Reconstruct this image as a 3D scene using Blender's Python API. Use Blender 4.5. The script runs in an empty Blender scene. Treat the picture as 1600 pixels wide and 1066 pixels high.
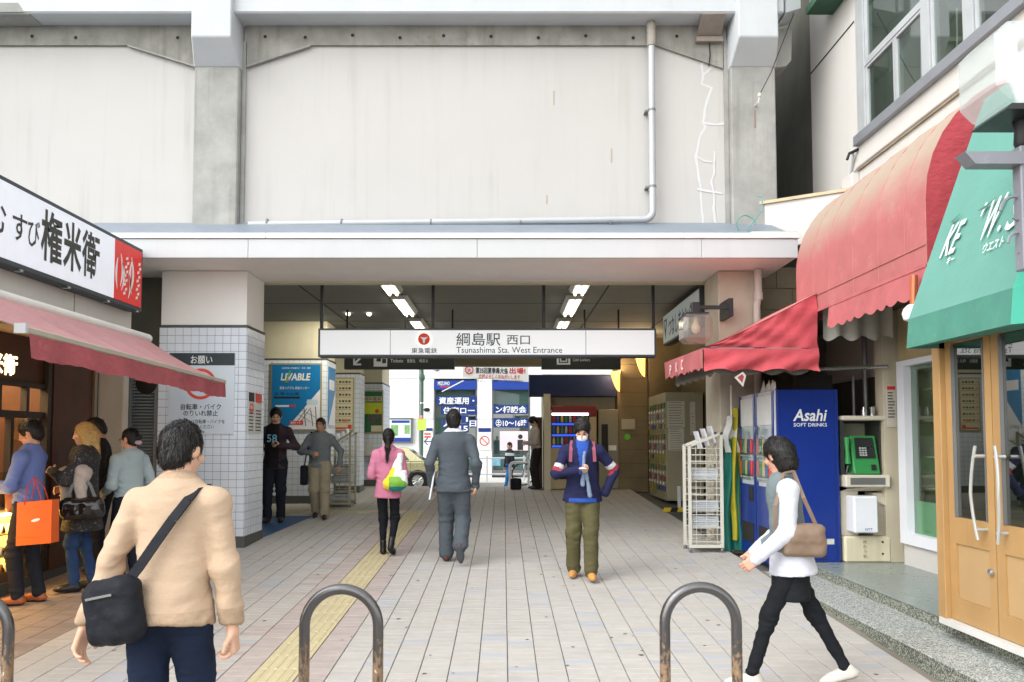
import bpy, bmesh, math, random
import numpy as np
from mathutils import Vector, Matrix, Euler
random.seed(7)
R = math.radians
SC = bpy.context.scene
COL = SC.collection

# ------------------------------------------------------------------ camera
F_PX, CX, CY, TILT = 1244.0, 790.0, 625.5, R(2.97)      # 28 mm lens, tilted up a little and shifted
EYE = 1.82
cam_d = bpy.data.cameras.new('camera')
cam_d.lens = 36.0 * F_PX / 1600.0
cam_d.sensor_width = 36.0
cam_d.shift_x = (800 - CX) / 1600.0
cam_d.shift_y = (CY - 533) / 1600.0
cam_d.clip_start = 0.05
cam_d.clip_end = 3000
cam = bpy.data.objects.new('camera', cam_d)
cam.location = (0, 0, EYE)
cam.rotation_euler = (R(90) + TILT, 0, 0)
COL.objects.link(cam)
SC.camera = cam

# ------------------------------------------------------------------ overcast daylight
SUN_EL, SUN_AZ = R(42), R(233)          # sun behind the photographer, veiled by cloud
wd = bpy.data.worlds.new('World'); SC.world = wd; wd.use_nodes = True
wn = wd.node_tree.nodes; wl = wd.node_tree.links
sky_t = wn.new('ShaderNodeTexSky'); sky_t.sky_type = 'NISHITA'; sky_t.sun_disc = False
sky_t.sun_elevation = SUN_EL; sky_t.sun_rotation = SUN_AZ
sky_t.air_density = 2.0; sky_t.dust_density = 1.0; sky_t.ozone_density = 1.0
hs = wn.new('ShaderNodeHueSaturation'); hs.inputs['Saturation'].default_value = 0.12
wl.new(sky_t.outputs[0], hs.inputs['Color'])
wl.new(hs.outputs[0], wn['Background'].inputs[0])
wn['Background'].inputs[1].default_value = 0.15
sun_d = bpy.data.lights.new('sun', 'SUN'); sun_d.energy = 0.5; sun_d.angle = R(40); sun_d.color = (1.0, .985, .96)
sun = bpy.data.objects.new('sun', sun_d)
sdir = Vector((math.sin(SUN_AZ) * math.cos(SUN_EL), math.cos(SUN_AZ) * math.cos(SUN_EL), math.sin(SUN_EL)))
sun.rotation_euler = sdir.to_track_quat('Z', 'Y').to_euler()
sun.location = (0, -5, 12)
COL.objects.link(sun)
SC.view_settings.view_transform = 'Standard'
SC.view_settings.look = 'None'
SC.view_settings.exposure = 1.56
SC.view_settings.gamma = 1.0
SC.view_settings.use_curve_mapping = False
SC.render.engine = 'CYCLES'
SC.cycles.use_denoising = True
SC.cycles.max_bounces = 8
SC.cycles.transparent_max_bounces = 12

# ------------------------------------------------------------------ measuring helpers
SLOPE = 0.04
def gz(y):                                   # the forecourt rises gently into the station
    if y > 19: return max(0.20, SLOPE * 19 - (y - 19) * 0.09)
    return SLOPE * max(y, -6)
def at(px, py, Y):                           # world X, Z of a photo position at depth Y
    u = (px - CX) / F_PX; v = (CY - py) / F_PX
    t = Y / (math.cos(TILT) - v * math.sin(TILT))
    return (u * t, EYE + t * (v * math.cos(TILT) + math.sin(TILT)))
def xat(px, Y, py=640): return at(px, py, Y)[0]
def zat(py, Y, px=800): return at(px, py, Y)[1]
def lin(c):
    return tuple(((x / 255) / 12.92 if x / 255 <= .04045 else ((x / 255 + .055) / 1.055) ** 2.4) for x in c)

# ------------------------------------------------------------------ materials
MATS = {}
def mat(name, col=None, rough=.6, metal=0., var=.08, scale=2.5, bump=0., bscale=60., spec=.4, island=0., streak=0.,
        streak_col=(70, 66, 55), spot=0., spot_col=(120, 100, 70), spot_scale=1.2, col2=None, mix2=None,
        emit=None, power=0., coat=0., wrinkle=0., grain=0., grain_col=(210, 210, 204), grain_scale=90.):
    if name in MATS: return MATS[name]
    m = bpy.data.materials.new(name); m.use_nodes = True
    nt = m.node_tree; N = nt.nodes; L = nt.links
    b = N['Principled BSDF']
    b.inputs['Roughness'].default_value = rough
    b.inputs['Metallic'].default_value = metal
    b.inputs['Specular IOR Level'].default_value = spec
    if coat: b.inputs['Coat Weight'].default_value = coat; b.inputs['Coat Roughness'].default_value = .1
    c = lin(col)
    geo = N.new('ShaderNodeNewGeometry')
    def noise(sc, det=5, stretch=None, rg=.6):
        n = N.new('ShaderNodeTexNoise'); n.inputs['Scale'].default_value = sc; n.inputs['Detail'].default_value = det
        n.inputs['Roughness'].default_value = rg
        if stretch:
            mp = N.new('ShaderNodeMapping'); mp.inputs['Scale'].default_value = stretch
            L.new(geo.outputs['Position'], mp.inputs['Vector']); L.new(mp.outputs[0], n.inputs['Vector'])
        else: L.new(geo.outputs['Position'], n.inputs['Vector'])
        return n.outputs['Fac']
    def ramp(src, lo, hi):
        r = N.new('ShaderNodeMapRange'); r.inputs['From Min'].default_value = lo; r.inputs['From Max'].default_value = hi
        L.new(src, r.inputs['Value']); return r.outputs[0]
    def mixc(fac, a, bb, blend='MIX'):
        x = N.new('ShaderNodeMix'); x.data_type = 'RGBA'; x.blend_type = blend
        if isinstance(fac, float): x.inputs[0].default_value = fac
        else: L.new(fac, x.inputs[0])
        for i, v in ((6, a), (7, bb)):
            if isinstance(v, tuple): x.inputs[i].default_value = (*v, 1)
            else: L.new(v, x.inputs[i])
        return x.outputs[2]
    def math_(op, a, bb):
        x = N.new('ShaderNodeMath'); x.operation = op
        for i, v in ((0, a), (1, bb)):
            if isinstance(v, (int, float)): x.inputs[i].default_value = v
            else: L.new(v, x.inputs[i])
        return x.outputs[0]
    cur = mixc(ramp(noise(scale), .3, .7), tuple(max(0, x * (1 - var)) for x in c), tuple(min(1, x * (1 + var)) for x in c))
    if island or col2:
        oi = N.new('ShaderNodeObjectInfo')
        rnd = math_('FRACT', math_('ADD', geo.outputs['Random Per Island'], oi.outputs['Random']), 0.)
        if col2:
            cur = mixc(math_('GREATER_THAN', rnd, 1 - mix2), cur, lin(col2))
            rnd = math_('FRACT', math_('MULTIPLY', rnd, 17.31), 0.)
        h = N.new('ShaderNodeHueSaturation'); L.new(cur, h.inputs['Color'])
        v = N.new('ShaderNodeMapRange'); v.inputs['To Min'].default_value = 1 - island; v.inputs['To Max'].default_value = 1 + island
        L.new(rnd, v.inputs['Value']); L.new(v.outputs[0], h.inputs['Value'])
        cur = h.outputs[0]
    if streak:
        s1 = ramp(noise(1.0, 4, (7, 7, .35)), .52, .78)
        s2 = ramp(noise(.8, 4), .35, .7)
        cur = mixc(math_('MULTIPLY', math_('MULTIPLY', s1, s2), streak), cur, lin(streak_col))
    if spot:
        s1 = ramp(noise(spot_scale, 8, None, .75), .56, .74)
        cur = mixc(math_('MULTIPLY', s1, spot), cur, lin(spot_col))
    if grain:
        vo = N.new('ShaderNodeTexVoronoi'); vo.inputs['Scale'].default_value = grain_scale; L.new(geo.outputs['Position'], vo.inputs['Vector'])
        sp = N.new('ShaderNodeSeparateColor'); L.new(vo.outputs['Color'], sp.inputs[0])
        cur = mixc(math_('MULTIPLY', math_('GREATER_THAN', sp.outputs[0], .55), grain), cur, lin(grain_col))
        cur = mixc(math_('MULTIPLY', math_('GREATER_THAN', sp.outputs[1], .80), grain), cur, lin((64, 68, 60)))
    L.new(cur, b.inputs['Base Color'])
    rr = N.new('ShaderNodeMapRange'); rr.inputs['To Min'].default_value = max(.02, rough - .1); rr.inputs['To Max'].default_value = min(1, rough + .1)
    L.new(noise(scale * 3), rr.inputs['Value']); L.new(rr.outputs[0], b.inputs['Roughness'])
    if bump:
        bp = N.new('ShaderNodeBump'); bp.inputs['Strength'].default_value = min(1, bump); bp.inputs['Distance'].default_value = .01
        L.new(noise(bscale, 4), bp.inputs['Height']); L.new(bp.outputs[0], b.inputs['Normal'])
        if wrinkle:
            b2 = N.new('ShaderNodeBump'); b2.inputs['Strength'].default_value = wrinkle; b2.inputs['Distance'].default_value = .03
            L.new(noise(9, 3, (1.0, 1.0, 1.7), .5), b2.inputs['Height']); L.new(b2.outputs[0], bp.inputs['Normal'])
    if emit:
        b.inputs['Emission Color'].default_value = (*lin(emit), 1); b.inputs['Emission Strength'].default_value = power
    MATS[name] = m
    return m
def glass(name, tint=(235, 242, 240), refl=.12, rough=.02, frost=0.):
    if name in MATS: return MATS[name]
    m = bpy.data.materials.new(name); m.use_nodes = True
    N = m.node_tree.nodes; L = m.node_tree.links
    N.remove(N['Principled BSDF'])
    tr = N.new('ShaderNodeBsdfTransparent'); tr.inputs[0].default_value = (*lin(tint), 1)
    gl = N.new('ShaderNodeBsdfGlossy'); gl.inputs['Roughness'].default_value = rough
    fr = N.new('ShaderNodeFresnel'); fr.inputs[0].default_value = 1.5
    ad = N.new('ShaderNodeMath'); ad.operation = 'ADD'; ad.use_clamp = True; ad.inputs[1].default_value = refl
    L.new(fr.outputs[0], ad.inputs[0])
    mx = N.new('ShaderNodeMixShader')
    ge = N.new('ShaderNodeNewGeometry'); om = N.new('ShaderNodeMath'); om.operation = 'SUBTRACT'; om.inputs[0].default_value = 1; L.new(ge.outputs['Backfacing'], om.inputs[1])
    ml = N.new('ShaderNodeMath'); ml.operation = 'MULTIPLY'; L.new(ad.outputs[0], ml.inputs[0]); L.new(om.outputs[0], ml.inputs[1])   # a thin pane mirrors only on its front face
    L.new(ml.outputs[0], mx.inputs[0]); L.new(tr.outputs[0], mx.inputs[1]); L.new(gl.outputs[0], mx.inputs[2])
    out = mx.outputs[0]
    if frost:
        df = N.new('ShaderNodeBsdfTranslucent'); df.inputs[0].default_value = (.9, .92, .92, 1); dd = N.new('ShaderNodeBsdfDiffuse'); dd.inputs[0].default_value = (.85, .87, .87, 1)
        m1 = N.new('ShaderNodeMixShader'); m1.inputs[0].default_value = .5; L.new(df.outputs[0], m1.inputs[1]); L.new(dd.outputs[0], m1.inputs[2])
        m2 = N.new('ShaderNodeMixShader'); m2.inputs[0].default_value = frost; L.new(out, m2.inputs[1]); L.new(m1.outputs[0], m2.inputs[2]); out = m2.outputs[0]
    L.new(out, N['Material Output'].inputs[0])
    MATS[name] = m
    return m

ORD = ['first', 'second', 'third', 'fourth', 'fifth', 'sixth', 'seventh', 'eighth', 'ninth']
# ------------------------------------------------------------------ mesh helpers
class MB:
    def __init__(s): s.v = []; s.f = []; s.mi = []
    def add(s, vs, fs, mi=0):
        o = len(s.v); s.v += [tuple(map(float, p)) for p in vs]
        for f in fs: s.f.append([i + o for i in f]); s.mi.append(mi)
        return s
    def box(s, x0, x1, y0, y1, z0, z1, mi=0):
        if x0 > x1: x0, x1 = x1, x0
        if y0 > y1: y0, y1 = y1, y0
        if z0 > z1: z0, z1 = z1, z0
        return s.add([(x0, y0, z0), (x1, y0, z0), (x1, y1, z0), (x0, y1, z0), (x0, y0, z1), (x1, y0, z1), (x1, y1, z1), (x0, y1, z1)],
                     [(0, 3, 2, 1), (4, 5, 6, 7), (0, 1, 5, 4), (1, 2, 6, 5), (2, 3, 7, 6), (3, 0, 4, 7)], mi)
    def quad(s, a, b, c, d, mi=0): return s.add([a, b, c, d], [(0, 1, 2, 3)], mi)
    def slab(s, pts, off, mi=0):                     # polygon extruded by a vector
        n = len(pts); off = Vector(off); top = [tuple(Vector(p) + off) for p in pts]
        fs = [tuple(range(n))[::-1], tuple(range(n, 2 * n))] + [(i, (i + 1) % n, n + (i + 1) % n, n + i) for i in range(n)]
        return s.add(list(pts) + top, fs, mi)
    def tube(s, pts, r, n=10, mi=0, cap=True):
        pts = [Vector(p) for p in pts]; m = len(pts); rs = r if isinstance(r, (list, tuple)) else [r] * m
        up = None; rings = []
        for i, p in enumerate(pts):
            d = (pts[min(i + 1, m - 1)] - pts[max(i - 1, 0)]).normalized()
            if up is None:
                up = Vector((0, 0, 1)) if abs(d.z) < .9 else Vector((0, 1, 0))
            a = d.cross(up)
            if a.length < 1e-4: a = d.cross(Vector((1, 0, 0)))
            a.normalize(); b = a.cross(d).normalized(); up = b
            rings.append([p + (a * math.cos(t) + b * math.sin(t)) * rs[i] for t in [2 * math.pi * k / n for k in range(n)]])
        vs = [q for rg in rings for q in rg]
        fs = [(i * n + k, i * n + (k + 1) % n, (i + 1) * n + (k + 1) % n, (i + 1) * n + k) for i in range(m - 1) for k in range(n)]
        if cap: fs += [tuple(range(n))[::-1], tuple((m - 1) * n + k for k in range(n))]
        return s.add(vs, fs, mi)
    def lathe(s, c, prof, n=16, axis='z', mi=0):
        vs = []; m = len(prof)
        for r, h in prof:
            for k in range(n):
                t = 2 * math.pi * k / n; a, b = r * math.cos(t), r * math.sin(t)
                q = (a, b, h) if axis == 'z' else ((h, a, b) if axis == 'x' else (b, h, a))
                vs.append((c[0] + q[0], c[1] + q[1], c[2] + q[2]))
        fs = [(i * n + k, i * n + (k + 1) % n, (i + 1) * n + (k + 1) % n, (i + 1) * n + k) for i in range(m - 1) for k in range(n)]
        fs += [tuple(range(n))[::-1], tuple((m - 1) * n + k for k in range(n))]
        return s.add(vs, fs, mi)
    def grid(s, fn, nu, nv, mi=0):                  # fn(u,v) -> point
        vs = [fn(i / nu, j / nv) for j in range(nv + 1) for i in range(nu + 1)]
        fs = [(j * (nu + 1) + i, j * (nu + 1) + i + 1, (j + 1) * (nu + 1) + i + 1, (j + 1) * (nu + 1) + i) for j in range(nv) for i in range(nu)]
        return s.add(vs, fs, mi)
    def xf(s, fn): s.v = [tuple(fn(Vector(p))) for p in s.v]; return s
ORG = {}
def link(name, me, mats, parent=None, origin=None):
    o = bpy.data.objects.new(name, me); COL.objects.link(o)
    for m in (mats if isinstance(mats, (list, tuple)) else [mats]): me.materials.append(m)
    if parent: o.parent = parent
    return o
def obj(name, mb, mats, parent=None, smooth=False, bev=0., org=None, seg=1):
    """one mesh object; coordinates of mb are world ones"""
    vs = np.array(mb.v)
    if parent is not None: o0 = ORG[parent.name]
    elif org is not None: o0 = np.array(org, float)
    else:
        lo, hi = vs.min(0), vs.max(0); o0 = np.array([(lo[0] + hi[0]) / 2, (lo[1] + hi[1]) / 2, lo[2]])
    me = bpy.data.meshes.new(name)
    me.from_pydata((vs - o0).tolist(), [], mb.f)
    me.polygons.foreach_set('material_index', mb.mi)
    if bev:
        bm = bmesh.new(); bm.from_mesh(me)
        bmesh.ops.recalc_face_normals(bm, faces=bm.faces)
        es = [e for e in bm.edges if len(e.link_faces) == 2 and e.calc_face_angle(0) > .6]
        bmesh.ops.bevel(bm, geom=es, offset=bev, segments=seg, affect='EDGES', clamp_overlap=True)
        bm.to_mesh(me); bm.free()
    if smooth:
        me.polygons.foreach_set('use_smooth', [True] * len(me.polygons))
        if smooth != 'all':
            me.set_sharp_from_angle(angle=R(40))
    o = link(name, me, mats, parent)
    if parent is None: o.location = o0.tolist()
    ORG[o.name] = o0 
    return o
def tag(o, label, cat, group=None):
    o['label'] = label; o['category'] = cat
    if group: o['group'] = group
    return o
def thing(name, loc, label, cat, group=None):
    o = bpy.data.objects.new(name, None); COL.objects.link(o); o.location = loc; o.empty_display_size = .2
    ORG[o.name] = np.array(loc, float)
    return tag(o, label, cat, group)
def struct(o): o['kind'] = 'structure'; return o
def stuff(o): o['kind'] = 'stuff'; return o
def copies(src, places, parent=None, name=None):
    for p in places:
        c = src.copy(); COL.objects.link(c)
        c.parent = parent
        c.location = p
_TXT = {}
def text_mb(txt, origin, u, v, size, bold=0., width=None, align='LEFT', mi=0, squeeze=1., shear=0., lift=.002):
    """flat printed lettering: u = reading direction, v = up, lifted off its surface"""
    key = (txt, bold, shear)
    if key not in _TXT:
        cu = bpy.data.curves.new('lettering', 'FONT'); cu.body = txt; cu.size = 1.0; cu.resolution_u = 2; cu.offset = bold; cu.shear = shear
        o = bpy.data.objects.new('lettering', cu); COL.objects.link(o)
        dg = bpy.context.evaluated_depsgraph_get(); dg.update()
        me = bpy.data.meshes.new_from_object(o.evaluated_get(dg))
        _TXT[key] = ([tuple(q.co) for q in me.vertices], [tuple(p.vertices) for p in me.polygons])
        bpy.data.objects.remove(o); bpy.data.curves.remove(cu); bpy.data.meshes.remove(me)
    vs, fs = _TXT[key]
    if not vs: return MB()
    x0 = min(p[0] for p in vs); x1 = max(p[0] for p in vs)
    k = size
    kx = (width / (x1 - x0)) if width else k * squeeze
    sh = {'LEFT': 0, 'CENTER': (x1 - x0) / 2, 'RIGHT': x1 - x0}[align]
    u = Vector(u).normalized(); v = Vector(v).normalized(); n = u.cross(v).normalized(); o0 = Vector(origin) + n * lift
    mb = MB()
    mb.add([tuple(o0 + u * ((p[0] - x0 - sh) * kx) + v * (p[1] * k)) for p in vs], fs, mi)
    return mb
def join(*mbs):
    r = MB()
    for m in mbs:
        o = len(r.v); r.v += m.v; r.f += [[i + o for i in f] for f in m.f]; r.mi += m.mi
    return r
# pieces of a surface: each piece a small bevelled block
def piece_mesh(name, w, h, t, b=.004):
    """w along x, h along y, lies on z=0 and rises to t, edges chamfered"""
    me = bpy.data.meshes.new(name)
    x, y = w / 2, h / 2
    vs = [(-x, -y, 0), (x, -y, 0), (x, y, 0), (-x, y, 0), (-x, -y, t - b), (x, -y, t - b), (x, y, t - b), (-x, y, t - b),
          (-x + b, -y + b, t), (x - b, -y + b, t), (x - b, y - b, t), (-x + b, y - b, t)]
    fs = [(0, 1, 5, 4), (1, 2, 6, 5), (2, 3, 7, 6), (3, 0, 4, 7), (4, 5, 9, 8), (5, 6, 10, 9), (6, 7, 11, 10), (7, 4, 8, 11), (8, 9, 10, 11)]
    return vs, fs
def field(parent, name, mats, spots, w, h, t, limit, rest_name, b=.004):
    """spots: list of (matrix, mat index), largest in view first; first `limit` are objects, the others one mesh"""
    vs, fs = piece_mesh(name, w, h, t, b)
    inv = Matrix.Translation(Vector(ORG[parent.name])).inverted()
    meshes = {}
    for M_, mi in spots[:limit]:
        if mi not in meshes:
            me = bpy.data.meshes.new(name); me.from_pydata(vs, [], fs); me.materials.append(mats[mi]); meshes[mi] = me
        o = bpy.data.objects.new(name, meshes[mi]); COL.objects.link(o); o.parent = parent
        o.matrix_local = inv @ M_
    rest = spots[limit:]
    if rest:
        V = np.array(vs); n = len(V); allv = []; allf = []; ami = []
        for k, (M_, mi) in enumerate(rest):
            A = np.array(inv @ M_); allv.append(V @ A[:3, :3].T + A[:3, 3])
            for f in fs: allf.append([i + k * n for i in f])
            ami += [mi] * len(fs)
        me = bpy.data.meshes.new(rest_name); me.from_pydata(np.concatenate(allv).tolist(), [], allf)
        me.polygons.foreach_set('material_index', ami)
        stuff(link(rest_name, me, mats, parent))
# ================================================================== the setting
M_white = mat('white paint', (186, 188, 190), .55, var=.03, streak=.12, bump=.05)
M_deck = mat('deck paint', (184, 188, 191), .6, var=.04, streak=.22, streak_col=(150, 150, 140), bump=.08, bscale=25)
M_beige = mat('beige render', (181, 179, 176), .85, var=.025, scale=.7, streak=.5, streak_col=(150, 146, 138), bump=.25, bscale=90, spot=.10, spot_col=(158, 153, 146), spot_scale=.5)
M_conc = mat('raw concrete', (150, 150, 146), .9, var=.2, scale=2.2, streak=.75, streak_col=(92, 88, 76), bump=.35, bscale=45, spot=.35, spot_col=(188, 188, 182))
M_conc_dirty = mat('stained concrete', (142, 141, 135), .9, var=.25, scale=2.5, streak=.8, streak_col=(96, 84, 58), bump=.35, bscale=40, spot=.5, spot_col=(92, 84, 60), spot_scale=2.0)
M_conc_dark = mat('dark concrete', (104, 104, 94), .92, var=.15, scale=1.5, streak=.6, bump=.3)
M_flash = mat('blue grey metal', (132, 142, 154), .5, metal=.3, var=.07)
M_ceil = mat('ceiling panel', (140, 141, 134), .8, var=.05)
M_cream = mat('cream plaster', (206, 200, 176), .8, var=.05, streak=.2, bump=.12)
M_joint = mat('paving joint', (122, 116, 108), .95, var=.1)
M_pave = mat('paving tile grey', (176, 172, 166), .85, var=.05, scale=9, island=.035, col2=(168, 169, 173), mix2=.07, bump=.25, bscale=160, spot=.35, spot_col=(140, 133, 124), spot_scale=.9)
M_pave_pink = mat('paving tile pink', (171, 160, 154), .85, var=.06, scale=9, island=.06, bump=.25, bscale=160)
M_pave_red = mat('paving tile brown', (138, 128, 122), .85, var=.08, scale=9, island=.10, bump=.25, bscale=160, spot=.3, spot_col=(110, 96, 86))
M_yellow = mat('tactile yellow', (190, 178, 142), .8, var=.06, scale=8, island=.05, bump=.15, spot=.35, spot_col=(160, 146, 112))
M_wtile = mat('white glazed tile', (216, 224, 234), .22, var=.02, island=.025, spec=.5)
M_grout = mat('grey grout', (116, 120, 124), .9)
M_base = mat('dark skirting', (82, 84, 80), .6, var=.1, bump=.1)
M_dark = mat('near black', (34, 34, 32), .7)
M_black = mat('black metal', (30, 31, 32), .45)
M_grey = mat('grey metal', (120, 122, 122), .45, metal=.4)
M_steel = mat('stainless steel', (188, 190, 192), .25, metal=.9)
M_brownwall = mat('brown stone wall', (120, 108, 82), .7, var=.1, streak=.2)
M_asph = mat('asphalt', (96, 96, 94), .95, var=.12, bump=.4)
M_sign_white = mat('lit sign face', (240, 244, 246), .4, var=0., emit=(236, 244, 250), power=.07)
M_sign_dark = mat('dark sign face', (44, 47, 42), .5, var=.04)
M_ink = mat('dark ink', (38, 42, 46), .6, var=0)
M_wink = mat('white ink', (226, 228, 226), .6, var=0)
M_red = mat('red ink', (206, 58, 46), .55, var=0)
M_tube = mat('lit tube', (250, 250, 240), .5, var=0, emit=(255, 248, 226), power=2.6)
M_glass = glass('clear glass')

# ---- ground sheets
def sheet(name, xs, ys, dz, mats, zf=gz):
    mb = MB()
    for i in range(len(ys) - 1):
        for j in range(len(xs) - 1):
            a, b, c, d = xs[j], xs[j + 1], ys[i], ys[i + 1]
            mb.quad((a, c, zf(c) + dz), (b, c, zf(c) + dz), (b, d, zf(d) + dz), (a, d, zf(d) + dz))
    return struct(obj(name, mb, mats, org=(0, 0, 0)))
sheet('ground', [-400, -60, -12, 12, 60, 400], [-300, -60, -6, 0, 6, 12, 19, 20, 22, 24, 25.3, 30, 40, 60, 120, 400], -.06, M_asph)
pavement = sheet('pavement', [-5.6, 2.86], [-3, 0, 6, 12, 19], 0., M_joint)
sheet('pavement_shop_side', [-7.8, -5.6], [-3, 0, 6, 12, 19], -.004, M_joint)
road = sheet('road', [-40, 40], [21.0, 22, 24, 25.3, 29.2], -.03, M_asph)
bankwalk = sheet('pavement_bank_side', [-40, 40], [29.2, 33.4], .12, mat('pale concrete', (190, 188, 182), .9))
kerb = MB().box(-40, 40, 29.05, 29.2, .1, .33); struct(obj('kerb', kerb, mat('kerb stone', (168, 166, 160), .9)))
endwalk = sheet('pavement_far_end', [-12, 12], [19, 20, 21.0], .002, mat('far paving', (176, 172, 164), .9))

# ---- paving tiles: stack bonded in columns running into the station
PX, PY, TH = .204, .1015, .011
rot_slope = Matrix.Rotation(math.atan(SLOPE), 4, 'X')
spots = []
rows = int((18.98 - 2.6) / PY)
cols = []
x = -1.735
k = 0
while x > -5.5: cols.append((x - PX / 2, k)); x -= PX; k += 1
x = -1.420; k = 0
while x + PX < 2.87: cols.append((x + PX / 2, k)); x += PX; k += 1
rng = random.Random(3)
for (cx_, k) in cols:
    left = cx_ < -1.7
    ph = rng.choice((0, PY / 2))
    for r in range(rows):
        y = 2.6 + r * PY + ph
        if y > 18.93: continue
        xx = cx_ - .003 * (y - 8)
        if left and 13.97 < y < 14.36 and xx > -4.2: continue
        mi = 0
        if k == 0 or (k == 1 and not left and False): mi = 1
        if left and k == 1: mi = 1 if rng.random() < .25 else 0
        if xx < -3.5 and y < 10.2: mi = 2
        if y > 18.93: continue
        u = CX + F_PX * xx / y
        v = 690 + F_PX * (EYE - SLOPE * y) / y
        big = (1e6 / y ** 2) if (-20 < u < 1620 and v < 1075) else 0
        if 1130 < u < 1310 and v > 880: big *= .4
        spots.append((big, Matrix.Translation((xx, y, SLOPE * y + .001 + rng.uniform(-.0012, .0012))) @ rot_slope @ Matrix.Rotation(rng.uniform(-.004, .004), 4, 'Y'), mi))
for xx in (-1.656, -1.499):                       # infill where the guide line stops
    y = 14.38
    while y < 18.93:
        spots.append((0, Matrix.Translation((xx - .003 * (y - 8), y, SLOPE * y + .001)) @ rot_slope @ Matrix.Scale(.76, 4, (1, 0, 0)), 0)); y += PY
spots.sort(key=lambda s: -s[0])
field(pavement, 'paving_tile', [M_pave, M_pave_pink, M_pave_red], [(m, i) for _, m, i in spots], PX - .0065, PY - .0036, TH, 300, 'paving_tiles_beyond', b=.003)

# ---- tactile guide tiles
def tactile_mesh():
    mb = MB().box(-.152, .152, -.152, .152, 0, .011)
    for i in range(4):
        xc = -.105 + i * .07
        mb.add([(xc - .02, -.14, .011), (xc + .02, -.14, .011), (xc + .02, .14, .011), (xc - .02, .14, .011),
                (xc - .011, -.132, .0165), (xc + .011, -.132, .0165), (xc + .011, .132, .0165), (xc - .011, .132, .0165)],
               [(0, 1, 5, 4), (1, 2, 6, 5), (2, 3, 7, 6), (3, 0, 4, 7), (4, 5, 6, 7)])
    me = bpy.data.meshes.new('tactile_tile'); me.from_pydata(mb.v, [], mb.f); me.materials.append(M_yellow); return me
tm = tactile_mesh()
y = 3.0
while y < 14.3:
    o = bpy.data.objects.new('tactile_tile', tm); COL.objects.link(o); o.parent = pavement
    o.matrix_local = Matrix.Translation((-1.5775 - .003 * (y - 8), y, SLOPE * y + .001)) @ rot_slope
    y += .308
x = -1.905
while x > -4.2:
    o = bpy.data.objects.new('tactile_tile', tm); COL.objects.link(o); o.parent = pavement
    o.matrix_local = Matrix.Translation((x, 14.165, SLOPE * 14.165 + .001)) @ rot_slope @ Matrix.Rotation(R(90), 4, 'Z')
    x -= .308
# blue floor sheet by the tiled column, dirt flecks
M_bluefloor = mat('blue floor sheet', (44, 84, 128), .6, var=.1)
mb = MB().add([(-4.6, 11.35, gz(11.35) + .016), (-3.42, 11.35, gz(11.35) + .016), (-3.25, 13.6, gz(13.6) + .016), (-4.6, 13.6, gz(13.6) + .016)], [(0, 1, 2, 3)])
tag(obj('floor_mat', mb, M_bluefloor), 'blue floor sheet laid behind the tiled column', 'floor mat')
lx, ly = 1.16, 10.9
mb = MB().add([(lx - .07, ly - .1, gz(ly) + .016), (lx + .07, ly - .08, gz(ly) + .017), (lx + .06, ly + .05, gz(ly) + .022), (lx - .06, ly + .03, gz(ly) + .019)], [(0, 1, 2, 3)])
tag(obj('paper_scrap', mb, M_wink), 'small white scrap of paper lying on the pavement', 'paper')

sp_ = MB(); rg_ = random.Random(21)
for _ in range(150):
    y = rg_.uniform(4.6, 15.5); xx = rg_.uniform(-3.3, 2.7); r = rg_.uniform(.008, .022); n = 7
    ring = [(xx + r * math.cos(2 * math.pi * k / n) * rg_.uniform(.7, 1.2), y + r * math.sin(2 * math.pi * k / n) * rg_.uniform(.7, 1.2)) for k in range(n)]
    sp_.add([(a, b, SLOPE * b + .0146) for a, b in ring], [tuple(range(n))])
stuff(obj('gum_spots', sp_, mat('gum spot', (104, 98, 92), .9, var=.2, scale=3), pavement))

# ---- railway viaduct above the entrance
V = thing('station_building', (0, 10.6, 4.1), 'pale railway viaduct with rendered wall and concrete pillars above the station entrance', 'building')
mid = MB().box(-3.6, 3.04, 10.7, 11.0, 4.2, 7.6); obj('wall_panel', mid, M_beige, V)
obj('wall_panel', MB().box(-12, -4.23, 10.7, 11.0, 4.2, 7.6), M_beige, V)
obj('viaduct_core', MB().box(-12, 3.64, 11.01, 19.2, 4.3, 7.5), M_conc_dark, V)
for x0, x1 in ((-4.219, -3.614), (3.052, 3.657)):
    mb = MB().box(x0, x1, 10.55, 11.4, 4.3, 7.6)
    obj('pillar', mb, M_conc, V, bev=.015)
    obj('pillar_seam', MB().box(x1 + .006, x1 + .055, 10.66, 10.9, 4.3, 7.3) if x0 < 0 else MB().box(x0 - .06, x0 - .004, 10.66, 10.9, 4.3, 7.3), M_conc, V)
    # white cantilever bracket that carries the deck
    bxa, bxb = ((at(299, 30, 10.24)[0], at(361, 30, 10.24)[0]) if x0 < 0 else (at(1154, 30, 10.24)[0], at(1216, 30, 10.24)[0]))
    zf, zk = at(300, 57, 10.24)[1], at(300, 105, 10.55)[1]
    mb = MB().add([(bxa, 10.24, zf), (bxb, 10.24, zf), (bxb, 10.24, 9), (bxa, 10.24, 9), (x0 - .008, 10.545, zk), (x1 + .008, 10.545, zk), (x1 + .008, 10.545, 9), (x0 - .008, 10.545, 9), (x0 - .008, 10.72, zk), (x1 + .008, 10.72, zk), (x1 + .008, 10.72, 9), (x0 - .008, 10.72, 9)],
        [(0, 1, 2, 3), (4, 5, 1, 0), (0, 3, 7, 4), (1, 5, 6, 2), (8, 9, 5, 4), (4, 7, 11, 8), (5, 9, 10, 6), (8, 11, 10, 9)])
    obj('bracket', mb, M_deck, V, bev=.012)
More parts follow.
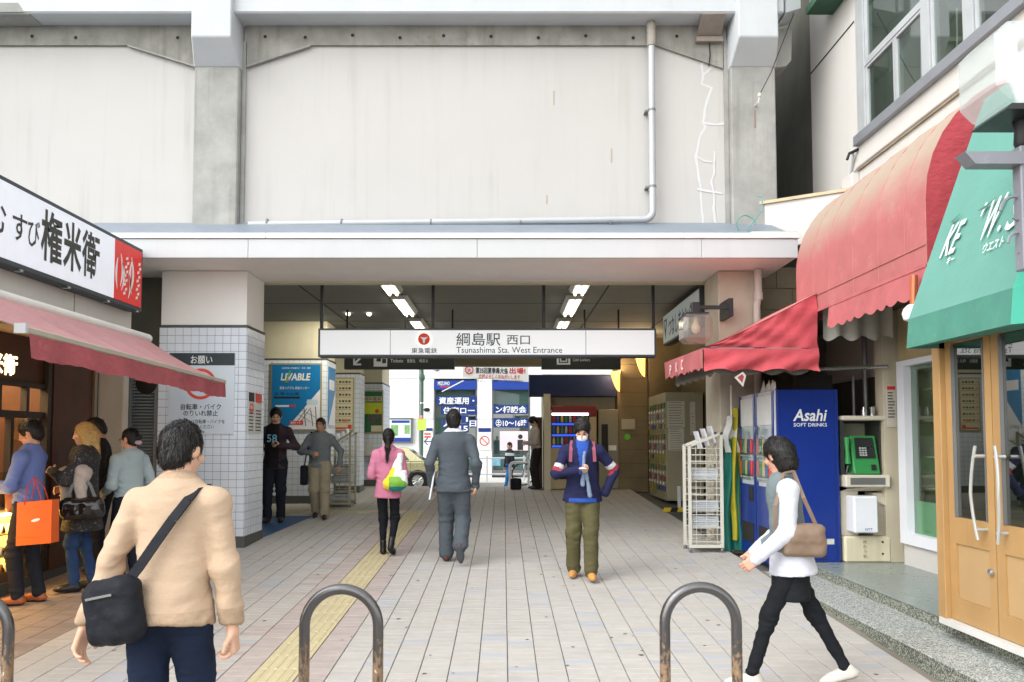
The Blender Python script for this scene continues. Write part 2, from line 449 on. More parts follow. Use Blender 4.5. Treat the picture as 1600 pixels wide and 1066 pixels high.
# deck slab edge and soffit
mb = MB().box(-12, 3.72, 10.33, 19.2, 7.53, 9.2)
obj('deck', mb, M_deck, V, bev=.02)
mb = MB().slab([(3.74, 10.33, 7.53), (3.98, 10.45, 7.66), (3.98, 10.45, 9.2), (3.74, 10.33, 9.2)], (0, .4, 0)); obj('deck_end', mb, M_deck, V)
obj('deck_stain', MB().slab([(-12, 10.322, 7.535), (-6.42, 10.322, 7.535), (-6.5, 10.322, 7.66), (-12, 10.322, 7.66)], (0, .006, 0)).box(-12, -6.36, 10.345, 10.655, 7.516, 7.527), M_conc, V)
# concrete beam with haunches
zb, zt, zh = 7.254, 7.535, 6.958
beam = MB().slab([(-3.55, 10.66, zt), (-3.55, 10.66, zh), (-2.677, 10.66, zb), (2.06, 10.66, zb), (2.98, 10.66, zh - .03), (2.98, 10.66, zt)][::-1], (0, .03, 0))
obj('concrete_beam', beam, M_conc_dirty, V)
beam = MB().slab([(-12, 10.66, zt), (-12, 10.66, zb), (-5.18, 10.66, zb), (-4.24, 10.66, zh), (-4.24, 10.66, zt)][::-1], (0, .03, 0))
obj('concrete_beam', beam, M_conc_dirty, V)
obj('haunch_lip', MB().slab([(-3.55, 10.64, zh), (-2.677, 10.64, zb), (-2.677, 10.64, zb - .022), (-3.55, 10.64, zh - .022)], (0, .04, 0)), M_conc, V)
obj('haunch_lip', MB().slab([(-4.24, 10.64, zh), (-5.18, 10.64, zb), (-5.18, 10.64, zb - .022), (-4.24, 10.64, zh - .022)], (0, .04, 0)), M_conc, V)
mb = MB().slab([(3.66, 10.7, 7.5), (3.66, 10.7, 6.95), (3.86, 10.7, 6.98), (3.93, 10.7, 7.06), (3.95, 10.7, 7.5)][::-1], (0, .5, 0)); obj('beam_stub', mb, M_conc, V)
for xx in [-3.3, -2.75, -2.1, -1.45, -.85, -.2, .45, 1.1, 1.75, 2.35, -4.5, -5.9, -6.5]:
    obj('form_tie_hole', MB().lathe((xx, 10.652, 7.38 + random.uniform(-.03, .03)), [(.001, 0), (.024, 0), (.018, .006), (.001, .006)], 10, 'y'), M_dark, V)
# floodlight under the deck
obj('floodlight', MB().slab([(2.62, 10.35, 7.52), (2.62, 10.62, 7.34), (2.62, 10.62, 7.40), (2.62, 10.35, 7.56)], (.32, 0, 0)).box(2.60, 2.96, 10.58, 10.68, 7.27, 7.335), mat('rusty tin', (138, 128, 118), .6, var=.2), V)
obj('floodlight_wire', MB().tube([(2.79, 10.63, 7.28), (2.8, 10.64, 7.1), (2.78, 10.64, 6.95)], .008, 6), M_dark, V)
# canopy: upper rail, fascia boards, soffit
FX0, FX1 = -7.2, 3.61
xs = [FX0, -5.0, -3.18, -.35, 2.42, FX1]
for i in range(len(xs) - 1):
    obj('fascia_board', MB().box(xs[i] + .002, xs[i + 1] - .002, 9.72, 9.76, 4.085, 4.318), M_white, V, bev=.003)
for a, b in ((FX0, -2.96), (-2.955, 2.2), (2.205, FX1 + .02)):
    obj('fascia_rail', MB().box(a, b, 9.70, 9.80, 4.326, 4.392), mat('rail paint', (218, 219, 217), .6, streak=.3, var=.05, spot=.4, spot_col=(150, 146, 136), spot_scale=6), V, bev=.004)
obj('soffit', MB().box(FX0, FX1, 9.762, 11.24, 4.095, 4.30), mat('soffit paint', (238, 235, 231), .7, var=.03), V)
obj('lintel_edge', MB().box(-3.5, 3.05, 11.243, 11.40, 4.075, 4.30), M_cream, V)
obj('flashing', MB().slab([(-7.2, 9.82, 4.40), (-7.2, 10.69, 4.745), (-7.2, 10.69, 4.79), (-7.2, 9.82, 4.42)], (10.75, 0, 0)), M_flash, V)
obj('soffit_vent', MB().lathe((-4.95, 10.2, 4.07), [(.05, 0), (.07, .012), (.07, .024)], 14), M_grey, V)
# drain pipe down the wall and along the canopy
M_pipe = mat('pipe paint', (172, 175, 177), .45, var=.05, metal=.2)
px0 = at(1018, 200, 10.6)[0]
pts = [(px0, 10.56, 8.8), (px0, 10.56, 4.92)]
for a in range(1, 7):
    t = a / 6 * math.pi / 2; pts.append((px0 - .12 * (1 - math.cos(t)), 10.56, 4.92 - .12 * math.sin(t)))
pts += [(-3.45, 10.56, 4.73)]
dp = obj('drain_pipe', MB().tube(pts, .047, 14), M_pipe, V, smooth=True)
for zz in (6.3, 5.25): obj('pipe_clip', MB().lathe((px0, 10.56, zz), [(.052, -.015), (.052, .015)], 14).box(px0 - .09, px0 - .04, 10.57, 10.7, zz - .012, zz + .012), M_grey, dp)
for xx in (1.4, .2, -1.0, -2.2, -3.2): obj('pipe_clip', MB().lathe((xx, 10.56, 4.757), [(.052, -.012), (.052, .012)], 14, 'x'), M_grey, dp)
obj('pipe_collar', MB().lathe((px0, 10.56, 7.25), [(.06, -.06), (.06, .25), (.05, .27)], 14), mat('pipe rust', (160, 153, 146), .6, var=.2, spot=.5), dp)
# hairline cracks filled with white compound
M_fill = mat('filler compound', (196, 197, 198), .8, var=.02)
cr = [[(790, 260), (795, 310), (790, 350), (830, 365), (805, 450), (795, 510), (805, 530), (785, 565), (765, 650), (775, 720), (785, 790), (790, 880), (795, 930)],
      [(790, 260), (850, 268), (900, 285)], [(795, 315), (835, 280)], [(797, 512), (850, 520), (900, 510)], [(765, 650), (800, 670), (835, 675)],
      [(845, 630), (840, 720), (830, 760), (840, 800), (838, 870), (850, 940)], [(770, 788), (875, 806)]]
fm = MB()
for line in cr:
    P = []
    for a, b in zip(line[:-1], line[1:]):
        for t in (0, .34, .67):
            P.append((800 + (a[0] + (b[0] - a[0]) * t) / 2.664 + random.uniform(-.8, .8), (a[1] + (b[1] - a[1]) * t) / 2.664))
    P.append((800 + line[-1][0] / 2.664, line[-1][1] / 2.664))
    Q = [Vector((*at(*p, 10.697), 0)) for p in P]
    L_, R_ = [], []
    for i, a in enumerate(Q):
        d = (Q[min(i + 1, len(Q) - 1)] - Q[max(i - 1, 0)]).normalized(); n = Vector((-d.y, d.x, 0)) * random.uniform(.011, .019)
        L_.append(a + n); R_.append(a - n)
    yy = 10.6975 - .0008 * cr.index(line); m_ = len(Q)
    fm.add([(q.x, yy, q.y) for q in L_ + R_], [(i, i + 1, m_ + i + 1, m_ + i) for i in range(m_ - 1)])
obj('crack_filler', fm, M_fill, V)
# thin rust tears on the render
for (x_, y_, l_) in ((865, 142, 22), (955, 232, 22), (854, 305, 14)):
    a = at(x_, y_, 10.697); b = at(x_, y_ + l_, 10.697)
    obj('rust_mark', MB().box(a[0] - .006, a[0] + .006, 10.694, 10.699, b[1], a[1]), mat('rust', (168, 154, 136), .8), V)
# insulator and bracket rod on the pillar
a = at(1180, 165, 10.54)
obj('wire_hook', MB().tube([(a[0], 10.55, a[1]), (a[0], 10.40, a[1] - .02), (a[0] + .01, 10.38, a[1] + .06)], .012, 8).lathe((a[0] + .01, 10.38, a[1] + .05), [(.02, 0), (.028, .03), (.015, .05)], 10), mat('ceramic', (206, 200, 190), .3), V)
obj('rust_mark', MB().box(a[0] - .012, a[0] + .004, 10.544, 10.549, a[1] - .30, a[1] - .06), mat('rust2', (134, 116, 100), .9), V)
W0 = at(1240, 40, 10.9)
obj('overhead_wire', MB().tube([(a[0] + .01, 10.38, a[1] + .08), (3.55, 10.4, 6.75), (3.9, 10.5, 7.6), (4.1, 10.6, 8.4)], .006, 6), M_dark, V)
# green cable coil at the corner of the canopy
cc = at(1168, 352, 9.9)
coil = [(cc[0] + .12 * math.cos(t) * (1 + .1 * math.sin(3 * t)), 9.95 + .03 * math.sin(2 * t), cc[1] + .02 + .12 * math.sin(t)) for t in [i * .3 for i in range(16)]]
coil += [(cc[0] + .2, 9.95, cc[1] + .2), (cc[0] + .26, 10.1, cc[1] + .42), (cc[0] + .25, 10.3, cc[1] + .5)]
tag(obj('cable_coil', MB().tube(coil, .008, 6), mat('teal cable', (92, 150, 140), .5), smooth=True), 'loose teal cable coiled at the corner above the canopy', 'cable')
# ceiling of the passage
CZ = 4.16
C = MB().box(-9, 4.4, 11.41, 19.2, CZ, CZ + .1); ceil = struct(obj('ceiling', C, M_ceil))
for xx in (-3.1, -1.65, 1.55, 3.0):
    obj('ceiling_joint', MB().box(xx - .012, xx + .012, 11.41, 19.1, CZ - .004, CZ - .0005), M_dark, ceil)
for yy in (13.4, 15.4, 17.4):
    obj('ceiling_joint', MB().box(-9, 4.4, yy - .01, yy + .01, CZ - .003, CZ - .0006), M_dark, ceil)
zl = zat(572, 19.0)
struct(obj('lintel_far_end', MB().box(-9, 4.4, 18.95, 19.25, zl, CZ - .005), mat('far beam', (116, 110, 92), .8)))

# fluorescent fittings in two rows
def fitting(x0, y0, y1, lab):
    t = thing('ceiling_light', (x0, (y0 + y1) / 2, CZ), lab, 'light', 'fluorescent lights in the passage ceiling')
    w = .15
    obj('housing', MB().slab([(x0 - w, y0, CZ - .006), (x0 + w, y0, CZ - .006), (x0 + w * .7, y0, CZ - .07), (x0 - w * .7, y0, CZ - .07)], (0, y1 - y0, 0)), mat('lamp housing', (214, 216, 208), .4), t)
    for s in (-1, 1): obj('tube', MB().tube([(x0 + s * .055, y0 + .04, CZ - .092), (x0 + s * .055, y1 - .04, CZ - .092)], .019, 8), M_tube, t)
rows_ = [('left', 622), ('right', 901)]
names = ['first', 'second', 'third', 'fourth']
def lamp_x(side, y):
    return -1.72 if side == 'left' else 1.12
for side in ('left', 'right'):
    for i, (y0, y1) in enumerate([(10.9, 12.15), (12.62, 14.2), (14.95, 16.3), (17.0, 18.3)]):
        fitting(lamp_x(side, y0), max(y0, 11.45), y1, f'{names[i]} twin tube light from the entrance in the {side} ceiling row')
for i, px_ in enumerate((569, 535)):
    p = at(px_, 496, 13.9 + i * .0)
    sl_ = bpy.data.lights.new('spot_beam', 'SPOT'); sl_.energy = 34; sl_.color = (1, .93, .76); sl_.spot_size = R(95); sl_.spot_blend = .7; sl_.shadow_soft_size = .04
    so_ = bpy.data.objects.new('spot_beam', sl_); COL.objects.link(so_); so_.location = (p[0], 14.4, CZ - .07)
    so_.rotation_euler = (Vector((-3.9 if i else -3.3, 15.4, 3.1)) - Vector(so_.location)).to_track_quat('-Z', 'Y').to_euler()
    tag(obj('spot_light', MB().lathe((p[0], 14.4, CZ - .05), [(.03, 0), (.04, .02), (.04, .045)], 14), M_tube), ['small bright round spotlight in the passage ceiling', 'small round spotlight next to the cream wall in the ceiling'][i], 'light')

# ---- passage side walls
struct(obj('wall_left', MB().box(-8.2, -8.0, 11.4, 19.2, .3, CZ), M_cream))
struct(obj('wall_left_front', MB().box(-9, -4.62, 10.95, 11.3, .3, 4.09), M_conc_dark))
struct(obj('wall_right', MB().box(3.95, 4.2, 11.35, 19.2, .3, CZ), mat('right dark wall', (92, 86, 70), .8, var=.12)))

def tiled_block(name, label, x0, x1, y0, y1, ztile, ztop, limit, faces=('f', 'r'), base=.155, upper=M_cream, pitch=.1075, chamf=True):
    g = gz(y0) - .03
    t = thing(name, ((x0 + x1) / 2, y0, gz(y0)), label, 'column')
    obj('core', MB().box(x0, x1, y0, y1, g, ztile), M_grout, t)
    obj('base', MB().slab([(x0 - .006, y0 - .014, g), (x1 + .014, y0 - .014, g), (x1 + .014, y1 + .006, g), (x0 - .006, y1 + .006, g)], (0, 0, gz(y0) + base - g)), M_base, t)
    if upper: 
        obj('upper_panel', MB().box(x0 + .012, x1 - .012, y0 + .012, y1 - .012, ztile + .035, ztop), upper, t, bev=.004)
        obj('trim', MB().box(x0 - .004, x1 + .008, y0 - .008, y1, ztile + .003, ztile + .034), M_base, t)
    sp = []
    z0 = gz(y0) + base + .004
    def col(n, fn, w0):
        nz = int((ztile - z0) / pitch + .5); pz = (ztile - z0) / nz
        for i in range(n):
            for j in range(nz): sp.append((fn(i), z0 + (j + .5) * pz))
        return pz
    out = []
    nf = max(1, round((x1 - x0) / pitch)); pf = (x1 - x0) / nf
    nr = max(1, round((y1 - y0) / pitch)); pr = (y1 - y0) / nr
    nz = max(1, int((ztile - z0) / pitch + .5)); pz = (ztile - z0) / nz
    RX = Matrix.Rotation(R(90), 4, 'X')
    RY = Matrix.Rotation(R(90), 4, 'Z') @ RX
    if 'f' in faces:
        for i in range(nf):
            for j in range(nz): out.append((Matrix.Translation((x0 + (i + .5) * pf, y0, z0 + (j + .5) * pz)) @ RX, 0, i, j))
    if 'r' in faces:
        for i in range(nr):
            for j in range(nz): out.append((Matrix.Translation((x1, y0 + (i + .5) * pr, z0 + (j + .5) * pz)) @ RY, 0, i + 100, j))
    # largest in view: facing camera, not behind the front sign
    if limit: out.sort(key=lambda q: (q[2] >= 100, -q[3] if q[2] < 100 else q[2], q[2]))
    field(t, 'tile', [M_wtile], [(a, b) for a, b, _, _ in out], min(pf, pr) - .005, pz - .005, .006, limit, 'tiles_small', b=.0015)
    return t
z512 = zat(512, 10.5)
C1 = tiled_block('tiled_column', 'white tiled square column with white top panel left of the entrance', -4.59, -3.43, 10.5, 11.27, z512, 4.09, 300, upper=mat('column panel', (234, 234, 231), .6, var=.02))
# interior tiled blocks, tiles too small to pick apart
zt2 = zat(563, 15.4)
C2 = tiled_block('tiled_column', 'tiled column with the blue poster inside the passage', -4.75, -3.47, 15.4, 16.2, zt2, CZ, 0, pitch=.1075)
C3 = tiled_block('tiled_column', 'tiled column with the pale timetable board behind the brochure rack', -4.75, -3.19, 17.4, 17.95, zat(585, 17.4), CZ, 0, pitch=.1075)
C4 = tiled_block('tiled_column', 'tiled column with the green clinic poster at the far end', -4.75, -2.93, 18.9, 20.1, zat(600, 18.9), CZ, 0, pitch=.1075)
# right entrance column of rough plaster
RC = thing('plaster_column', (3.07, 10.5, gz(10.5)), 'rough beige plaster column right of the entrance beside the red awning', 'column')
obj('shaft', MB().box(2.83, 3.32, 10.5, 11.24, .3, 4.09), mat('rough plaster', (190, 182, 166), .9, var=.1, bump=.6, bscale=50, streak=.4), RC, bev=.01)
RW = thing('block_wall', (3.9, 11.0, gz(11)), 'shaded block wall behind the red awning beside the drain pipe', 'wall')
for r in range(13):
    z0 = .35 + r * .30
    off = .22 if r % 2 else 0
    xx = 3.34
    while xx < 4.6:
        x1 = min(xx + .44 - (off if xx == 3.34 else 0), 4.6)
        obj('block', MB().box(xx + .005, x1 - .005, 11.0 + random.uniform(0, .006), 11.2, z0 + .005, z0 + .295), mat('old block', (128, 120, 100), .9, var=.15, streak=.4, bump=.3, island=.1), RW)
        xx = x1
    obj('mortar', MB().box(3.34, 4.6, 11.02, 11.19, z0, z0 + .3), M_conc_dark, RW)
dpx = at(1185, 470, 10.4)[0]
tag(obj('drain_pipe', MB().tube([(dpx, 10.4, 4.09), (dpx, 10.4, 3.72), (dpx - .02, 10.42, 3.6), (dpx - .02, 10.42, .5)], .05, 12).lathe((dpx, 10.4, 3.68), [(.06, 0), (.06, .1)], 12), mat('grey drain pipe', (190, 182, 174), .5, streak=.3), smooth=True), 'grey vertical drain pipe on the beige plaster column', 'pipe')

# far right column of the passage with horizontal joints
FC = thing('stone_column', (2.95, 18.1, gz(18.1)), 'dark stone faced column at the far right end of the passage', 'column')
fx0, fx1 = xat(965, 18.1), xat(1012, 18.1)
obj('core', MB().box(fx0 + .01, fx1 - .01, 18.13, 18.9, .6, CZ), M_dark, FC)
zz = .68
while zz < CZ - .05:
    obj('stone_panel', MB().box(fx0, fx1, 18.1, 18.92, zz, min(zz + .318, CZ - .006)), M_brownwall, FC, bev=.003)
    zz += .322
FC2 = thing('stone_column', (3.3, 17.6, gz(17.6)), 'dark stone pier beside the capsule machines', 'column')
obj('shaft', MB().box(fx1 + .02, 3.95, 17.95, 18.9, .6, CZ), M_brownwall, FC2)

# neighbour building wall seen through the gap
# ================================================================== street beyond the passage
BY = 33.4
M_bank = mat('bank panel', (232, 234, 234), .5, var=.02)
M_blue = mat('bank blue', (28, 62, 150), .5, var=.03)
M_navy = mat('navy banner', (24, 52, 118), .5, var=.03)
M_blind = mat('window blind', (150, 160, 158), .6, var=.05)
bank = thing('bank_building', (0, BY, .3), 'white panelled bank building across the street with blue window signs', 'building')
def bx(px0, px1, py0, py1, Y, d=.05, mb=None):
    a = at(px0, py0, Y); b = at(px1, py1, Y); mb = mb or MB()
    return mb.box(a[0], b[0], Y, Y + d, b[1], a[1])
# panels of the facade as separate plates
core = MB().box(-16, 16, BY + .2, BY + 6, .25, 12); obj('core', core, mat('bank core', (150, 152, 152), .7), bank)
edges = [-16, -12, -8, -6.3, -4.62, -3.42]
wx = [(xat(678, BY), xat(745, BY)), (xat(769, BY), xat(828, BY)), (xat(860, BY), xat(925, BY))]
cols_ = [(-16, -11), (-10.99, -6.4), (-6.39, xat(655, BY)), (xat(655, BY) + .01, wx[0][0]), (wx[0][1], wx[1][0]), (wx[1][1], wx[2][0]), (wx[2][1], 8), (8.01, 16)]
zrows = [.3, zat(655, BY), zat(592, BY), zat(545, BY), 7.5, 9.5]
for a, b in cols_:
    for z0, z1 in zip(zrows[:-1], zrows[1:]):
        obj('wall_panel', MB().box(a + .012, b - .012, BY, BY + .19, z0 + .01, z1 - .01), M_bank, bank)
for a, b in wx:
    z0, z1 = zrows[2], 9.5
    obj('wall_panel', MB().box(a, b, BY, BY + .19, z0 + .01, z1), M_bank, bank)
    w = obj('window', MB().box(a, b, BY + .12, BY + .16, .5, z0), glass('bank glass', (215, 232, 230), .12), bank)
    n = 12
    obj('frame', MB().box(a, a + .05, BY - .02, BY + .15, .4, z0).box(b - .05, b, BY - .02, BY + .15, .4, z0).box(a, b, BY - .015, BY + .15, .4, .62), M_grey, w)
    bl = MB()
    for i in range(18): bl.box(a + (b - a) * i / 18 + .01, a + (b - a) * (i + .86) / 18, BY + .24, BY + .26, .6, z0 - .5)
    obj('blind', bl, M_blind, w)
    obj('blind_box', MB().box(a, b, BY + .21, BY + .28, z0 - .5, z0), mat('blind box', (150, 148, 132), .7), w)
    s = obj('sign_band', MB().box(a + .01, b - .01, BY - .05, BY + .1, zat(609, BY), zat(595, BY)), M_blue, bank)
a = at(684, 602, BY - .06)
obj('lettering', text_mb('MIZUHO', (a[0], BY - .055, a[1]), (1, 0, 0), (0, 0, 1), .22, bold=.02, width=.5), M_wink, bank)
obj('red_line', MB().box(a[0] + .1, a[0] + .5, BY - .062, BY - .056, a[1] - .09, a[1] - .05), M_red, bank)
def plate(px0, px1, py0, py1, txt, chars=None, Y=BY - .03, col=M_navy, ink=M_wink, fill=.82):
    a = at(px0, py0, Y); b = at(px1, py1, Y)
    o = obj('window_sign', MB().box(a[0], b[0], Y, Y + .02, b[1], a[1]), col, bank)
    h = a[1] - b[1]
    if txt: obj('lettering', text_mb(txt, (a[0] + (b[0] - a[0]) * .06, Y - .006, b[1] + h * .17), (1, 0, 0), (0, 0, 1), h * fill, bold=.022, width=(b[0] - a[0]) * .88), ink, o)
plate(682, 745, 619, 633, '資産運用・')
plate(689, 745, 634.5, 648, '住宅ロー')
plate(691, 714, 655, 668, '月')
plate(717, 732, 649, 661, '11')
plate(717, 732, 662, 676, '15')
plate(733, 745, 655, 668, '日')
plate(771, 826, 633, 646.5, 'ン相談会')
plate(771, 826, 654, 668, '㊏10〜16時')
plate(747.5, 767, 669, 675, '')
p = at(757, 690, BY - .04)
nt = obj('notice', bx(747.5, 767, 675.5, 703, BY - .04, .02), M_wink, bank)
rg = [(p[0] + .19 * math.cos(t), BY - .05, p[1] + .03 + .19 * math.sin(t)) for t in [i * math.pi / 10 for i in range(21)]]
obj('red_ring', MB().tube(rg, .018, 6).tube([(p[0] - .13, BY - .05, p[1] + .16), (p[0] + .13, BY - .05, p[1] - .1)], .018, 6), M_red, nt)
# pink poster with a plain figure
po = obj('poster', bx(781, 825, 674, 704, BY - .03, .02), mat('pink poster', (232, 206, 214), .5, var=.1, scale=.8), bank)
fa = at(813, 678, BY - .04)
obj('printed_figure', MB().box(fa[0] - .12, fa[0] + .12, BY - .034, BY - .032, fa[1] - .68, fa[1] - .25).lathe((fa[0], BY - .033, fa[1] - .12), [(.001, -.001), (.10, -.001), (.10, 0), (.001, 0)], 14, 'y'), M_ink, po)
a = at(771, 716, BY - .06); obj('leaflet', bx(768, 782, 716, 728, BY - 2.6, .02), mat('leaflet', (120, 170, 190), .6, var=.3, scale=6), bank)
# lit poster case on the left
pc = thing('poster_case', (xat(626, BY), BY, 1.6), 'grey framed poster case on the white bank wall above the car', 'poster case')
obj('case', bx(606, 645, 653, 693, BY - .16, .14), M_grey, pc)
pf = obj('poster', bx(609, 641.5, 656, 690, BY - .18, .015), mat('case poster', (214, 224, 222), .4, var=.05), pc)
obj('printed_band', join(bx(609, 641.5, 684, 690, BY - .185, .004), bx(612, 640, 657, 661, BY - .185, .004)), M_blue, pf)
for q_ in ((611, 622, 664, 681), (632, 640, 664, 678)): obj('printed_scene', bx(*q_, BY - .186, .004), mat('print green', (120, 160, 104), .5, var=.4, scale=5), pf)
# wall notice with arrows
wn_ = thing('wall_notice', (xat(668, BY), BY - .05, 1.5), 'white notice with blue header and red lines on the bank wall', 'notice')
obj('board', bx(661, 676, 669, 704, BY - .07, .02), M_wink, wn_)
obj('header', bx(661, 676, 669, 673.5, BY - .08, .01), M_navy, wn_)
obj('red_text', join(bx(663, 673, 677, 679.5, BY - .08, .01), bx(663, 673, 681.5, 684, BY - .08, .01)), M_red, wn_)
obj('arrow', text_mb('←', (*[at(662, 696, BY - .08)[0], BY - .078, at(662, 696, BY - .08)[1]],), (1, 0, 0), (0, 0, 1), .5), M_navy, wn_)
# wall cameras and lamp
q = at(664, 644, BY); tag(obj('wall_camera', MB().lathe((q[0] + .1, BY - .25, q[1]), [(.04, 0), (.12, .03), (.14, .1), (.08, .16)], 12).box(q[0] + .07, q[0] + .13, BY - .2, BY, q[1] + .02, q[1] + .1), M_dark, smooth=True), 'small black camera dome on the bank wall', 'camera')
q = at(682, 580, BY); tag(obj('wall_lamp', MB().tube([(q[0] - .2, BY, q[1] + .1), (q[0], BY - .3, q[1])], .02, 6).lathe((q[0] + .05, BY - .35, q[1] - .05), [(.05, 0), (.13, .05), (.08, .12)], 10), M_steel, smooth=True), 'small silver lamp high on the bank wall', 'lamp')

# green utility post with flyer
gp = thing('utility_post', (xat(659, 31), 31, .32), 'slim dark green post on the street with a yellow green flyer', 'post')
gx = xat(659, 31)
obj('pole', MB().tube([(gx, 31, .2), (gx, 31, 7.5)], .07, 12), mat('post green', (70, 98, 84), .5), gp, smooth=True)
obj('collar', MB().lathe((gx, 31, zat(590, 31)), [(.10, -.12), (.12, 0), (.10, .12)], 10), mat('post green', (70, 98, 84)), gp)
obj('band', MB().lathe((gx, 31, zat(630, 31)), [(.078, -.03), (.078, .03)], 12), M_steel, gp)
a = at(652, 654, 30.9); b = at(666, 672.5, 30.9)
fl = obj('flyer', MB().box(a[0], b[0], 30.9, 30.915, b[1], a[1]), mat('flyer yellow green', (196, 222, 96), .6), gp)
obj('pink_tab', MB().box(a[0] + .05, a[0] + .2, 30.88, 30.899, a[1] - .01, a[1] + .12), mat('tab pink', (222, 150, 160), .6), gp)

# banner across the street
Yb = 25.0
bn = thing('street_banner', (xat(775, Yb), Yb, 3.6), 'white banner with black and red lettering hung above the bank windows', 'banner')
a = at(723, 564, Yb); b = at(826, 572, Yb); c = at(826, 601, Yb); d = at(745, 591, Yb)
obj('cloth', MB().slab([(a[0], Yb, a[1] + .3), (b[0], Yb, b[1] + .1), (c[0], Yb, c[1] + .08), (a[0], Yb, d[1] + .02)], (0, .02, 0)), mat('banner cloth', (232, 232, 230), .8, var=.04), bn)
def btxt(t, px, py, w, h, m, bold=.02):
    q = at(px, py, Yb); return obj('lettering', text_mb(t, (q[0], Yb - .006, q[1]), (1, 0, -.02), (0.02, 0, 1), h, bold=bold, width=w), m, bn)
btxt('綱島ニューグリーンズ', 743, 570, 1.1, .2, M_ink, .01)
btxt('第35回夏季県大会', 743, 582.5, 1.02, .2, M_ink)
btxt('出場!', 796, 583, .50, .2, M_red)
btxt('応援よろしくおねがいします', 748, 591, 1.3, .15, M_red, .01)
q = at(733, 578, Yb); obj('ring', MB().tube([(q[0] + .12 * math.cos(t), Yb - .008, q[1] + .12 * math.sin(t)) for t in [i * math.pi / 10 for i in range(21)]], .014, 6), M_red, bn)
btxt('大', 729.5, 582, .14, .16, M_red)
btxt('とき 8月5日 ところ 横浜', 743, 597, .7, .10, M_ink, 0)
btxt('主催 商店街振興組合', 787, 597.5, .6, .10, M_ink, 0)
obj('banner_rope', MB().tube([(xat(724, Yb), Yb, zat(595, Yb)), (xat(679, Yb), Yb + 3, zat(612, Yb + 3))], .02, 6), M_wink, bn)

# guard rail along the kerb
for i, x0 in enumerate((-8.4, -5.3, -2.2, .9, 4.0)):
    g = thing('guard_rail', (x0 + 1.5, 30, .32), ['white tube guard rail along the far kerb, leftmost length', 'white tube guard rail along the far kerb behind the car', 'white tube guard rail along the far kerb behind the man in the suit', 'white tube guard rail along the far kerb before the pink poster', 'white tube guard rail along the far kerb, rightmost length'][i], 'railing', 'guard rails on the far kerb')
    for zz in (zat(716, 30), zat(741, 30)): obj('rail', MB().tube([(x0, 30, zz), (x0 + 3.0, 30, zz)], .03, 8), M_white, g, smooth=True)
    for xx in (x0 + .1, x0 + 1.5, x0 + 2.9): obj('post', MB().tube([(xx, 30, .3), (xx, 30, zat(712, 30))], .035, 8), M_white, g, smooth=True)

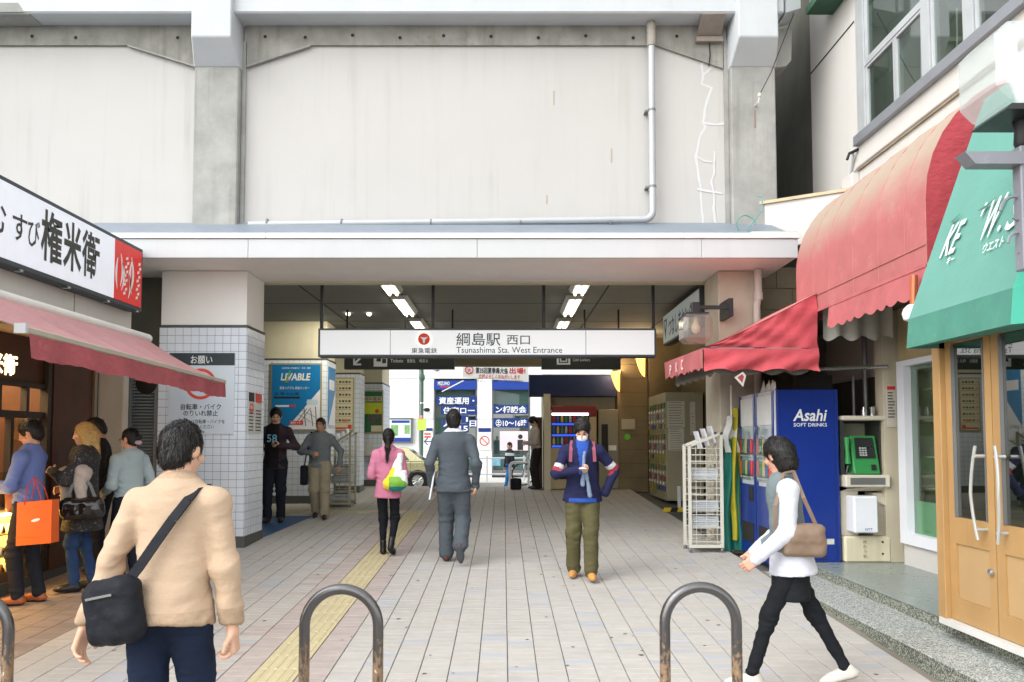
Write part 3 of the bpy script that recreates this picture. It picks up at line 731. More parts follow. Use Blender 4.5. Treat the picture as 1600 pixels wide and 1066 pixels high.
# ---- sedan at the kerb, facing left
def car():
    wxr = xat(655, 27.6); L0 = wxr + 1.0                      # rear wheel centre, rear bumper
    g = gz(27.6) - .03; y0, y1 = 27.3, 28.98
    c = thing('parked_car', (wxr - 1.3, (y0 + y1) / 2, g), 'pale gold sedan on the street beyond the passage', 'car')
    P = mat('gold car paint', (190, 184, 140), .25, metal=.3, var=.02, coat=.6)
    def X(d): return L0 - d
    low = [(0, .42), (.02, .80), (.12, .93), (.95, .97), (1.6, .96), (3.2, .94), (3.35, .93), (4.35, .80), (4.52, .66), (4.55, .40), (4.45, .22), (.1, .24)]
    mb = MB().slab([(X(d), y0, g + h) for d, h in low][::-1], (0, y1 - y0, 0))
    obj('body', mb, P, c, bev=.05, seg=3, smooth=True)
    cab = [(.78, .955), (1.38, 1.40), (1.75, 1.46), (2.55, 1.45), (3.0, 1.38), (3.62, .94)]
    n = len(cab); vs = []
    for yy, s in ((y0 + .06, 1), (y1 - .06, -1)):
        for d, h in cab: vs.append((X(d), yy + s * .22 * max(0, (h - .95) / .5), g + h))
    fs = [tuple(range(n)), tuple(range(n, 2 * n))[::-1]] + [(i, n + i, n + (i + 1) % n, (i + 1) % n) for i in range(n)]
    obj('cabin', MB().add(vs, fs), P, c, bev=.03, seg=2, smooth=True)
    G = mat('car glass', (44, 54, 58), .08, spec=.6, var=.05)
    def side(pts, m, name, off):
        return obj(name, MB().slab([(X(d), y0 + .06 + .22 * (h - .95) / .5 - off, g + h) for d, h in pts], (0, .012, 0)), m, c)
    side([(1.62, 1.36), (1.30, 1.01), (2.2, 1.01), (2.2, 1.36)], G, 'side_window', .012)
    side([(2.3, 1.36), (2.3, 1.01), (3.30, 1.01), (2.88, 1.34)], G, 'side_window', .012)
    rw = [(X(.86), y0 + .25, g + 1.0), (X(1.33), y0 + .36, g + 1.36), (X(1.33), y1 - .36, g + 1.36), (X(.86), y1 - .25, g + 1.0)]
    obj('rear_window', MB().slab(rw, (.014, 0, .014)), G, c)
    for d in (1.95, 2.85): obj('door_handle', MB().box(X(d), X(d) - .17, y0 - .02, y0 + .01, g + .80, g + .835), M_steel, c)
    for d in (1.25, 2.25, 3.3): obj('door_gap', MB().box(X(d) - .006, X(d) + .006, y0 - .003, y0 + .01, g + .35, g + .94), M_dark, c)
    obj('belt_trim', MB().box(X(.3), X(4.3), y0 - .012, y0 + .01, g + .60, g + .64), M_grey, c)
    obj('tail_lamp', MB().box(X(-.01), X(.1), y0 - .01, y0 + .25, g + .62, g + .78), M_red, c)
    for d in (1.0, 3.72):
        w = obj('wheel', MB().lathe((X(d), y0 - .045, g + .31), [(.19, .03), (.29, 0), (.31, .04), (.31, .17), (.2, .2)], 24, 'y'), mat('tyre', (28, 28, 28), .9), c, smooth=True)
        rim = MB().lathe((X(d), y0 - .05, g + .31), [(.001, .02), (.05, .0), (.06, .03), (.18, .03), (.2, .0), (.2, .05)], 24, 'y')
        for k in range(10):
            t = k * math.pi / 5; rim.tube([(X(d) + .05 * math.cos(t), y0 - .042, g + .31 + .05 * math.sin(t)), (X(d) + .185 * math.cos(t), y0 - .042, g + .31 + .185 * math.sin(t))], .016, 6)
        obj('rim', rim, mat('alloy', (196, 196, 190), .3, metal=.6), w, smooth=True)
        obj('wheel_arch', MB().tube([(X(d) + .36 * math.cos(t), y0 - .004, g + .31 + .36 * math.sin(t)) for t in [i * math.pi / 12 for i in range(13)]], .012, 6), M_dark, c)
        obj('wheel_well', MB().lathe((X(d), y0 - .004, g + .31), [(.001, .0), (.35, 0), (.35, .03), (.001, .03)], 24, 'y'), M_dark, c)
car()

# white barrier hoop and bicycle outside the far end
hx0, hx1 = xat(797, 20.3), xat(826, 20.3); hz = zat(723, 20.3); g = gz(20.3)
pts = [(hx0, 20.3, g)] + [(hx0 + .1 - .1 * math.cos(t), 20.3, hz - .1 + .1 * math.sin(t)) for t in [i * math.pi / 12 for i in range(7)]] + [(hx1, 20.3, hz), (hx1, 20.3, g)]
tag(obj('barrier_hoop', MB().tube(pts, .035, 10), M_white, smooth=True), 'white hoop barrier outside the far end beside the standing man', 'barrier')
def bicycle():
    Y = 21.2; x0 = xat(817, Y); r = .29; zc = zat(741, Y)
    b = thing('bicycle', (x0, Y, zc - r), 'bicycle parked outside the far end behind the standing man', 'bicycle')
    for i, xx in enumerate((x0, x0 + .98)):
        w = obj('wheel', MB().tube([(xx + r * math.cos(t), Y, zc + r * math.sin(t)) for t in [k * math.pi / 14 for k in range(29)]], .018, 8), M_dark, b, smooth=True)
        sp = MB()
        for k in range(12):
            t = k * math.pi / 6; sp.tube([(xx, Y, zc), (xx + r * math.cos(t), Y, zc + r * math.sin(t))], .004, 4)
        obj('spokes', sp, M_steel, w)
        obj('mudguard', MB().tube([(xx + (r + .035) * math.cos(t), Y, zc + (r + .035) * math.sin(t)) for t in [k * math.pi / 14 for k in range(1, 11)]], .022, 8), M_steel, b, smooth=True)
    obj('frame', MB().tube([(x0, Y, zc), (x0 + .1, Y, zc + .45), (x0 + .18, Y, zc + .62)], .018, 8).tube([(x0 + .1, Y, zc + .4), (x0 + .45, Y, zc - .05), (x0 + .98, Y, zc)], .018, 8).tube([(x0 + .45, Y, zc - .05), (x0 + .58, Y, zc + .5)], .018, 8), M_steel, b, smooth=True)
    obj('handlebar', MB().tube([(x0 + .18, Y - .25, zc + .66), (x0 + .16, Y, zc + .64), (x0 + .18, Y + .25, zc + .66)], .014, 8), M_steel, b)
    obj('saddle', MB().lathe((x0 + .6, Y, zc + .5), [(.03, 0), (.11, .03), (.10, .07), (.03, .09)], 12), M_black, b)
bicycle()
# building right of the bank
ob = thing('corner_building', (8, 30, .2), 'pale building with slanted sunshade glimpsed above the dark blue awning', 'building')
obj('wall', MB().box(1.2, 12, 34.6, 40, .2, 14), mat('pale far wall', (214, 214, 208), .7), ob)
for i in range(5):
    a = at(905 + i * 15, 560, 33); obj('window', MB().box(a[0], a[0] + .22, 34.5, 34.58, zat(595, 33), 6.5), mat('far window', (96, 118, 122), .3), ob)
# ================================================================== rice ball shop on the left
M_shopwall = mat('shop wall', (214, 210, 203), .7, var=.03, streak=.2, streak_col=(170, 160, 150), bump=.15)
M_wood = mat('dark wood panel', (92, 58, 36), .55, var=.2, scale=3, streak=.4, streak_col=(54, 34, 22))
M_wood2 = mat('counter panel', (108, 84, 66), .6, var=.1)
M_frame = mat('dark frame', (46, 38, 30), .5)
M_cloth = mat('faded red cloth', (184, 136, 136), .85, var=.10, scale=2, bump=.2, wrinkle=.5, streak=.2, streak_col=(150, 110, 108), spot=.35, spot_col=(198, 164, 162), spot_scale=1.8)
M_cloth2 = mat('valance red', (156, 78, 84), .85, var=.18, scale=3, bump=.2, wrinkle=.5, spot=.35, spot_col=(200, 120, 122), spot_scale=2.5)
M_warm = mat('warm lamp', (255, 220, 150), .5, var=0, emit=(255, 196, 110), power=26)
shop = thing('food_shop', (-6, 7, 0), 'low shop with dark wood front and warm lit counter on the left side', 'shop')
UX, LX = -4.6, -4.92
obj('upper_wall', MB().box(-9, UX, 3.2, 9.72, 2.95, 4.12), M_shopwall, shop)
obj('wall_joint', MB().box(UX, UX + .003, 8.42, 8.43, 2.95, 3.4).box(UX, UX + .003, 6.4, 6.41, 2.95, 3.4), M_grey, shop)
obj('roof', MB().box(-9, -4.56, 3.2, 9.75, 4.125, 4.2), M_grey, shop)
obj('ceiling', MB().box(-9, UX, 3.2, 9.7, 2.9, 2.945), mat('shop ceiling', (150, 130, 100), .8), shop)
obj('back_wall', MB().box(-7.2, -7.1, 3.2, 9.7, .1, 2.9), mat('warm back wall', (150, 96, 52), .7, var=.2), shop)
obj('end_wall', MB().box(-7.1, LX + .02, 8.62, 8.7, .1, 2.9), M_wood, shop)
# brown panel, then beige pier
obj('wood_panel', MB().box(LX - .08, LX, 8.56, 9.46, gz(9) - .05, 2.9), M_wood, shop)
obj('panel_frame', MB().box(LX - .06, LX + .03, 8.50, 8.56, gz(9) - .05, 2.9), M_frame, shop)
obj('metal_strip', MB().box(LX - .06, LX + .03, 9.46, 9.52, gz(9) - .05, 2.9).box(LX - .06, LX + .02, 9.56, 9.59, gz(9), 2.9), mat('bronze strip', (150, 136, 116), .4, metal=.4), shop)
obj('beige_pier', MB().box(LX - .3, LX, 9.6, 10.2, gz(9) - .05, 3.0), mat('beige pier', (176, 160, 138), .7, var=.05), shop)
obj('white_post', MB().box(LX - .2, LX + .015, 10.2, 10.34, gz(9) - .05, 3.6), mat('post cream', (210, 200, 186), .6), shop)
# counter, transom, display
obj('counter', MB().box(-5.7, LX, 3.2, 8.5, gz(6) + .05, 1.12), M_wood2, shop)
obj('plinth', MB().box(-5.6, LX + .05, 3.2, 9.45, 0, gz(8) + .12), M_base, shop)
obj('counter_top', MB().box(-5.75, LX + .03, 3.2, 8.5, 1.123, 1.16), M_frame, shop)
obj('transom', MB().box(LX - .08, LX, 3.2, 8.5, 2.06, 2.13).box(LX - .08, LX, 3.2, 8.5, 2.38, 2.43), M_frame, shop)
for yy in (7.0, 7.75, 8.2): obj('mullion', MB().box(LX - .07, LX - .005, yy - .025, yy + .025, 2.13, 2.38), M_frame, shop)
obj('door_mullion', MB().box(LX - .07, LX - .005, 7.93, 7.98, 1.17, 2.06), M_frame, shop)
obj('transom_board', MB().box(LX - .05, LX - .03, 3.2, 8.5, 2.43, 2.9), mat('board brown', (84, 56, 36), .6), shop)
obj('lettering', text_mb('権米衛', (LX - .027, 7.34, 2.50), (0, 1, 0), (0, 0, 1), .22, bold=.02, width=.70), mat('lit letters', (255, 232, 190), .5, var=0, emit=(255, 226, 170), power=2.2), shop)
obj('glass_pane', MB().box(LX - .04, LX - .034, 7.98, 8.5, 1.17, 2.05), M_glass, shop)
# display case
dc = thing('display_case', (-5.2, 7.3, .5), 'warm lit glass display case in the left shop counter', 'display case')
obj('case_back', MB().box(-5.6, -5.55, 6.2, 8.1, 1.16, 1.55), M_frame, dc)
obj('case_glass', MB().box(LX - .022, LX - .018, 6.2, 8.1, 1.17, 1.52), M_glass, dc)
obj('lower_glass', MB().box(LX + .012, LX + .018, 6.2, 8.06, .55, 1.10), M_glass, dc)
obj('lower_back', MB().box(LX + .002, LX + .006, 6.2, 8.06, .55, 1.12), mat('case warm back', (200, 160, 90), .6, emit=(255, 190, 90), power=1.6), dc)
for zz in (.72, .93): obj('shelf', MB().box(LX + .008, LX + .1, 6.2, 8.06, zz - .012, zz), mat('shelf brass', (200, 170, 100), .4), dc)
obj('case_lamp', MB().box(LX + .02, LX + .06, 6.2, 8.06, 1.10, 1.118), M_warm, dc)
M_rice = mat('rice', (226, 216, 196), .8, var=.08, bump=.3, bscale=150); M_nori = mat('seaweed', (40, 46, 34), .6)
M_pick = mat('pickle', (170, 120, 60), .7, var=.2, scale=8)
k = 0
for zz in (.555, .725, .935):
    for yy in [6.9 + .14 * j for j in range(8)]:
        x0 = LX + .05
        mb = MB().slab([(x0 - .03, yy - .05, zz), (x0 - .03, yy + .05, zz), (x0 - .03, yy, zz + .085)], (.055, 0, 0))
        mb.slab([(x0 + .026, yy - .018, zz + .001), (x0 + .026, yy + .018, zz + .001), (x0 + .026, yy + .018, zz + .05), (x0 + .026, yy - .018, zz + .05)], (.003, 0, 0), 1)
        tag(obj('rice_ball', mb, [M_rice if k % 3 else M_pick, M_nori], bev=.006), f'{ORD[int(round((yy - 6.9) / .14))]} rice ball from the street end on the {["lowest", "middle", "top"][(.555, .725, .935).index(zz)]} lit counter shelf', 'rice ball', 'rice balls on the lit shelves'); k += 1
for j, (yy, c) in enumerate([(7.55, (190, 120, 60)), (7.75, (120, 130, 70)), (7.92, (200, 170, 110)), (7.35, (160, 90, 60))]):
    tag(obj('food_tray', MB().lathe((-5.2, yy, 1.165), [(.07, 0), (.10, .05), (.09, .05), (.06, .07), (.001, .09)], 14), mat(f'food {j}', c, .6, var=.3, scale=20, bump=.5), smooth=True), ['bowl of brown food on the shop counter', 'bowl of green food on the shop counter', 'bowl of pale food at the counter edge', 'bowl of reddish food on the shop counter'][j], 'food')
# ceiling downlights of the shop
for j, (xx, yy) in enumerate(((-5.25, 7.55), (-5.8, 6.6), (-5.8, 8.0), (-6.4, 7.2), (-5.3, 6.2))):
    tag(obj('down_light', MB().lathe((xx, yy, 2.87), [(.07, 0), (.09, .015), (.09, .03)], 14), M_warm), ['warm round downlight above the shop counter front', 'warm downlight deep inside the shop, middle one', 'warm downlight inside the shop beside the wood panel', 'warm downlight at the back of the shop', 'warm downlight near the street end of the shop'][j], 'light', 'downlights in the food shop')
    dl = bpy.data.lights.new('shop_glow', 'POINT'); dl.energy = 9; dl.color = (1, .74, .42); dl.shadow_soft_size = .08
    do_ = bpy.data.objects.new('shop_glow', dl); COL.objects.link(do_); do_.location = (xx, yy, 2.80)
# grey shutter between shop and tiled column
sh = thing('louvre_shutter', (-4.8, 10.62, gz(10.6)), 'grey louvred shutter between the shop and the tiled column', 'shutter')
obj('frame', MB().box(-5.05, -4.98, 10.55, 10.7, .4, 3.0).box(-4.66, -4.60, 10.55, 10.72, .4, 3.0).box(-4.98, -4.66, 10.56, 10.7, 2.9, 3.0), mat('shutter frame', (120, 122, 120), .5), sh)
obj('panel_back', MB().box(-4.98, -4.66, 10.68, 10.72, .4, 2.9), M_dark, sh)
zz = .45
slat = None
while zz < 2.88:
    mb = MB().slab([(-4.978, 10.60, zz), (-4.978, 10.655, zz + .032), (-4.978, 10.66, zz + .036), (-4.978, 10.60, zz + .006)], (.316, 0, 0))
    obj('slat', mb, mat('shutter slat', (150, 154, 154), .5), sh); zz += .042

# sign box
sg = thing('shop_sign', (-4.52, 7.5, 3.39), 'long white lit shop sign with black lettering and red emblem square', 'sign')
SX = -4.44
obj('box', MB().box(-4.6, SX, 4.6, 9.64, 3.395, 4.165), mat('sign casing', (62, 70, 76), .5), sg, bev=.006)
obj('face', MB().box(SX + .001, SX + .008, 4.64, 8.93, 3.44, 4.12), mat('shop sign face', (226, 230, 238), .45, var=.03, scale=6, emit=(226, 234, 246), power=.10), sg)
obj('red_square', MB().box(SX + .001, SX + .008, 8.935, 9.6, 3.44, 4.12), mat('sign red', (190, 48, 44), .45, var=.04, emit=(200, 40, 36), power=.12), sg)
M_signink = mat('sign ink', (62, 64, 60), .6, var=0)
lx = SX + .009
def stext(t, y0, w, h, z, bold): obj('lettering', text_mb(t, (lx, y0, z), (0, 1, 0), (0, 0, 1), h, bold=bold, width=w, lift=.002), M_signink, sg)
stext('お', 6.40, .27, .33, 3.66, .012); stext('む', 6.72, .25, .33, 3.66, .012); stext('す', 7.06, .22, .29, 3.66, .010); stext('び', 7.29, .19, .29, 3.66, .008)
stext('権', 7.50, .36, .52, 3.61, .022); stext('米', 7.885, .34, .52, 3.61, .026); stext('衛', 8.235, .36, .52, 3.61, .020)
# emblem: curved grain stems on the red square
em = MB()
def cresc(pts, w):
    n = len(pts)
    for i in range(n - 1):
        a, b = pts[i], pts[i + 1]; wa = w * math.sin(math.pi * (i + .3) / (n)); wb = w * math.sin(math.pi * (i + 1.3) / n) if i < n - 2 else .004
        em.slab([(lx, a[0] - wa, a[1]), (lx, a[0] + wa, a[1]), (lx, b[0] + wb, b[1]), (lx, b[0] - wb, b[1])], (.003, 0, 0))
for y0, z0, z1, bend in ((9.0, 3.56, 3.92, -.03), (9.07, 3.60, 3.98, .05), (9.1, 3.56, 3.9, .06), (9.33, 3.58, 4.0, .05), (9.35, 3.56, 3.98, -.05), (9.27, 3.5, 3.8, .05)):
    cresc([(y0 + bend * math.sin(math.pi * t), z0 + (z1 - z0) * t) for t in [i / 8 for i in range(9)]], .020)
for y0 in (9.19, 9.5):
    for j in range(9):
        zc = 3.54 + j * .052; s = 1 if j % 2 else -1
        yc = y0 + .05 * (j / 8) ** 2 + s * .018
        em.slab([(lx, yc - .024, zc - .022), (lx, yc + .022, zc - .008), (lx, yc + .028, zc + .026), (lx, yc - .018, zc + .012)], (.003, 0, 0))
obj('emblem', em, M_wink, sg)
for yy in (6.4, 7.2, 8.0, 8.8, 9.5): obj('clip', MB().box(SX - .06, SX + .006, yy, yy + .05, 3.375, 3.394), M_steel, sg)

# retractable awning
aw = thing('retractable_awning', (-4.0, 7.5, 2.5), 'faded red retractable awning over the food shop counter', 'awning')
A0, A1 = 5.5, 9.38
IX, IZ, OX, OZ = -4.24, 3.02, -3.34, 2.555
def oz(y): return 2.605 - (y - A0) / (A1 - A0) * .07
obj('cassette', MB().tube([(IX - .05, 4.9, IZ + .03), (IX - .05, A1 + .12, IZ + .03)], .055, 14), mat('cassette white', (214, 212, 206), .5), aw, smooth=True)
obj('wall_rail', MB().box(UX, IX - .1, 5.0, A1 + .1, IZ - .01, IZ + .03), M_grey, aw)
n = 6
for i in range(n):
    y0, y1 = A0 + (A1 - A0) * i / n, A0 + (A1 - A0) * (i + 1) / n
    def f(u, v, y0=y0, y1=y1):
        y = y0 + (y1 - y0) * u; s = math.sin(math.pi * v)
        return (IX + (OX - IX) * v, y, IZ + (oz(y) - IZ) * v - .035 * s - .018 * math.sin(math.pi * u) * s)
    obj('cloth_panel', MB().grid(f, 6, 8), M_cloth, aw, smooth=True)
    def f2(u, v, y0=y0, y1=y1, i=i):
        y = y0 + (y1 - y0) * u
        return (OX + .03 + .012 * math.sin((u + i) * 7) * v + .02 * v, y, oz(y) - .035 - .17 * v - .008 * math.sin((u + i) * 5) - .004 * math.sin((u + i) * 23))
    obj('valance', MB().grid(f2, 10, 5), M_cloth2, aw, smooth=True)
obj('front_bar', MB().slab([(OX - .035, A0 - .03, oz(A0) - .035), (OX + .035, A0 - .03, oz(A0) - .035), (OX + .035, A0 - .03, oz(A0) + .012), (OX - .035, A0 - .03, oz(A0) + .012)], (0, A1 - A0 + .05, oz(A1) - oz(A0))), mat('awning bar', (178, 172, 158), .4, metal=.3), aw, bev=.008)
obj('end_cap', MB().box(OX - .04, OX + .04, A0 - .06, A0 - .031, oz(A0) - .04, oz(A0) + .03), M_white, aw)
obj('arm', MB().tube([(IX, 6.2, IZ - .12), (-3.75, 6.9, 2.62), (OX - .02, 6.0, OZ - .06)], .022, 8).tube([(IX, 8.8, IZ - .12), (-3.75, 8.0, 2.62), (OX - .02, 8.9, OZ - .06)], .022, 8), M_white, aw)
tag(obj('wall_mirror', MB().lathe((-4.35, 9.62, 2.52), [(.02, -.03), (.11, -.02), (.13, 0), (.12, .01)], 18, 'y'), M_dark, smooth=True), 'round black mirror under the end of the left awning', 'mirror')
# ================================================================== shops on the right
M_rwall = mat('right building render', (198, 195, 190), .75, var=.03, scale=.8, streak=.35, streak_col=(176, 164, 144), bump=.15, spot=.12, spot_col=(190, 176, 156))
M_terr = mat('terrazzo top', (128, 138, 132), .3, var=.12, scale=2, grain=.45, grain_col=(168, 176, 170), grain_scale=130, bump=.05)
M_terr_rough = mat('terrazzo riser', (98, 104, 94), .85, var=.25, scale=3, grain=.8, grain_col=(168, 170, 158), grain_scale=110, bump=.6, bscale=70)
M_terr_tread = mat('terrazzo tread', (142, 146, 142), .75, var=.15, scale=3, grain=.75, grain_col=(206, 208, 202), grain_scale=120, bump=.5, bscale=70)
ZS1, ZS2, X1, X2 = .365, .475, 2.87, 3.35
st = thing('terrazzo_steps', (3.4, 6, 0), 'speckled grey terrazzo steps before the shop door', 'steps')
obj('lower_step', MB().box(X1 + .012, X2 + .2, 1.5, 9.0, -.1, ZS1 - .006), M_terr_rough, st)
obj('lower_tread', MB().box(X1, X2 + .02, 1.5, 9.0, ZS1 - .005, ZS1 + .004), M_terr_tread, st, bev=.004)
obj('upper_step', MB().box(X2 + .01, 4.9, 1.5, 11.0, 0, ZS2 - .012), M_terr_rough, st)
obj('upper_tread', MB().box(X2, 4.9, 1.5, 11.0, ZS2 - .011, ZS2), M_terr, st, bev=.004)
obj('grime_line', MB().slab([(X1 - .05, 3, gz(3) + .0135), (X1 + .02, 3, gz(3) + .0135), (X1 + .02, 9, gz(9) + .0135), (X1 - .03, 9, gz(9) + .0135)], (0, 0, .002)), mat('grime', (126, 120, 108), .95, var=.2), st)

RB = thing('corner_shop_building', (6, 7, .4), 'cream rendered shop building on the right with upper window band', 'building')
WX = 4.45
ZW0, ZT, ZW1 = 5.66, zat(97, 9.63), 7.6
obj('upper_wall', MB().box(WX, WX + .3, 2.0, 11.35, 2.6, ZW0 - .18), M_rwall, RB)
obj('wall_above_window', MB().box(WX, WX + .3, 2.0, 9.83, ZW1, 9.5), M_rwall, RB)
obj('wall_end', MB().box(WX, WX + .3, 9.83, 11.35, ZW0 - .18, 9.5), M_rwall, RB)
obj('lower_sill_wall', MB().box(WX + .001, WX + .3, 2.0, 9.83, ZW0 - .18, ZW0), M_rwall, RB)
zg = zat(113, 11.3)
obj('groove', MB().box(WX - .003, WX - .0005, 9.9, 11.35, zg - .012, zg + .012), M_dark, RB)
obj('sill', MB().box(WX - .07, WX + .1, 2.0, 9.86, ZW0 - .13, ZW0 - .005), mat('sill metal', (142, 145, 151), .45, metal=.4), RB, bev=.006)
obj('ledge', MB().box(WX - .05, WX, 2.0, 9.86, ZW0 - .42, ZW0 - .34), M_rwall, RB, bev=.01)
obj('ledge_stain', MB().box(WX - .03, WX - .0015, 2.0, 9.86, ZW0 - .445, ZW0 - .422), mat('ledge grime', (150, 138, 118), .9, var=.3), RB)
obj('dark_room', MB().box(WX + 1.6, WX + 1.7, 2.0, 9.8, 5.5, 8).box(WX + .12, WX + 1.7, 9.78, 9.82, 5.5, 8), mat('room paint', (140, 148, 140), .8), RB)
# windows: real frames and panes
M_alu = mat('aluminium frame', (186, 189, 191), .4, metal=.3)
def pane(y0, y1, z0, z1, fr=.034, depth=.05, name='window'):
    w = obj(name, MB().box(WX + .0, WX + depth, y0, y0 + fr, z0, z1).box(WX, WX + depth, y1 - fr, y1, z0, z1).box(WX, WX + depth, y0 + fr, y1 - fr, z0, z0 + fr).box(WX, WX + depth, y0 + fr, y1 - fr, z1 - fr, z1), M_alu, RB)
    obj('pane', MB().box(WX + .02, WX + .028, y0 + fr, y1 - fr, z0 + fr, z1 - fr), glass('window glass', (205, 216, 210), .20), w)
pane(8.90, 9.62, ZW0, ZT - .06); pane(8.29, 8.95 - .06, ZW0, ZT - .06, depth=.08)
pane(8.29, 9.62, ZT, ZW1)
obj('jamb', MB().box(WX - .02, WX + .1, 9.63, 9.83, ZW0, ZW1), M_alu, RB)
obj('transom_bar', MB().box(WX - .01, WX + .1, 8.29, 9.63, ZT - .058, ZT - .002), M_alu, RB)
obj('post', MB().box(WX - .02, WX + .1, 8.13, 8.28, ZW0, ZW1), M_alu, RB)
pane(7.52, 8.12, ZW0, ZW1); obj('post', MB().box(WX - .02, WX + .1, 7.36, 7.51, ZW0, ZW1), M_alu, RB)
pane(6.7, 7.35, ZW0, ZW1); pane(6.0, 6.69, ZW0, ZW1); pane(5.2, 5.99, ZW0, ZW1)
for yy in (9.2, 8.6, 7.9): obj('tool_leaning', MB().tube([(WX + .14, yy, ZW0 + .02), (WX + .18, yy + .05, ZW0 + .6)], .01, 6), M_wink, RB)
a = at(1313, 25, 10.2); 
obj('green_hood', MB().slab([(WX - .36, 10.55, 7.62), (WX - .36, 10.55, 7.72), (WX, 10.55, 8.2), (WX, 10.55, 7.62)], (0, -.8, 0)), mat('old green hood', (60, 96, 78), .7, var=.3, spot=.5, spot_col=(150, 120, 60)), RB)
obj('wall_cable', MB().tube([(WX - .02, 10.2, 4.98), (WX - .03, 9.95, 5.45), (WX - .06, 9.9, 5.5)], .018, 6), M_white, RB)
obj('conduit', MB().tube([(WX - .03, 9.9, 4.3), (WX - .03, 9.9, 5.2)], .025, 8).tube([(WX - .03, 11.3, 4.9), (WX - .03, 10.3, 5.15), (WX - .03, 9.9, 5.25), (WX - .03, 6.9, 5.27)], .016, 6), M_rwall, RB)
obj('junction_box', MB().box(WX - .1, WX, 9.85, 10.15, 4.9, 5.2), M_rwall, RB, bev=.01)
obj('hook', MB().tube([(WX, 9.86, 5.5), (WX - .1, 9.9, 5.46), (WX - .13, 9.9, 5.38)], .02, 6), M_dark, RB)
# rear wall seen in the gap, its shade put in as dark concrete colour
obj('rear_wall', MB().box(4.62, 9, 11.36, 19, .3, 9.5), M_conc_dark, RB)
# low parapet between the buildings
par = MB().slab([(3.37, 10.62, 4.4), (4.44, 9.95, 4.4), (4.44, 10.05, 4.4), (3.37, 10.72, 4.4)], (0, 0, .60))
obj('parapet', par, M_rwall, RB)
obj('parapet_cap', MB().slab([(3.33, 10.60, 5.003), (4.44, 9.92, 5.003), (4.44, 10.08, 5.003), (3.33, 10.76, 5.003)], (0, 0, .04)), mat('rusty cap', (186, 168, 140), .8, var=.2, spot=.6, spot_col=(120, 92, 64), spot_scale=5), RB)
obj('pipe_stub', MB().tube([(3.1, 9.9, 4.43), (3.45, 9.9, 4.45), (3.47, 9.9, 4.38)], .03, 8), mat('old pipe', (140, 146, 132), .6), RB)
obj('parapet_block', MB().box(3.05, 3.62, 9.74, 10.0, 4.395, 4.42), M_white, RB)

# ---- recess behind the drinks machines
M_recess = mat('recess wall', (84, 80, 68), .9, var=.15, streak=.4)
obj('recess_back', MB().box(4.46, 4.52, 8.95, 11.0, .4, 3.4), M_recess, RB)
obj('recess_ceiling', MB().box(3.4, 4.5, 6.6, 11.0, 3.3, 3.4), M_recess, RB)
obj('beige_pier', MB().box(4.24, 4.44, 8.93, 9.12, ZS2, 3.3), mat('pier paint', (190, 180, 158), .7, streak=.5, var=.06), RB, bev=.006)
obj('pier_gap', MB().box(4.44, 4.46, 8.86, 9.0, ZS2, 3.3), M_dark, RB)
obj('steel_rod', MB().tube([(3.42, 8.8, 2.62), (4.28, 8.9, 2.66)], .022, 8), M_steel, RB)
obj('pipes', MB().tube([(4.30, 9.5, .5), (4.30, 9.5, 3.2)], .03, 8).tube([(4.18, 9.55, .5), (4.18, 9.55, 2.6)], .02, 8), M_grey, RB)
obj('meter_box', MB().box(3.55, 3.95, 9.6, 9.8, 2.25, 2.62), mat('meter dark', (48, 46, 42), .6), RB)
a = at(1385, 600, 8.925); b = at(1402, 662, 8.925)
nb = tag(obj('paper_notice', MB().box(4.27, 4.38, 8.915, 8.926, 1.98, 2.46), mat('old paper', (196, 190, 176), .8, var=.05)), 'narrow paper notice with red heading on the beige pier', 'notice')
obj('red_heading', MB().box(4.28, 4.37, 8.911, 8.914, 2.40, 2.44), M_red, nb)
tx = MB()
for i in range(9): tx.box(4.285, 4.285 + random.uniform(.05, .08), 8.911, 8.914, 2.36 - i * .034, 2.372 - i * .034)
obj('printed_lines', tx, M_ink, nb)
# torn white lining under the big awning
def lining(u, v): return (3.45 + .75 * u, 8.6 + .02 * math.sin(u * 23), 3.28 - (.34 + .03 * math.sin(u * 19)) * v)
tag(obj('cloth_lining', MB().grid(lining, 30, 4), mat('dirty white cloth', (170, 166, 156), .9, var=.15), smooth=True), 'dirty white frilled lining hanging under the large red awning', 'cloth')

# shop window wall
SWX = 4.38
obj('window_wall_low', MB().box(SWX, SWX + .15, 4.0, 8.82, ZS2, zat(850, 8.7)), M_rwall, RB)
obj('window_wall_high', MB().box(SWX, SWX + .15, 4.0, 8.84, zat(565, 8.75), 3.3), mat('dim wall', (176, 160, 120), .8), RB)
zwb, zwt = zat(850, 8.7), zat(565, 8.75)
M_wf = mat('white window frame', (222, 224, 230), .4, var=.03)
sw = obj('shop_window', MB().box(SWX - .04, SWX + .1, 8.66, 8.82, zwb, zwt).box(SWX - .04, SWX + .1, 6.2, 6.3, zwb, zwt).box(SWX - .04, SWX + .1, 6.3, 8.66, zwb, zwb + .12).box(SWX - .04, SWX + .1, 6.3, 8.66, zwt - .06, zwt).box(SWX - .03, SWX + .1, 7.4, 7.5, zwb + .12, zwt - .06), M_wf, RB)
obj('pane', MB().box(SWX + .04, SWX + .046, 6.3, 8.66, zwb + .12, zwt - .06), glass('shop glass', (225, 235, 228), .05), sw)
obj('green_panel', MB().box(SWX + .06, SWX + .07, 6.3, 8.64, zwb + .12, zwb + .47), mat('green film', (168, 206, 172), .5, var=.04), sw)
obj('room', MB().box(6.0, 6.1, 3.0, 9.0, .4, 3.2).box(SWX + .15, 6.0, 8.88, 8.95, .4, 3.2).box(SWX, 6, 2.9, 3.0, .4, 3.2), mat('shop room', (204, 198, 178), .8, var=.1), RB)
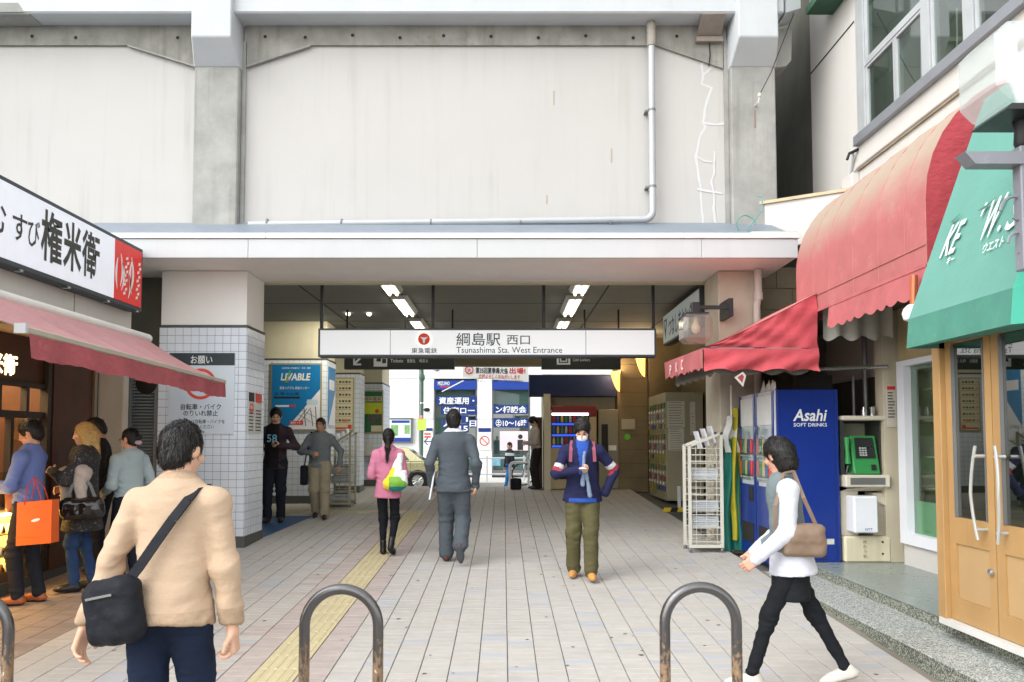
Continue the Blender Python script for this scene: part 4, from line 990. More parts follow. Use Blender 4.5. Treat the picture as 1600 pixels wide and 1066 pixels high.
# shelves with goods inside the window
shf = thing('goods_shelf', (4.8, 8.5, ZS2), 'wooden shelf with bottles and flowers behind the shop window', 'shelf')
for zz in (1.32, 1.66, 2.05, 2.4): obj('shelf_board', MB().box(4.6, 4.95, 6.4, 8.8, zz - .02, zz), mat('pale board', (190, 180, 160), .6), shf)
obj('upright', MB().box(4.93, 4.97, 6.4, 8.85, .6, 3.0), mat('shelf back', (186, 174, 150), .7), shf)
rg = random.Random(5); lab = []
for zz in (1.32, 1.66, 2.05, 2.4):
    for yy in (8.62, 8.48, 8.33, 8.18, 8.02):
        h = rg.uniform(.1, .24); r = rg.uniform(.03, .05); c = rg.choice([(60, 70, 60), (150, 120, 70), (190, 190, 190), (120, 60, 50), (70, 90, 110), (160, 150, 120)])
        tag(obj('bottle', MB().lathe((4.72, yy, zz), [(r, 0), (r, h * .6), (r * .4, h * .75), (r * .4, h)], 10), mat(f'bottle {c}', c, .3), smooth=True), f'{ORD[(8.62, 8.48, 8.33, 8.18, 8.02).index(yy)]} bottle from the pier on the {["lowest", "second", "third", "top"][(1.32, 1.66, 2.05, 2.4).index(zz)]} shelf behind the shop window', 'bottle', 'bottles on the shop window shelf')
fw = thing('flowers', (4.66, 8.45, 1.1), 'pink orchid flowers behind the shop window glass', 'flowers')
obj('stem', MB().tube([(4.66, 8.5, 1.1), (4.65, 8.45, 1.4), (4.64, 8.35, 1.72)], .006, 6).tube([(4.66, 8.5, 1.1), (4.64, 8.55, 1.35), (4.62, 8.62, 1.5)], .006, 6), mat('stem', (70, 96, 50)), fw)
for i in range(9):
    t = i * 2.4; c = (4.63 + .02 * math.sin(t), 8.45 + .13 * math.cos(t), 1.42 + .14 * math.sin(t * 1.7))
    pm = MB()
    for k in range(5):
        q = k * 2 * math.pi / 5; d = Vector((-.01, math.cos(q), math.sin(q))) * .032; e = Vector((0, -math.sin(q), math.cos(q))) * .016; C_ = Vector(c)
        pm.add([tuple(C_), tuple(C_ + d * .6 + e), tuple(C_ + d * 1.2), tuple(C_ + d * .6 - e)], [(0, 1, 2, 3)])
    obj('bloom', pm, mat('pink petal', (206, 90, 150), .6), fw)

# ---- doorway with wooden double doors
M_ply = mat('honey wood', (172, 136, 88), .5, var=.10, scale=2, streak=.6, streak_col=(134, 98, 60), bump=.05)
M_ply2 = mat('honey wood panel', (176, 145, 102), .5, var=.07, scale=1.5, streak=.25, streak_col=(160, 114, 64))
DX = 3.30
dz0, dz1 = ZS2 + .05, 2.61
pr = thing('shop_porch', (3.8, 5.2, ZS2), 'wooden porch with glazed double doors under the teal awning', 'porch')
obj('jamb', MB().box(DX - .06, DX + .06, 5.93, 6.03, ZS2, 2.75), M_ply, pr, bev=.004)
obj('jamb', MB().box(DX - .06, DX + .06, 4.56, 4.66, ZS2, 2.75), M_ply, pr, bev=.004)
obj('head', MB().box(DX - .05, DX + .06, 4.66, 5.93, dz1 + .005, 2.75), M_ply, pr)
obj('door_sill', MB().box(DX - .075, DX + .08, 4.5, 6.0, ZS2 + .002, ZS2 + .045), mat('sill white', (206, 206, 202), .5), pr)
obj('side_wall', MB().box(DX + .06, SWX, 5.95, 6.02, ZS2, 3.0), mat('porch side wall', (92, 98, 92), .6, var=.15), pr)
obj('near_wall', MB().box(DX - .02, SWX, 3.2, 4.56, ZS2, 3.2), M_rwall, pr)
obj('porch_roof', MB().box(DX, SWX, 4.5, 6.0, 2.78, 2.85), M_ply, pr)
for i, (y0, y1) in enumerate(((5.37, 5.925), (4.665, 5.36))):
    d = obj('door', MB().box(DX - .02, DX + .02, y1 - .085, y1, dz0, dz1).box(DX - .02, DX + .02, y0, y0 + .075, dz0, dz1).box(DX - .02, DX + .02, y0 + .075, y1 - .085, dz0, dz0 + .16).box(DX - .02, DX + .02, y0 + .075, y1 - .085, 1.08, 1.27).box(DX - .02, DX + .02, y0 + .075, y1 - .085, dz1 - .07, dz1), M_ply, pr)
    obj('pane', MB().box(DX - .004, DX + .004, y0 + .076, y1 - .086, 1.271, dz1 - .071), glass('door glass', (206, 218, 210), .34, .01), d)
    obj('bead', MB().box(DX - .026, DX - .005, y0 + .076, y0 + .09, 1.272, dz1 - .092).box(DX - .026, DX - .005, y1 - .1, y1 - .086, 1.272, dz1 - .092), M_grey, d)
    obj('panel', MB().box(DX - .008, DX + .008, y0 + .076, y1 - .086, dz0 + .161, 1.079), M_ply2, d)
    hy = y0 + .09 if i == 0 else y1 - .12
    hb = [(DX - .10 + .015 * abs(t) , hy + (.045 * (1 - t * t)) * (1 if i == 0 else -1), 1.47 + .32 * t) for t in [k / 8 - 1 for k in range(17)]]
    obj('handle', MB().tube(hb, .011, 8).tube([(DX - .09, hy, 1.72), (DX - .02, hy, 1.72)], .012, 8).tube([(DX - .09, hy, 1.22), (DX - .02, hy, 1.22)], .012, 8), mat('pale handle', (176, 177, 174), .3, metal=.2), d, smooth=True)
    if i == 0: obj('lock', MB().lathe((DX - .02, y0 + .045, .94), [(.001, -.028), (.02, -.026), (.026, -.008), (.026, 0)], 12, 'x'), M_steel, d, smooth=True)
# pale blinds and notice inside the doors
obj('inner_blind', MB().box(3.7, 3.72, 5.2, 5.42, 1.3, 2.6), mat('inner blind', (196, 200, 196), .7), pr)
obj('inner_notice', MB().box(3.6, 3.61, 4.95, 5.05, 1.6, 1.8), M_wink, pr)

# teal awning over the doors
M_teal = mat('teal cloth', (94, 146, 134), .8, var=.06, scale=2, bump=.2, bscale=150, wrinkle=.08, streak=.3, streak_col=(78, 122, 108), spot=.15, spot_col=(132, 174, 162))
M_teal2 = mat('teal valance', (70, 128, 112), .75, var=.12, scale=4, spot=.45, spot_col=(120, 150, 134), spot_scale=6)
ta = thing('teal_awning', (3.7, 5.2, 2.5), 'teal box awning with white lettering above the shop doors', 'awning')
YF, YN = 5.93, 4.70
A = (3.0, 2.515); B = (3.02, 2.735); T = (3.64, 4.42)
def prof(y): return [(A[0], y, A[1]), (B[0], y, B[1]), (T[0], y, T[1])]
f = prof(YF); n_ = prof(YN)
back = [(4.44, 2.515), (4.44, 4.42)]
mb = MB()
mb.quad(f[1], n_[1], n_[2], f[2]); obj('face', MB().grid(lambda u, v: tuple(Vector(f[1]).lerp(Vector(n_[1]), u).lerp(Vector(f[2]).lerp(Vector(n_[2]), u), v) + Vector((.012 * math.sin(math.pi * v) * math.sin(math.pi * u), 0, 0))), 8, 8), M_teal, ta, smooth=True)
obj('valance', MB().slab([f[0], n_[0], n_[1], f[1]], (.012, 0, 0)), M_teal2, ta)
obj('far_end', MB().add([f[0], f[1], f[2], (4.44, YF, T[1]), (4.44, YF, A[1])], [(0, 1, 2, 3, 4)]), M_teal, ta)
nn = [(3.32, 4.36, A[1]), (3.33, 4.37, B[1]), (3.86, 4.42, T[1])]
obj('near_hip', MB().quad(n_[1], nn[1], nn[2], n_[2]), mat('teal bright', (62, 156, 134), .75, var=.04), ta)
obj('near_valance', MB().slab([n_[0], nn[0], nn[1], n_[1]], (.01, .01, 0)), mat('teal bright', (60, 178, 150)), ta)
obj('top', MB().add([f[2], n_[2], nn[2], (4.44, 4.42, T[1]), (4.44, YF, T[1])], [(0, 1, 2, 3, 4)]), M_teal, ta)
obj('underside', MB().add([(3.02, YF - .02, 2.52), (3.02, YN, 2.52), (3.33, 4.37, 2.52), (DX - .07, 4.37, 2.55), (DX - .07, YF - .02, 2.55)], [(0, 1, 2, 3, 4)]), M_teal2, ta)
sv = (Vector(T) - Vector(B)).normalized()
def tpt(px, py):           # point of the face plane seen at that photo position
    u = (px - CX) / F_PX; v = (CY - py) / F_PX
    d = Vector((u, math.cos(TILT) - v * math.sin(TILT), v * math.cos(TILT) + math.sin(TILT)))
    nrm = Vector((-sv.y, 0, sv.x)); P0 = Vector((B[0], 0, B[1])); o = Vector((0, 0, EYE))
    return o + d * ((P0 - o).dot(nrm) / d.dot(nrm))
vv = (sv.x, 0, sv.y)
for t_, p_, h_, w_, sh_ in (('KE', (1470, 404), .36, .21, .25), ("'", (1523, 372), .34, .035, .3), ('W', (1533, 376), .42, .17, .3), ('.', (1560, 362), .3, .03, 0), ('S', (1571, 362), .34, .12, .1)):
    q = tpt(*p_); obj('lettering', text_mb(t_, q, (0, -1, 0), vv, h_, bold=.012, width=w_, shear=sh_, lift=.012), M_wink, ta)
for t_, p_, h_, w_ in (('キー', (1480, 415), .075, .09), ('ウエスト', (1536, 397), .085, .22)):
    q = tpt(*p_); obj('lettering', text_mb(t_, q, (0, -1, 0), vv, h_, bold=.012, width=w_, lift=.012), M_wink, ta)
for p_, w_ in (((1487, 348), .12), ((1530, 330), .2)):
    q = tpt(*p_); e = Vector((0, -1, 0)); s_ = Vector(vv)
    obj('torn_patch', MB().slab([tuple(q + Vector((-.014, 0, 0))), tuple(q + e * w_ * .5 + s_ * .015 + Vector((-.014, 0, 0))), tuple(q + e * w_ + s_ * .04 + Vector((-.014, 0, 0))), tuple(q + e * w_ * .4 - s_ * .012 + Vector((-.014, 0, 0)))], (-.002, 0, 0)), mat('peeled print', (70, 112, 98), .9), ta)

# ---- large red barrel awning
def red_mat(name, c, top, z0, z1):
    m = mat(name, c, .8, var=.10, scale=2.5, bump=.2, bscale=120, wrinkle=.15, streak=.6, streak_col=(140, 88, 84), spot=.4, spot_col=(198, 146, 140), spot_scale=3.0)
    N = m.node_tree.nodes; L = m.node_tree.links; b = N['Principled BSDF']
    src = b.inputs['Base Color'].links[0].from_socket
    g = N.new('ShaderNodeNewGeometry'); sx = N.new('ShaderNodeSeparateXYZ'); L.new(g.outputs['Position'], sx.inputs[0])
    nz = N.new('ShaderNodeTexNoise'); nz.inputs['Scale'].default_value = 3; L.new(g.outputs['Position'], nz.inputs['Vector'])
    ad = N.new('ShaderNodeMath'); ad.operation = 'MULTIPLY_ADD'; ad.inputs[1].default_value = .3; L.new(nz.outputs['Fac'], ad.inputs[0]); L.new(sx.outputs['Z'], ad.inputs[2])
    mr = N.new('ShaderNodeMapRange'); mr.inputs['From Min'].default_value = z0; mr.inputs['From Max'].default_value = z1; L.new(ad.outputs[0], mr.inputs['Value'])
    mx = N.new('ShaderNodeMix'); mx.data_type = 'RGBA'; L.new(mr.outputs[0], mx.inputs[0]); L.new(src, mx.inputs[6]); mx.inputs[7].default_value = (*lin(top), 1)
    L.new(mx.outputs[2], b.inputs['Base Color']); return m
M_barrel = red_mat('sun bleached red cloth', (172, 100, 99), (160, 142, 126), 3.95, 4.4)
M_redend = mat('red cloth', (172, 66, 74), .75, var=.10, scale=2, bump=.2, wrinkle=.4)
M_redval = mat('red valance cloth', (178, 98, 100), .8, var=.15, scale=4, bump=.15, spot=.3, spot_col=(224, 160, 158), spot_scale=3)
bw = thing('barrel_awning', (3.8, 7.6, 3.0), 'large sun bleached red barrel awning along the right wall', 'awning')
OXb, ZB = 3.36, 3.225
Y0b, Y1b = 6.28, 9.12
def arc(t):               # outer bottom straight then quarter ellipse to the wall
    if t < .35: return (OXb, ZB + (3.75 - ZB) * t / .35)
    a = (t - .35) / .65 * math.pi / 2
    return (OXb + (WX - OXb) * (1 - math.cos(a)), 3.75 + 1.08 * math.sin(a))
ys = [6.28, 6.62, 7.1, 7.62, 8.2, 8.62, 9.12]
for y0, y1 in zip(ys[:-1], ys[1:]):
    def f(u, v, y0=y0, y1=y1):
        x, z = arc(v); s = .006 * math.sin(math.pi * u) * min(1, v * 3)
        return (x + s, y0 + (y1 - y0) * u, z - s * .5)
    obj('cloth_panel', MB().grid(f, 6, 18), M_barrel, bw, smooth='all')
    obj('seam', MB().tube([(arc(v)[0] - .001, y0, arc(v)[1]) for v in [k / 14 for k in range(15)]], .004, 6), mat('seam thread', (176, 112, 106), .8), bw)
    def f2(u, v, y0=y0, y1=y1):
        yy = y0 + (y1 - y0) * u; sc = abs(math.sin(yy * math.pi / .21)) * .035
        return (OXb - .006 + .012 * math.sin(yy * 9) * v - .01 * v, yy, ZB - .008 - v * (.20 + sc))
    if y1 < 8.6: obj('valance', MB().grid(f2, 24, 5), M_redval, bw, smooth='all')
    else:
        pass
obj('stitched_seam', MB().tube([(OXb - .004, Y0b, ZB + .17), (OXb - .004, Y1b, ZB + .17)], .004, 6), mat('seam thread', (176, 112, 106)), bw)
obj('hem_tape', MB().box(OXb - .012, OXb - .004, Y0b, 8.55, ZB - .012, ZB + .02), M_redval, bw)
for yy, nm in ((Y0b - .002, 'near_end'), (Y1b + .002, 'far_end')):
    obj(nm, MB().add([(arc(t)[0], yy, arc(t)[1]) for t in [k / 20 for k in range(21)]] + [(WX, yy, ZB)], [tuple(range(22))]), M_redend, bw)
obj('frame_bar', MB().tube([(OXb, Y0b, ZB), (OXb, 8.55, ZB)], .012, 8), M_redval, bw)
# end lamp below the barrel awning
el = thing('outdoor_bulb', (3.62, 6.4, 2.6), 'white globe bulb with copper holder under the red awning end', 'lamp')
lp = at(1419, 492, 6.35)
obj('holder', MB().tube([(lp[0] + .06, 6.36, lp[1] + .32), (lp[0] + .05, 6.36, lp[1] + .06)], .03, 10), mat('copper', (186, 104, 70), .4, metal=.4), el)
obj('globe', MB().lathe((lp[0] + .03, 6.35, lp[1] - .06), [(.02, 0), (.06, .02), (.075, .07), (.06, .11), (.03, .14)], 16), mat('opal glass', (236, 236, 232), .3), el, smooth=True)

# ---- small red hip awning
ra = thing('hip_awning', (2.7, 9.5, 2.5), 'small bright red scalloped awning over the drinks machines', 'awning')
ZA, ZR = 2.82, 3.41
XL, XR_, YA, YE = 2.12, 3.35, 8.5, 10.55
def wav(a): return .5 + .5 * math.sin(a)
M_rcl = mat('bright red cloth', (178, 70, 78), .75, var=.12, scale=3, bump=.2, wrinkle=.3, spot=.25, spot_col=(224, 110, 116), spot_scale=2.5)
M_rcl2 = mat('pale red cloth', (206, 120, 116), .8, var=.08, scale=3, bump=.1, spot=.3, spot_col=(196, 150, 140))
obj('gable', MB().grid(lambda u, v: (XL + (XR_ - XL) * u, YA - .022 * math.sin(u * 15 + v * 9) * (1 - v * .6) - .012 * math.sin(u * 31 - v * 14), ZA + v * (ZR - ZA) * u ** 1.15 + .012 * (1 - u)), 24, 8), M_rcl, ra, smooth='all')
obj('slope', MB().grid(lambda u, v: (XL + (XR_ - XL) * v, YA + (YE - YA) * u, ZA + .012 + (ZR - ZA) * v ** 1.15 - .02 * math.sin(math.pi * u) * math.sin(math.pi * v)), 10, 12), M_rcl2, ra, smooth='all')
def val(u, v):
    x = XL + (XR_ - XL) * u; sc = .03 * abs(math.sin(u * math.pi * 4.0)) - .015
    return (x, YA - .02 - .032 * math.sin(v * 6 + u * 13) * v - .012 * math.sin(u * 37 + v * 8) * v - .02 * v, ZA - .006 - v * (.235 - sc))
obj('front_valance', MB().grid(val, 48, 8), M_rcl, ra, smooth='all')
def val2(u, v):
    y = YA - .02 + (YE - YA) * u; sc = .035 * abs(math.sin(u * math.pi * 9)) - .015
    return (XL - .012 + .015 * math.sin(u * 20) * v, y, ZA + .045 * u - v * (.225 - sc * 1.0) )
obj('side_valance', MB().grid(val2, 60, 6), M_redval, ra, smooth='all')
def val3(u, v):
    y = YA + .1 + (YE - YA - .1) * u; sc = .04 * abs(math.sin(u * math.pi * 6))
    return (XL + .14, y, ZA - .05 - v * (.20 + sc))
obj('inner_valance', MB().grid(val3, 60, 4).grid(lambda u, v: (XL + .14 + (XR_ - XL - .2) * u, YA + .12, ZA - .05 - v * (.19 + .04 * abs(math.sin(u * math.pi * 4)))), 40, 4), mat('grey lining', (110, 108, 100), .9), ra, smooth='all')
obj('frame', MB().tube([(XL, YA, ZA - .01), (XL, YE, ZA + .03)], .012, 6).tube([(XL, YA, ZA - .005), (XR_, YA, ZA - .005)], .012, 6), M_grey, ra)
for t_, yy in (('C', 9.45), ('K', 9.75), ('P', 10.1)):
    obj('lettering', text_mb(t_, (XL - .03, yy, ZA - .15), (0, -1, 0), (0, 0, 1), .17, bold=.01, width=.10), M_wink, ra)
a = at(1156, 590, 8.45); C_ = Vector((a[0], 8.44, a[1]))
tg = tag(obj('price_tag', MB().slab([tuple(C_ + Vector(q)) for q in ((-.06, 0, .0), (.03, 0, -.10), (.065, 0, .02), (.03, 0, .06))], (0, .006, 0)), mat('tag card', (186, 176, 168), .7)), 'small diamond card hanging under the small red awning', 'card')
obj('card_mark', MB().slab([tuple(C_ + Vector(q)) for q in ((-.03, -.003, .0), (.02, -.003, -.055), (.04, -.003, .012), (.02, -.003, .035))], (0, .002, 0)), mat('tag mark', (140, 60, 66), .7), tg)
# ================================================================== signs and street furniture
M_fr = mat('sign frame', (70, 74, 78), .45, metal=.2)
def wtxt(parent, t, px, py, Y, w, h, m, bold=.0, squeeze=1., name='lettering'):
    q = at(px, py, Y); return obj(name, text_mb(t, (q[0], Y - .001, q[1]), (1, 0, 0), (0, 0, 1), h, bold=bold, width=w, lift=.002), m, parent)
# ---- station name sign
SY = 11.42
a = at(497, 513, SY); b = at(1026, 557.5, SY)
ss = thing('station_sign', ((a[0] + b[0]) / 2, SY, b[1]), 'long white lit station name sign hanging in the entrance', 'sign')
obj('casing', MB().box(a[0], b[0], SY + .012, SY + .24, b[1], a[1]), M_fr, ss, bev=.004)
xs = [a[0] + .028, xat(609, SY), xat(916, SY), b[0] - .028]
for x0, x1 in zip(xs[:-1], xs[1:]): obj('face_panel', MB().box(x0 + .004, x1 - .004, SY, SY + .011, b[1] + .03, a[1] - .03), M_sign_white, ss)
for px_ in (501, 676, 850, 1022):
    xx = xat(px_, SY + .12); obj('hanger', MB().box(xx - .022, xx + .022, SY + .10, SY + .14, a[1] - .01, CZ), M_black, ss)
def pxw(p0, p1, Y): return xat(p1, Y) - xat(p0, Y)
wtxt(ss, '綱島駅', 713, 538.5, SY, pxw(713, 782, SY), .20, M_ink, .004)
wtxt(ss, '西口', 792, 537.5, SY, pxw(792, 828, SY), .16, M_ink, .002)
wtxt(ss, 'Tsunashima Sta. West Entrance', 713, 551.5, SY, pxw(713, 879, SY), .125, M_ink, -.002)
wtxt(ss, '東急電鉄', 643, 551.5, SY, pxw(643, 683, SY), .085, M_ink, .004)
q = at(662.5, 530, SY)
def disc(name, c, r, y, m, par, n=28): return obj(name, MB().lathe((c[0], y, c[1]), [(.0005, -.001), (r, -.001), (r, .0), (.0005, .0)], n, 'y'), m, par)
disc('emblem_halo', q, .12, SY - .002, mat('halo pink', (240, 212, 206), .5, var=0, emit=(240, 208, 200), power=.3), ss)
disc('emblem_disc', q, .085, SY - .004, M_red, ss)
em = MB()
for t0 in (90, 210, 330):
    pass
V_ = [(-.055, .03), (0, .022), (.055, .03), (.016, -.012), (.012, -.058), (-.012, -.058), (-.016, -.012)]
em.slab([(q[0] + x, SY - .0065, q[1] + z) for x, z in V_], (0, .001, 0)); obj('emblem_mark', em, M_wink, ss)

# ---- dark direction signs further in
def dark_sign(px0, px1, lab):
    Y = 14.0; a = at(px0, 541, Y); b = at(px1, 577, Y)
    t = thing('direction_sign', ((a[0] + b[0]) / 2, Y, b[1]), lab, 'sign')
    obj('board', MB().box(a[0], b[0], Y, Y + .12, b[1], a[1]), M_sign_dark, t, bev=.004)
    for f in (.02, .55, .98):
        xx = a[0] + (b[0] - a[0]) * f; obj('hanger', MB().box(xx - .015, xx + .015, Y + .04, Y + .07, a[1], CZ), M_black, t)
    return t, Y
t, Y = dark_sign(538, 710, 'dark hanging ticket direction sign with white arrow')
q = at(559, 563, Y)
def ar(dx, dz): return (q[0] + dx, Y - .004, q[1] + dz)
obj('arrow', MB().slab([ar(-.08, -.09), ar(.06, -.09), ar(.06, -.06), ar(-.03, -.06), ar(.09, .06), ar(.065, .085), ar(-.05, -.03), ar(-.05, .06), ar(-.08, .06)], (0, .002, 0)), M_wink, t)
a = at(584, 553, Y); b = at(605, 573, Y)
obj('icon_square', MB().box(a[0], b[0], Y - .004, Y - .001, b[1], a[1]), M_wink, t)
obj('icon', MB().box(a[0] + .05, a[0] + .13, Y - .007, Y - .0045, b[1] + .09, b[1] + .2).lathe((a[0] + .09, Y - .006, b[1] + .22), [(.0005, 0), (.03, 0), (.03, .001), (.0005, .001)], 12, 'y').box(a[0] + .15, b[0] - .02, Y - .007, Y - .0045, b[1] + .06, b[1] + .14), M_sign_dark, t)
wtxt(t, 'Tickets', 610, 566.5, Y, pxw(610, 630, Y), .09, M_wink, .004)
wtxt(t, '售票处', 636, 566.5, Y, pxw(636, 649, Y), .07, M_wink, .004)
wtxt(t, '매표소', 655, 566.5, Y, pxw(655, 669, Y), .07, M_wink, .002)
t, Y = dark_sign(846, 970, 'dark hanging coin locker direction sign with square icon')
a = at(870, 552, Y); b = at(891, 570, Y)
obj('icon_square', MB().box(a[0], b[0], Y - .004, Y - .001, b[1], a[1]), M_wink, t)
obj('icon', MB().box(a[0] + .035, b[0] - .035, Y - .007, Y - .0045, b[1] + .03, a[1] - .03), M_sign_dark, t)
obj('icon_inner', MB().box(a[0] + .055, b[0] - .055, Y - .010, Y - .0075, b[1] + .05, a[1] - .05), M_wink, t)
obj('icon_core', MB().box(a[0] + .075, b[0] - .075, Y - .013, Y - .0105, b[1] + .07, a[1] - .07), M_sign_dark, t)
wtxt(t, 'Coin Lockers', 895, 564.5, Y, pxw(895, 922, Y), .075, M_wink, .004)

# ---- side sign of the shopping arcade
X_ = 2.80
sc = thing('arcade_sign', (X_, 12.6, 3.5), 'white lit arcade sign with navy lettering along the right side of the entrance', 'sign')
obj('casing', MB().box(X_ + .006, X_ + .16, 11.42, 14.1, 3.52, 4.06), M_fr, sc)
obj('face_panel', MB().box(X_, X_ + .005, 11.45, 14.06, 3.55, 4.03), mat('arcade face', (190, 198, 194), .5, var=.03, emit=(214, 226, 226), power=.04), sc)
obj('lettering', text_mb('つなしまセンター', (X_ - .001, 13.6, 3.63), (0, -1, 0), (0, 0, 1), .36, bold=.02, width=2.0), M_navy, sc)
obj('emblem', MB().slab([(X_ - .004, 13.98, 3.95), (X_ - .004, 13.72, 3.95), (X_ - .004, 13.85, 3.6)], (.002, 0, 0)), M_navy, sc)
obj('emblem_gap', MB().slab([(X_ - .007, 13.92, 3.92), (X_ - .007, 13.78, 3.92), (X_ - .007, 13.85, 3.78)], (.002, 0, 0)), M_wink, sc)

# ---- lantern on the column
LY = 10.1; c = at(1087, 513, LY); cx_, cz_ = c
lt = thing('wall_lantern', (cx_, LY, cz_ - .2), 'square glass lantern on a black arm beside the small red awning', 'lantern')
obj('arm', MB().box(cx_ - .03, 2.85, LY - .025, LY + .025, cz_ + .245, cz_ + .29).box(2.84, 2.90, LY - .04, LY + .45, cz_ + .15, cz_ + .38).box(cx_ - .045, cx_ + .045, LY - .045, LY + .045, cz_ + .18, cz_ + .33), M_black, lt)
obj('cap', MB().box(cx_ - .14, cx_ + .14, LY - .14, LY + .14, cz_ + .165, cz_ + .185), M_black, lt)
obj('globe', MB().box(cx_ - .185, cx_ + .185, LY - .185, LY + .185, cz_ - .19, cz_ + .165), glass('lantern glass', (222, 214, 196), .06, .1, frost=.18), lt, bev=.05)
obj('bulb', MB().lathe((cx_, LY, cz_ - .05), [(.02, -.02), (.05, .01), (.06, .05), (.045, .10), (.025, .14), (.025, .2)], 14), mat('frosted bulb', (214, 204, 196), .4), lt, smooth=True)

# ---- lamp on a bracket at the right edge
LY = 4.45; c = at(1594, 118, LY); cx_, cz_ = c
sl = thing('bracket_lamp', (cx_, LY, cz_ - 1.2), 'clear box lantern with white bulb on a grey bracket beside the teal awning', 'street lamp')
ML = mat('lamp post grey', (128, 130, 138), .5, metal=.2, var=.08, spot=.3, spot_col=(170, 168, 166), spot_scale=9)
obj('globe', MB().box(cx_ - .25, cx_ + .25, LY - .25, LY + .25, cz_ - .215, cz_ + .225), glass('street lamp glass', (240, 246, 244), .06, .08, frost=.3), sl, bev=.075)
obj('bulb', MB().lathe((cx_ + .0, LY, cz_ - .16), [(.03, -.03), (.03, .04), (.05, .10), (.068, .17), (.06, .23), (.03, .265), (.03, .28)], 16), mat('white bulb', (244, 244, 244), .3), sl, smooth=True)
obj('plate', MB().slab([(cx_ - .20, LY - .18, cz_ - .27), (cx_ + .20, LY - .18, cz_ - .27), (cx_ + .15, LY - .15, cz_ - .225), (cx_ - .15, LY - .15, cz_ - .225)], (0, .34, 0)), M_black, sl)
obj('neck', MB().lathe((cx_, LY, cz_ - .42), [(.035, 0), (.045, .02), (.04, .10), (.05, .16)], 14), M_black, sl, smooth=True)
zb_ = zat(423, LY)
obj('post', MB().box(cx_ - .04, cx_ + .04, LY - .04, LY + .04, zb_, cz_ - .42), ML, sl, bev=.006)
za_ = zat(251, LY)
obj('arm', MB().slab([(cx_ - .36, LY - .05, za_ + .035), (cx_ - .30, LY - .05, za_ - .035), (3.3, LY - .05, za_ - .035), (3.3, LY - .05, za_ + .035)], (0, .1, 0)), ML, sl)
sp = [(cx_ - .05 - .09 * math.cos(t) * (1 - t / 9), LY, zat(330, LY) + .1 * math.sin(t) * (1 - t / 9)) for t in [i * .35 for i in range(16)]]
sp2 = [(cx_ - .05 - .05 * math.cos(t), LY, zat(380, LY) + .06 * math.sin(t)) for t in [i * .35 for i in range(14)]]
obj('scroll', MB().tube(sp, .009, 6).tube(sp2, .009, 6), ML, sl, smooth=True)
obj('wall_mount', MB().box(3.24, 3.30, LY - .1, LY + .1, zb_, za_ + .25), ML, sl)
obj('wall_behind', MB().box(3.301, 4.4, 3.2, 4.55, 3.19, 4.6), M_rwall, RB)

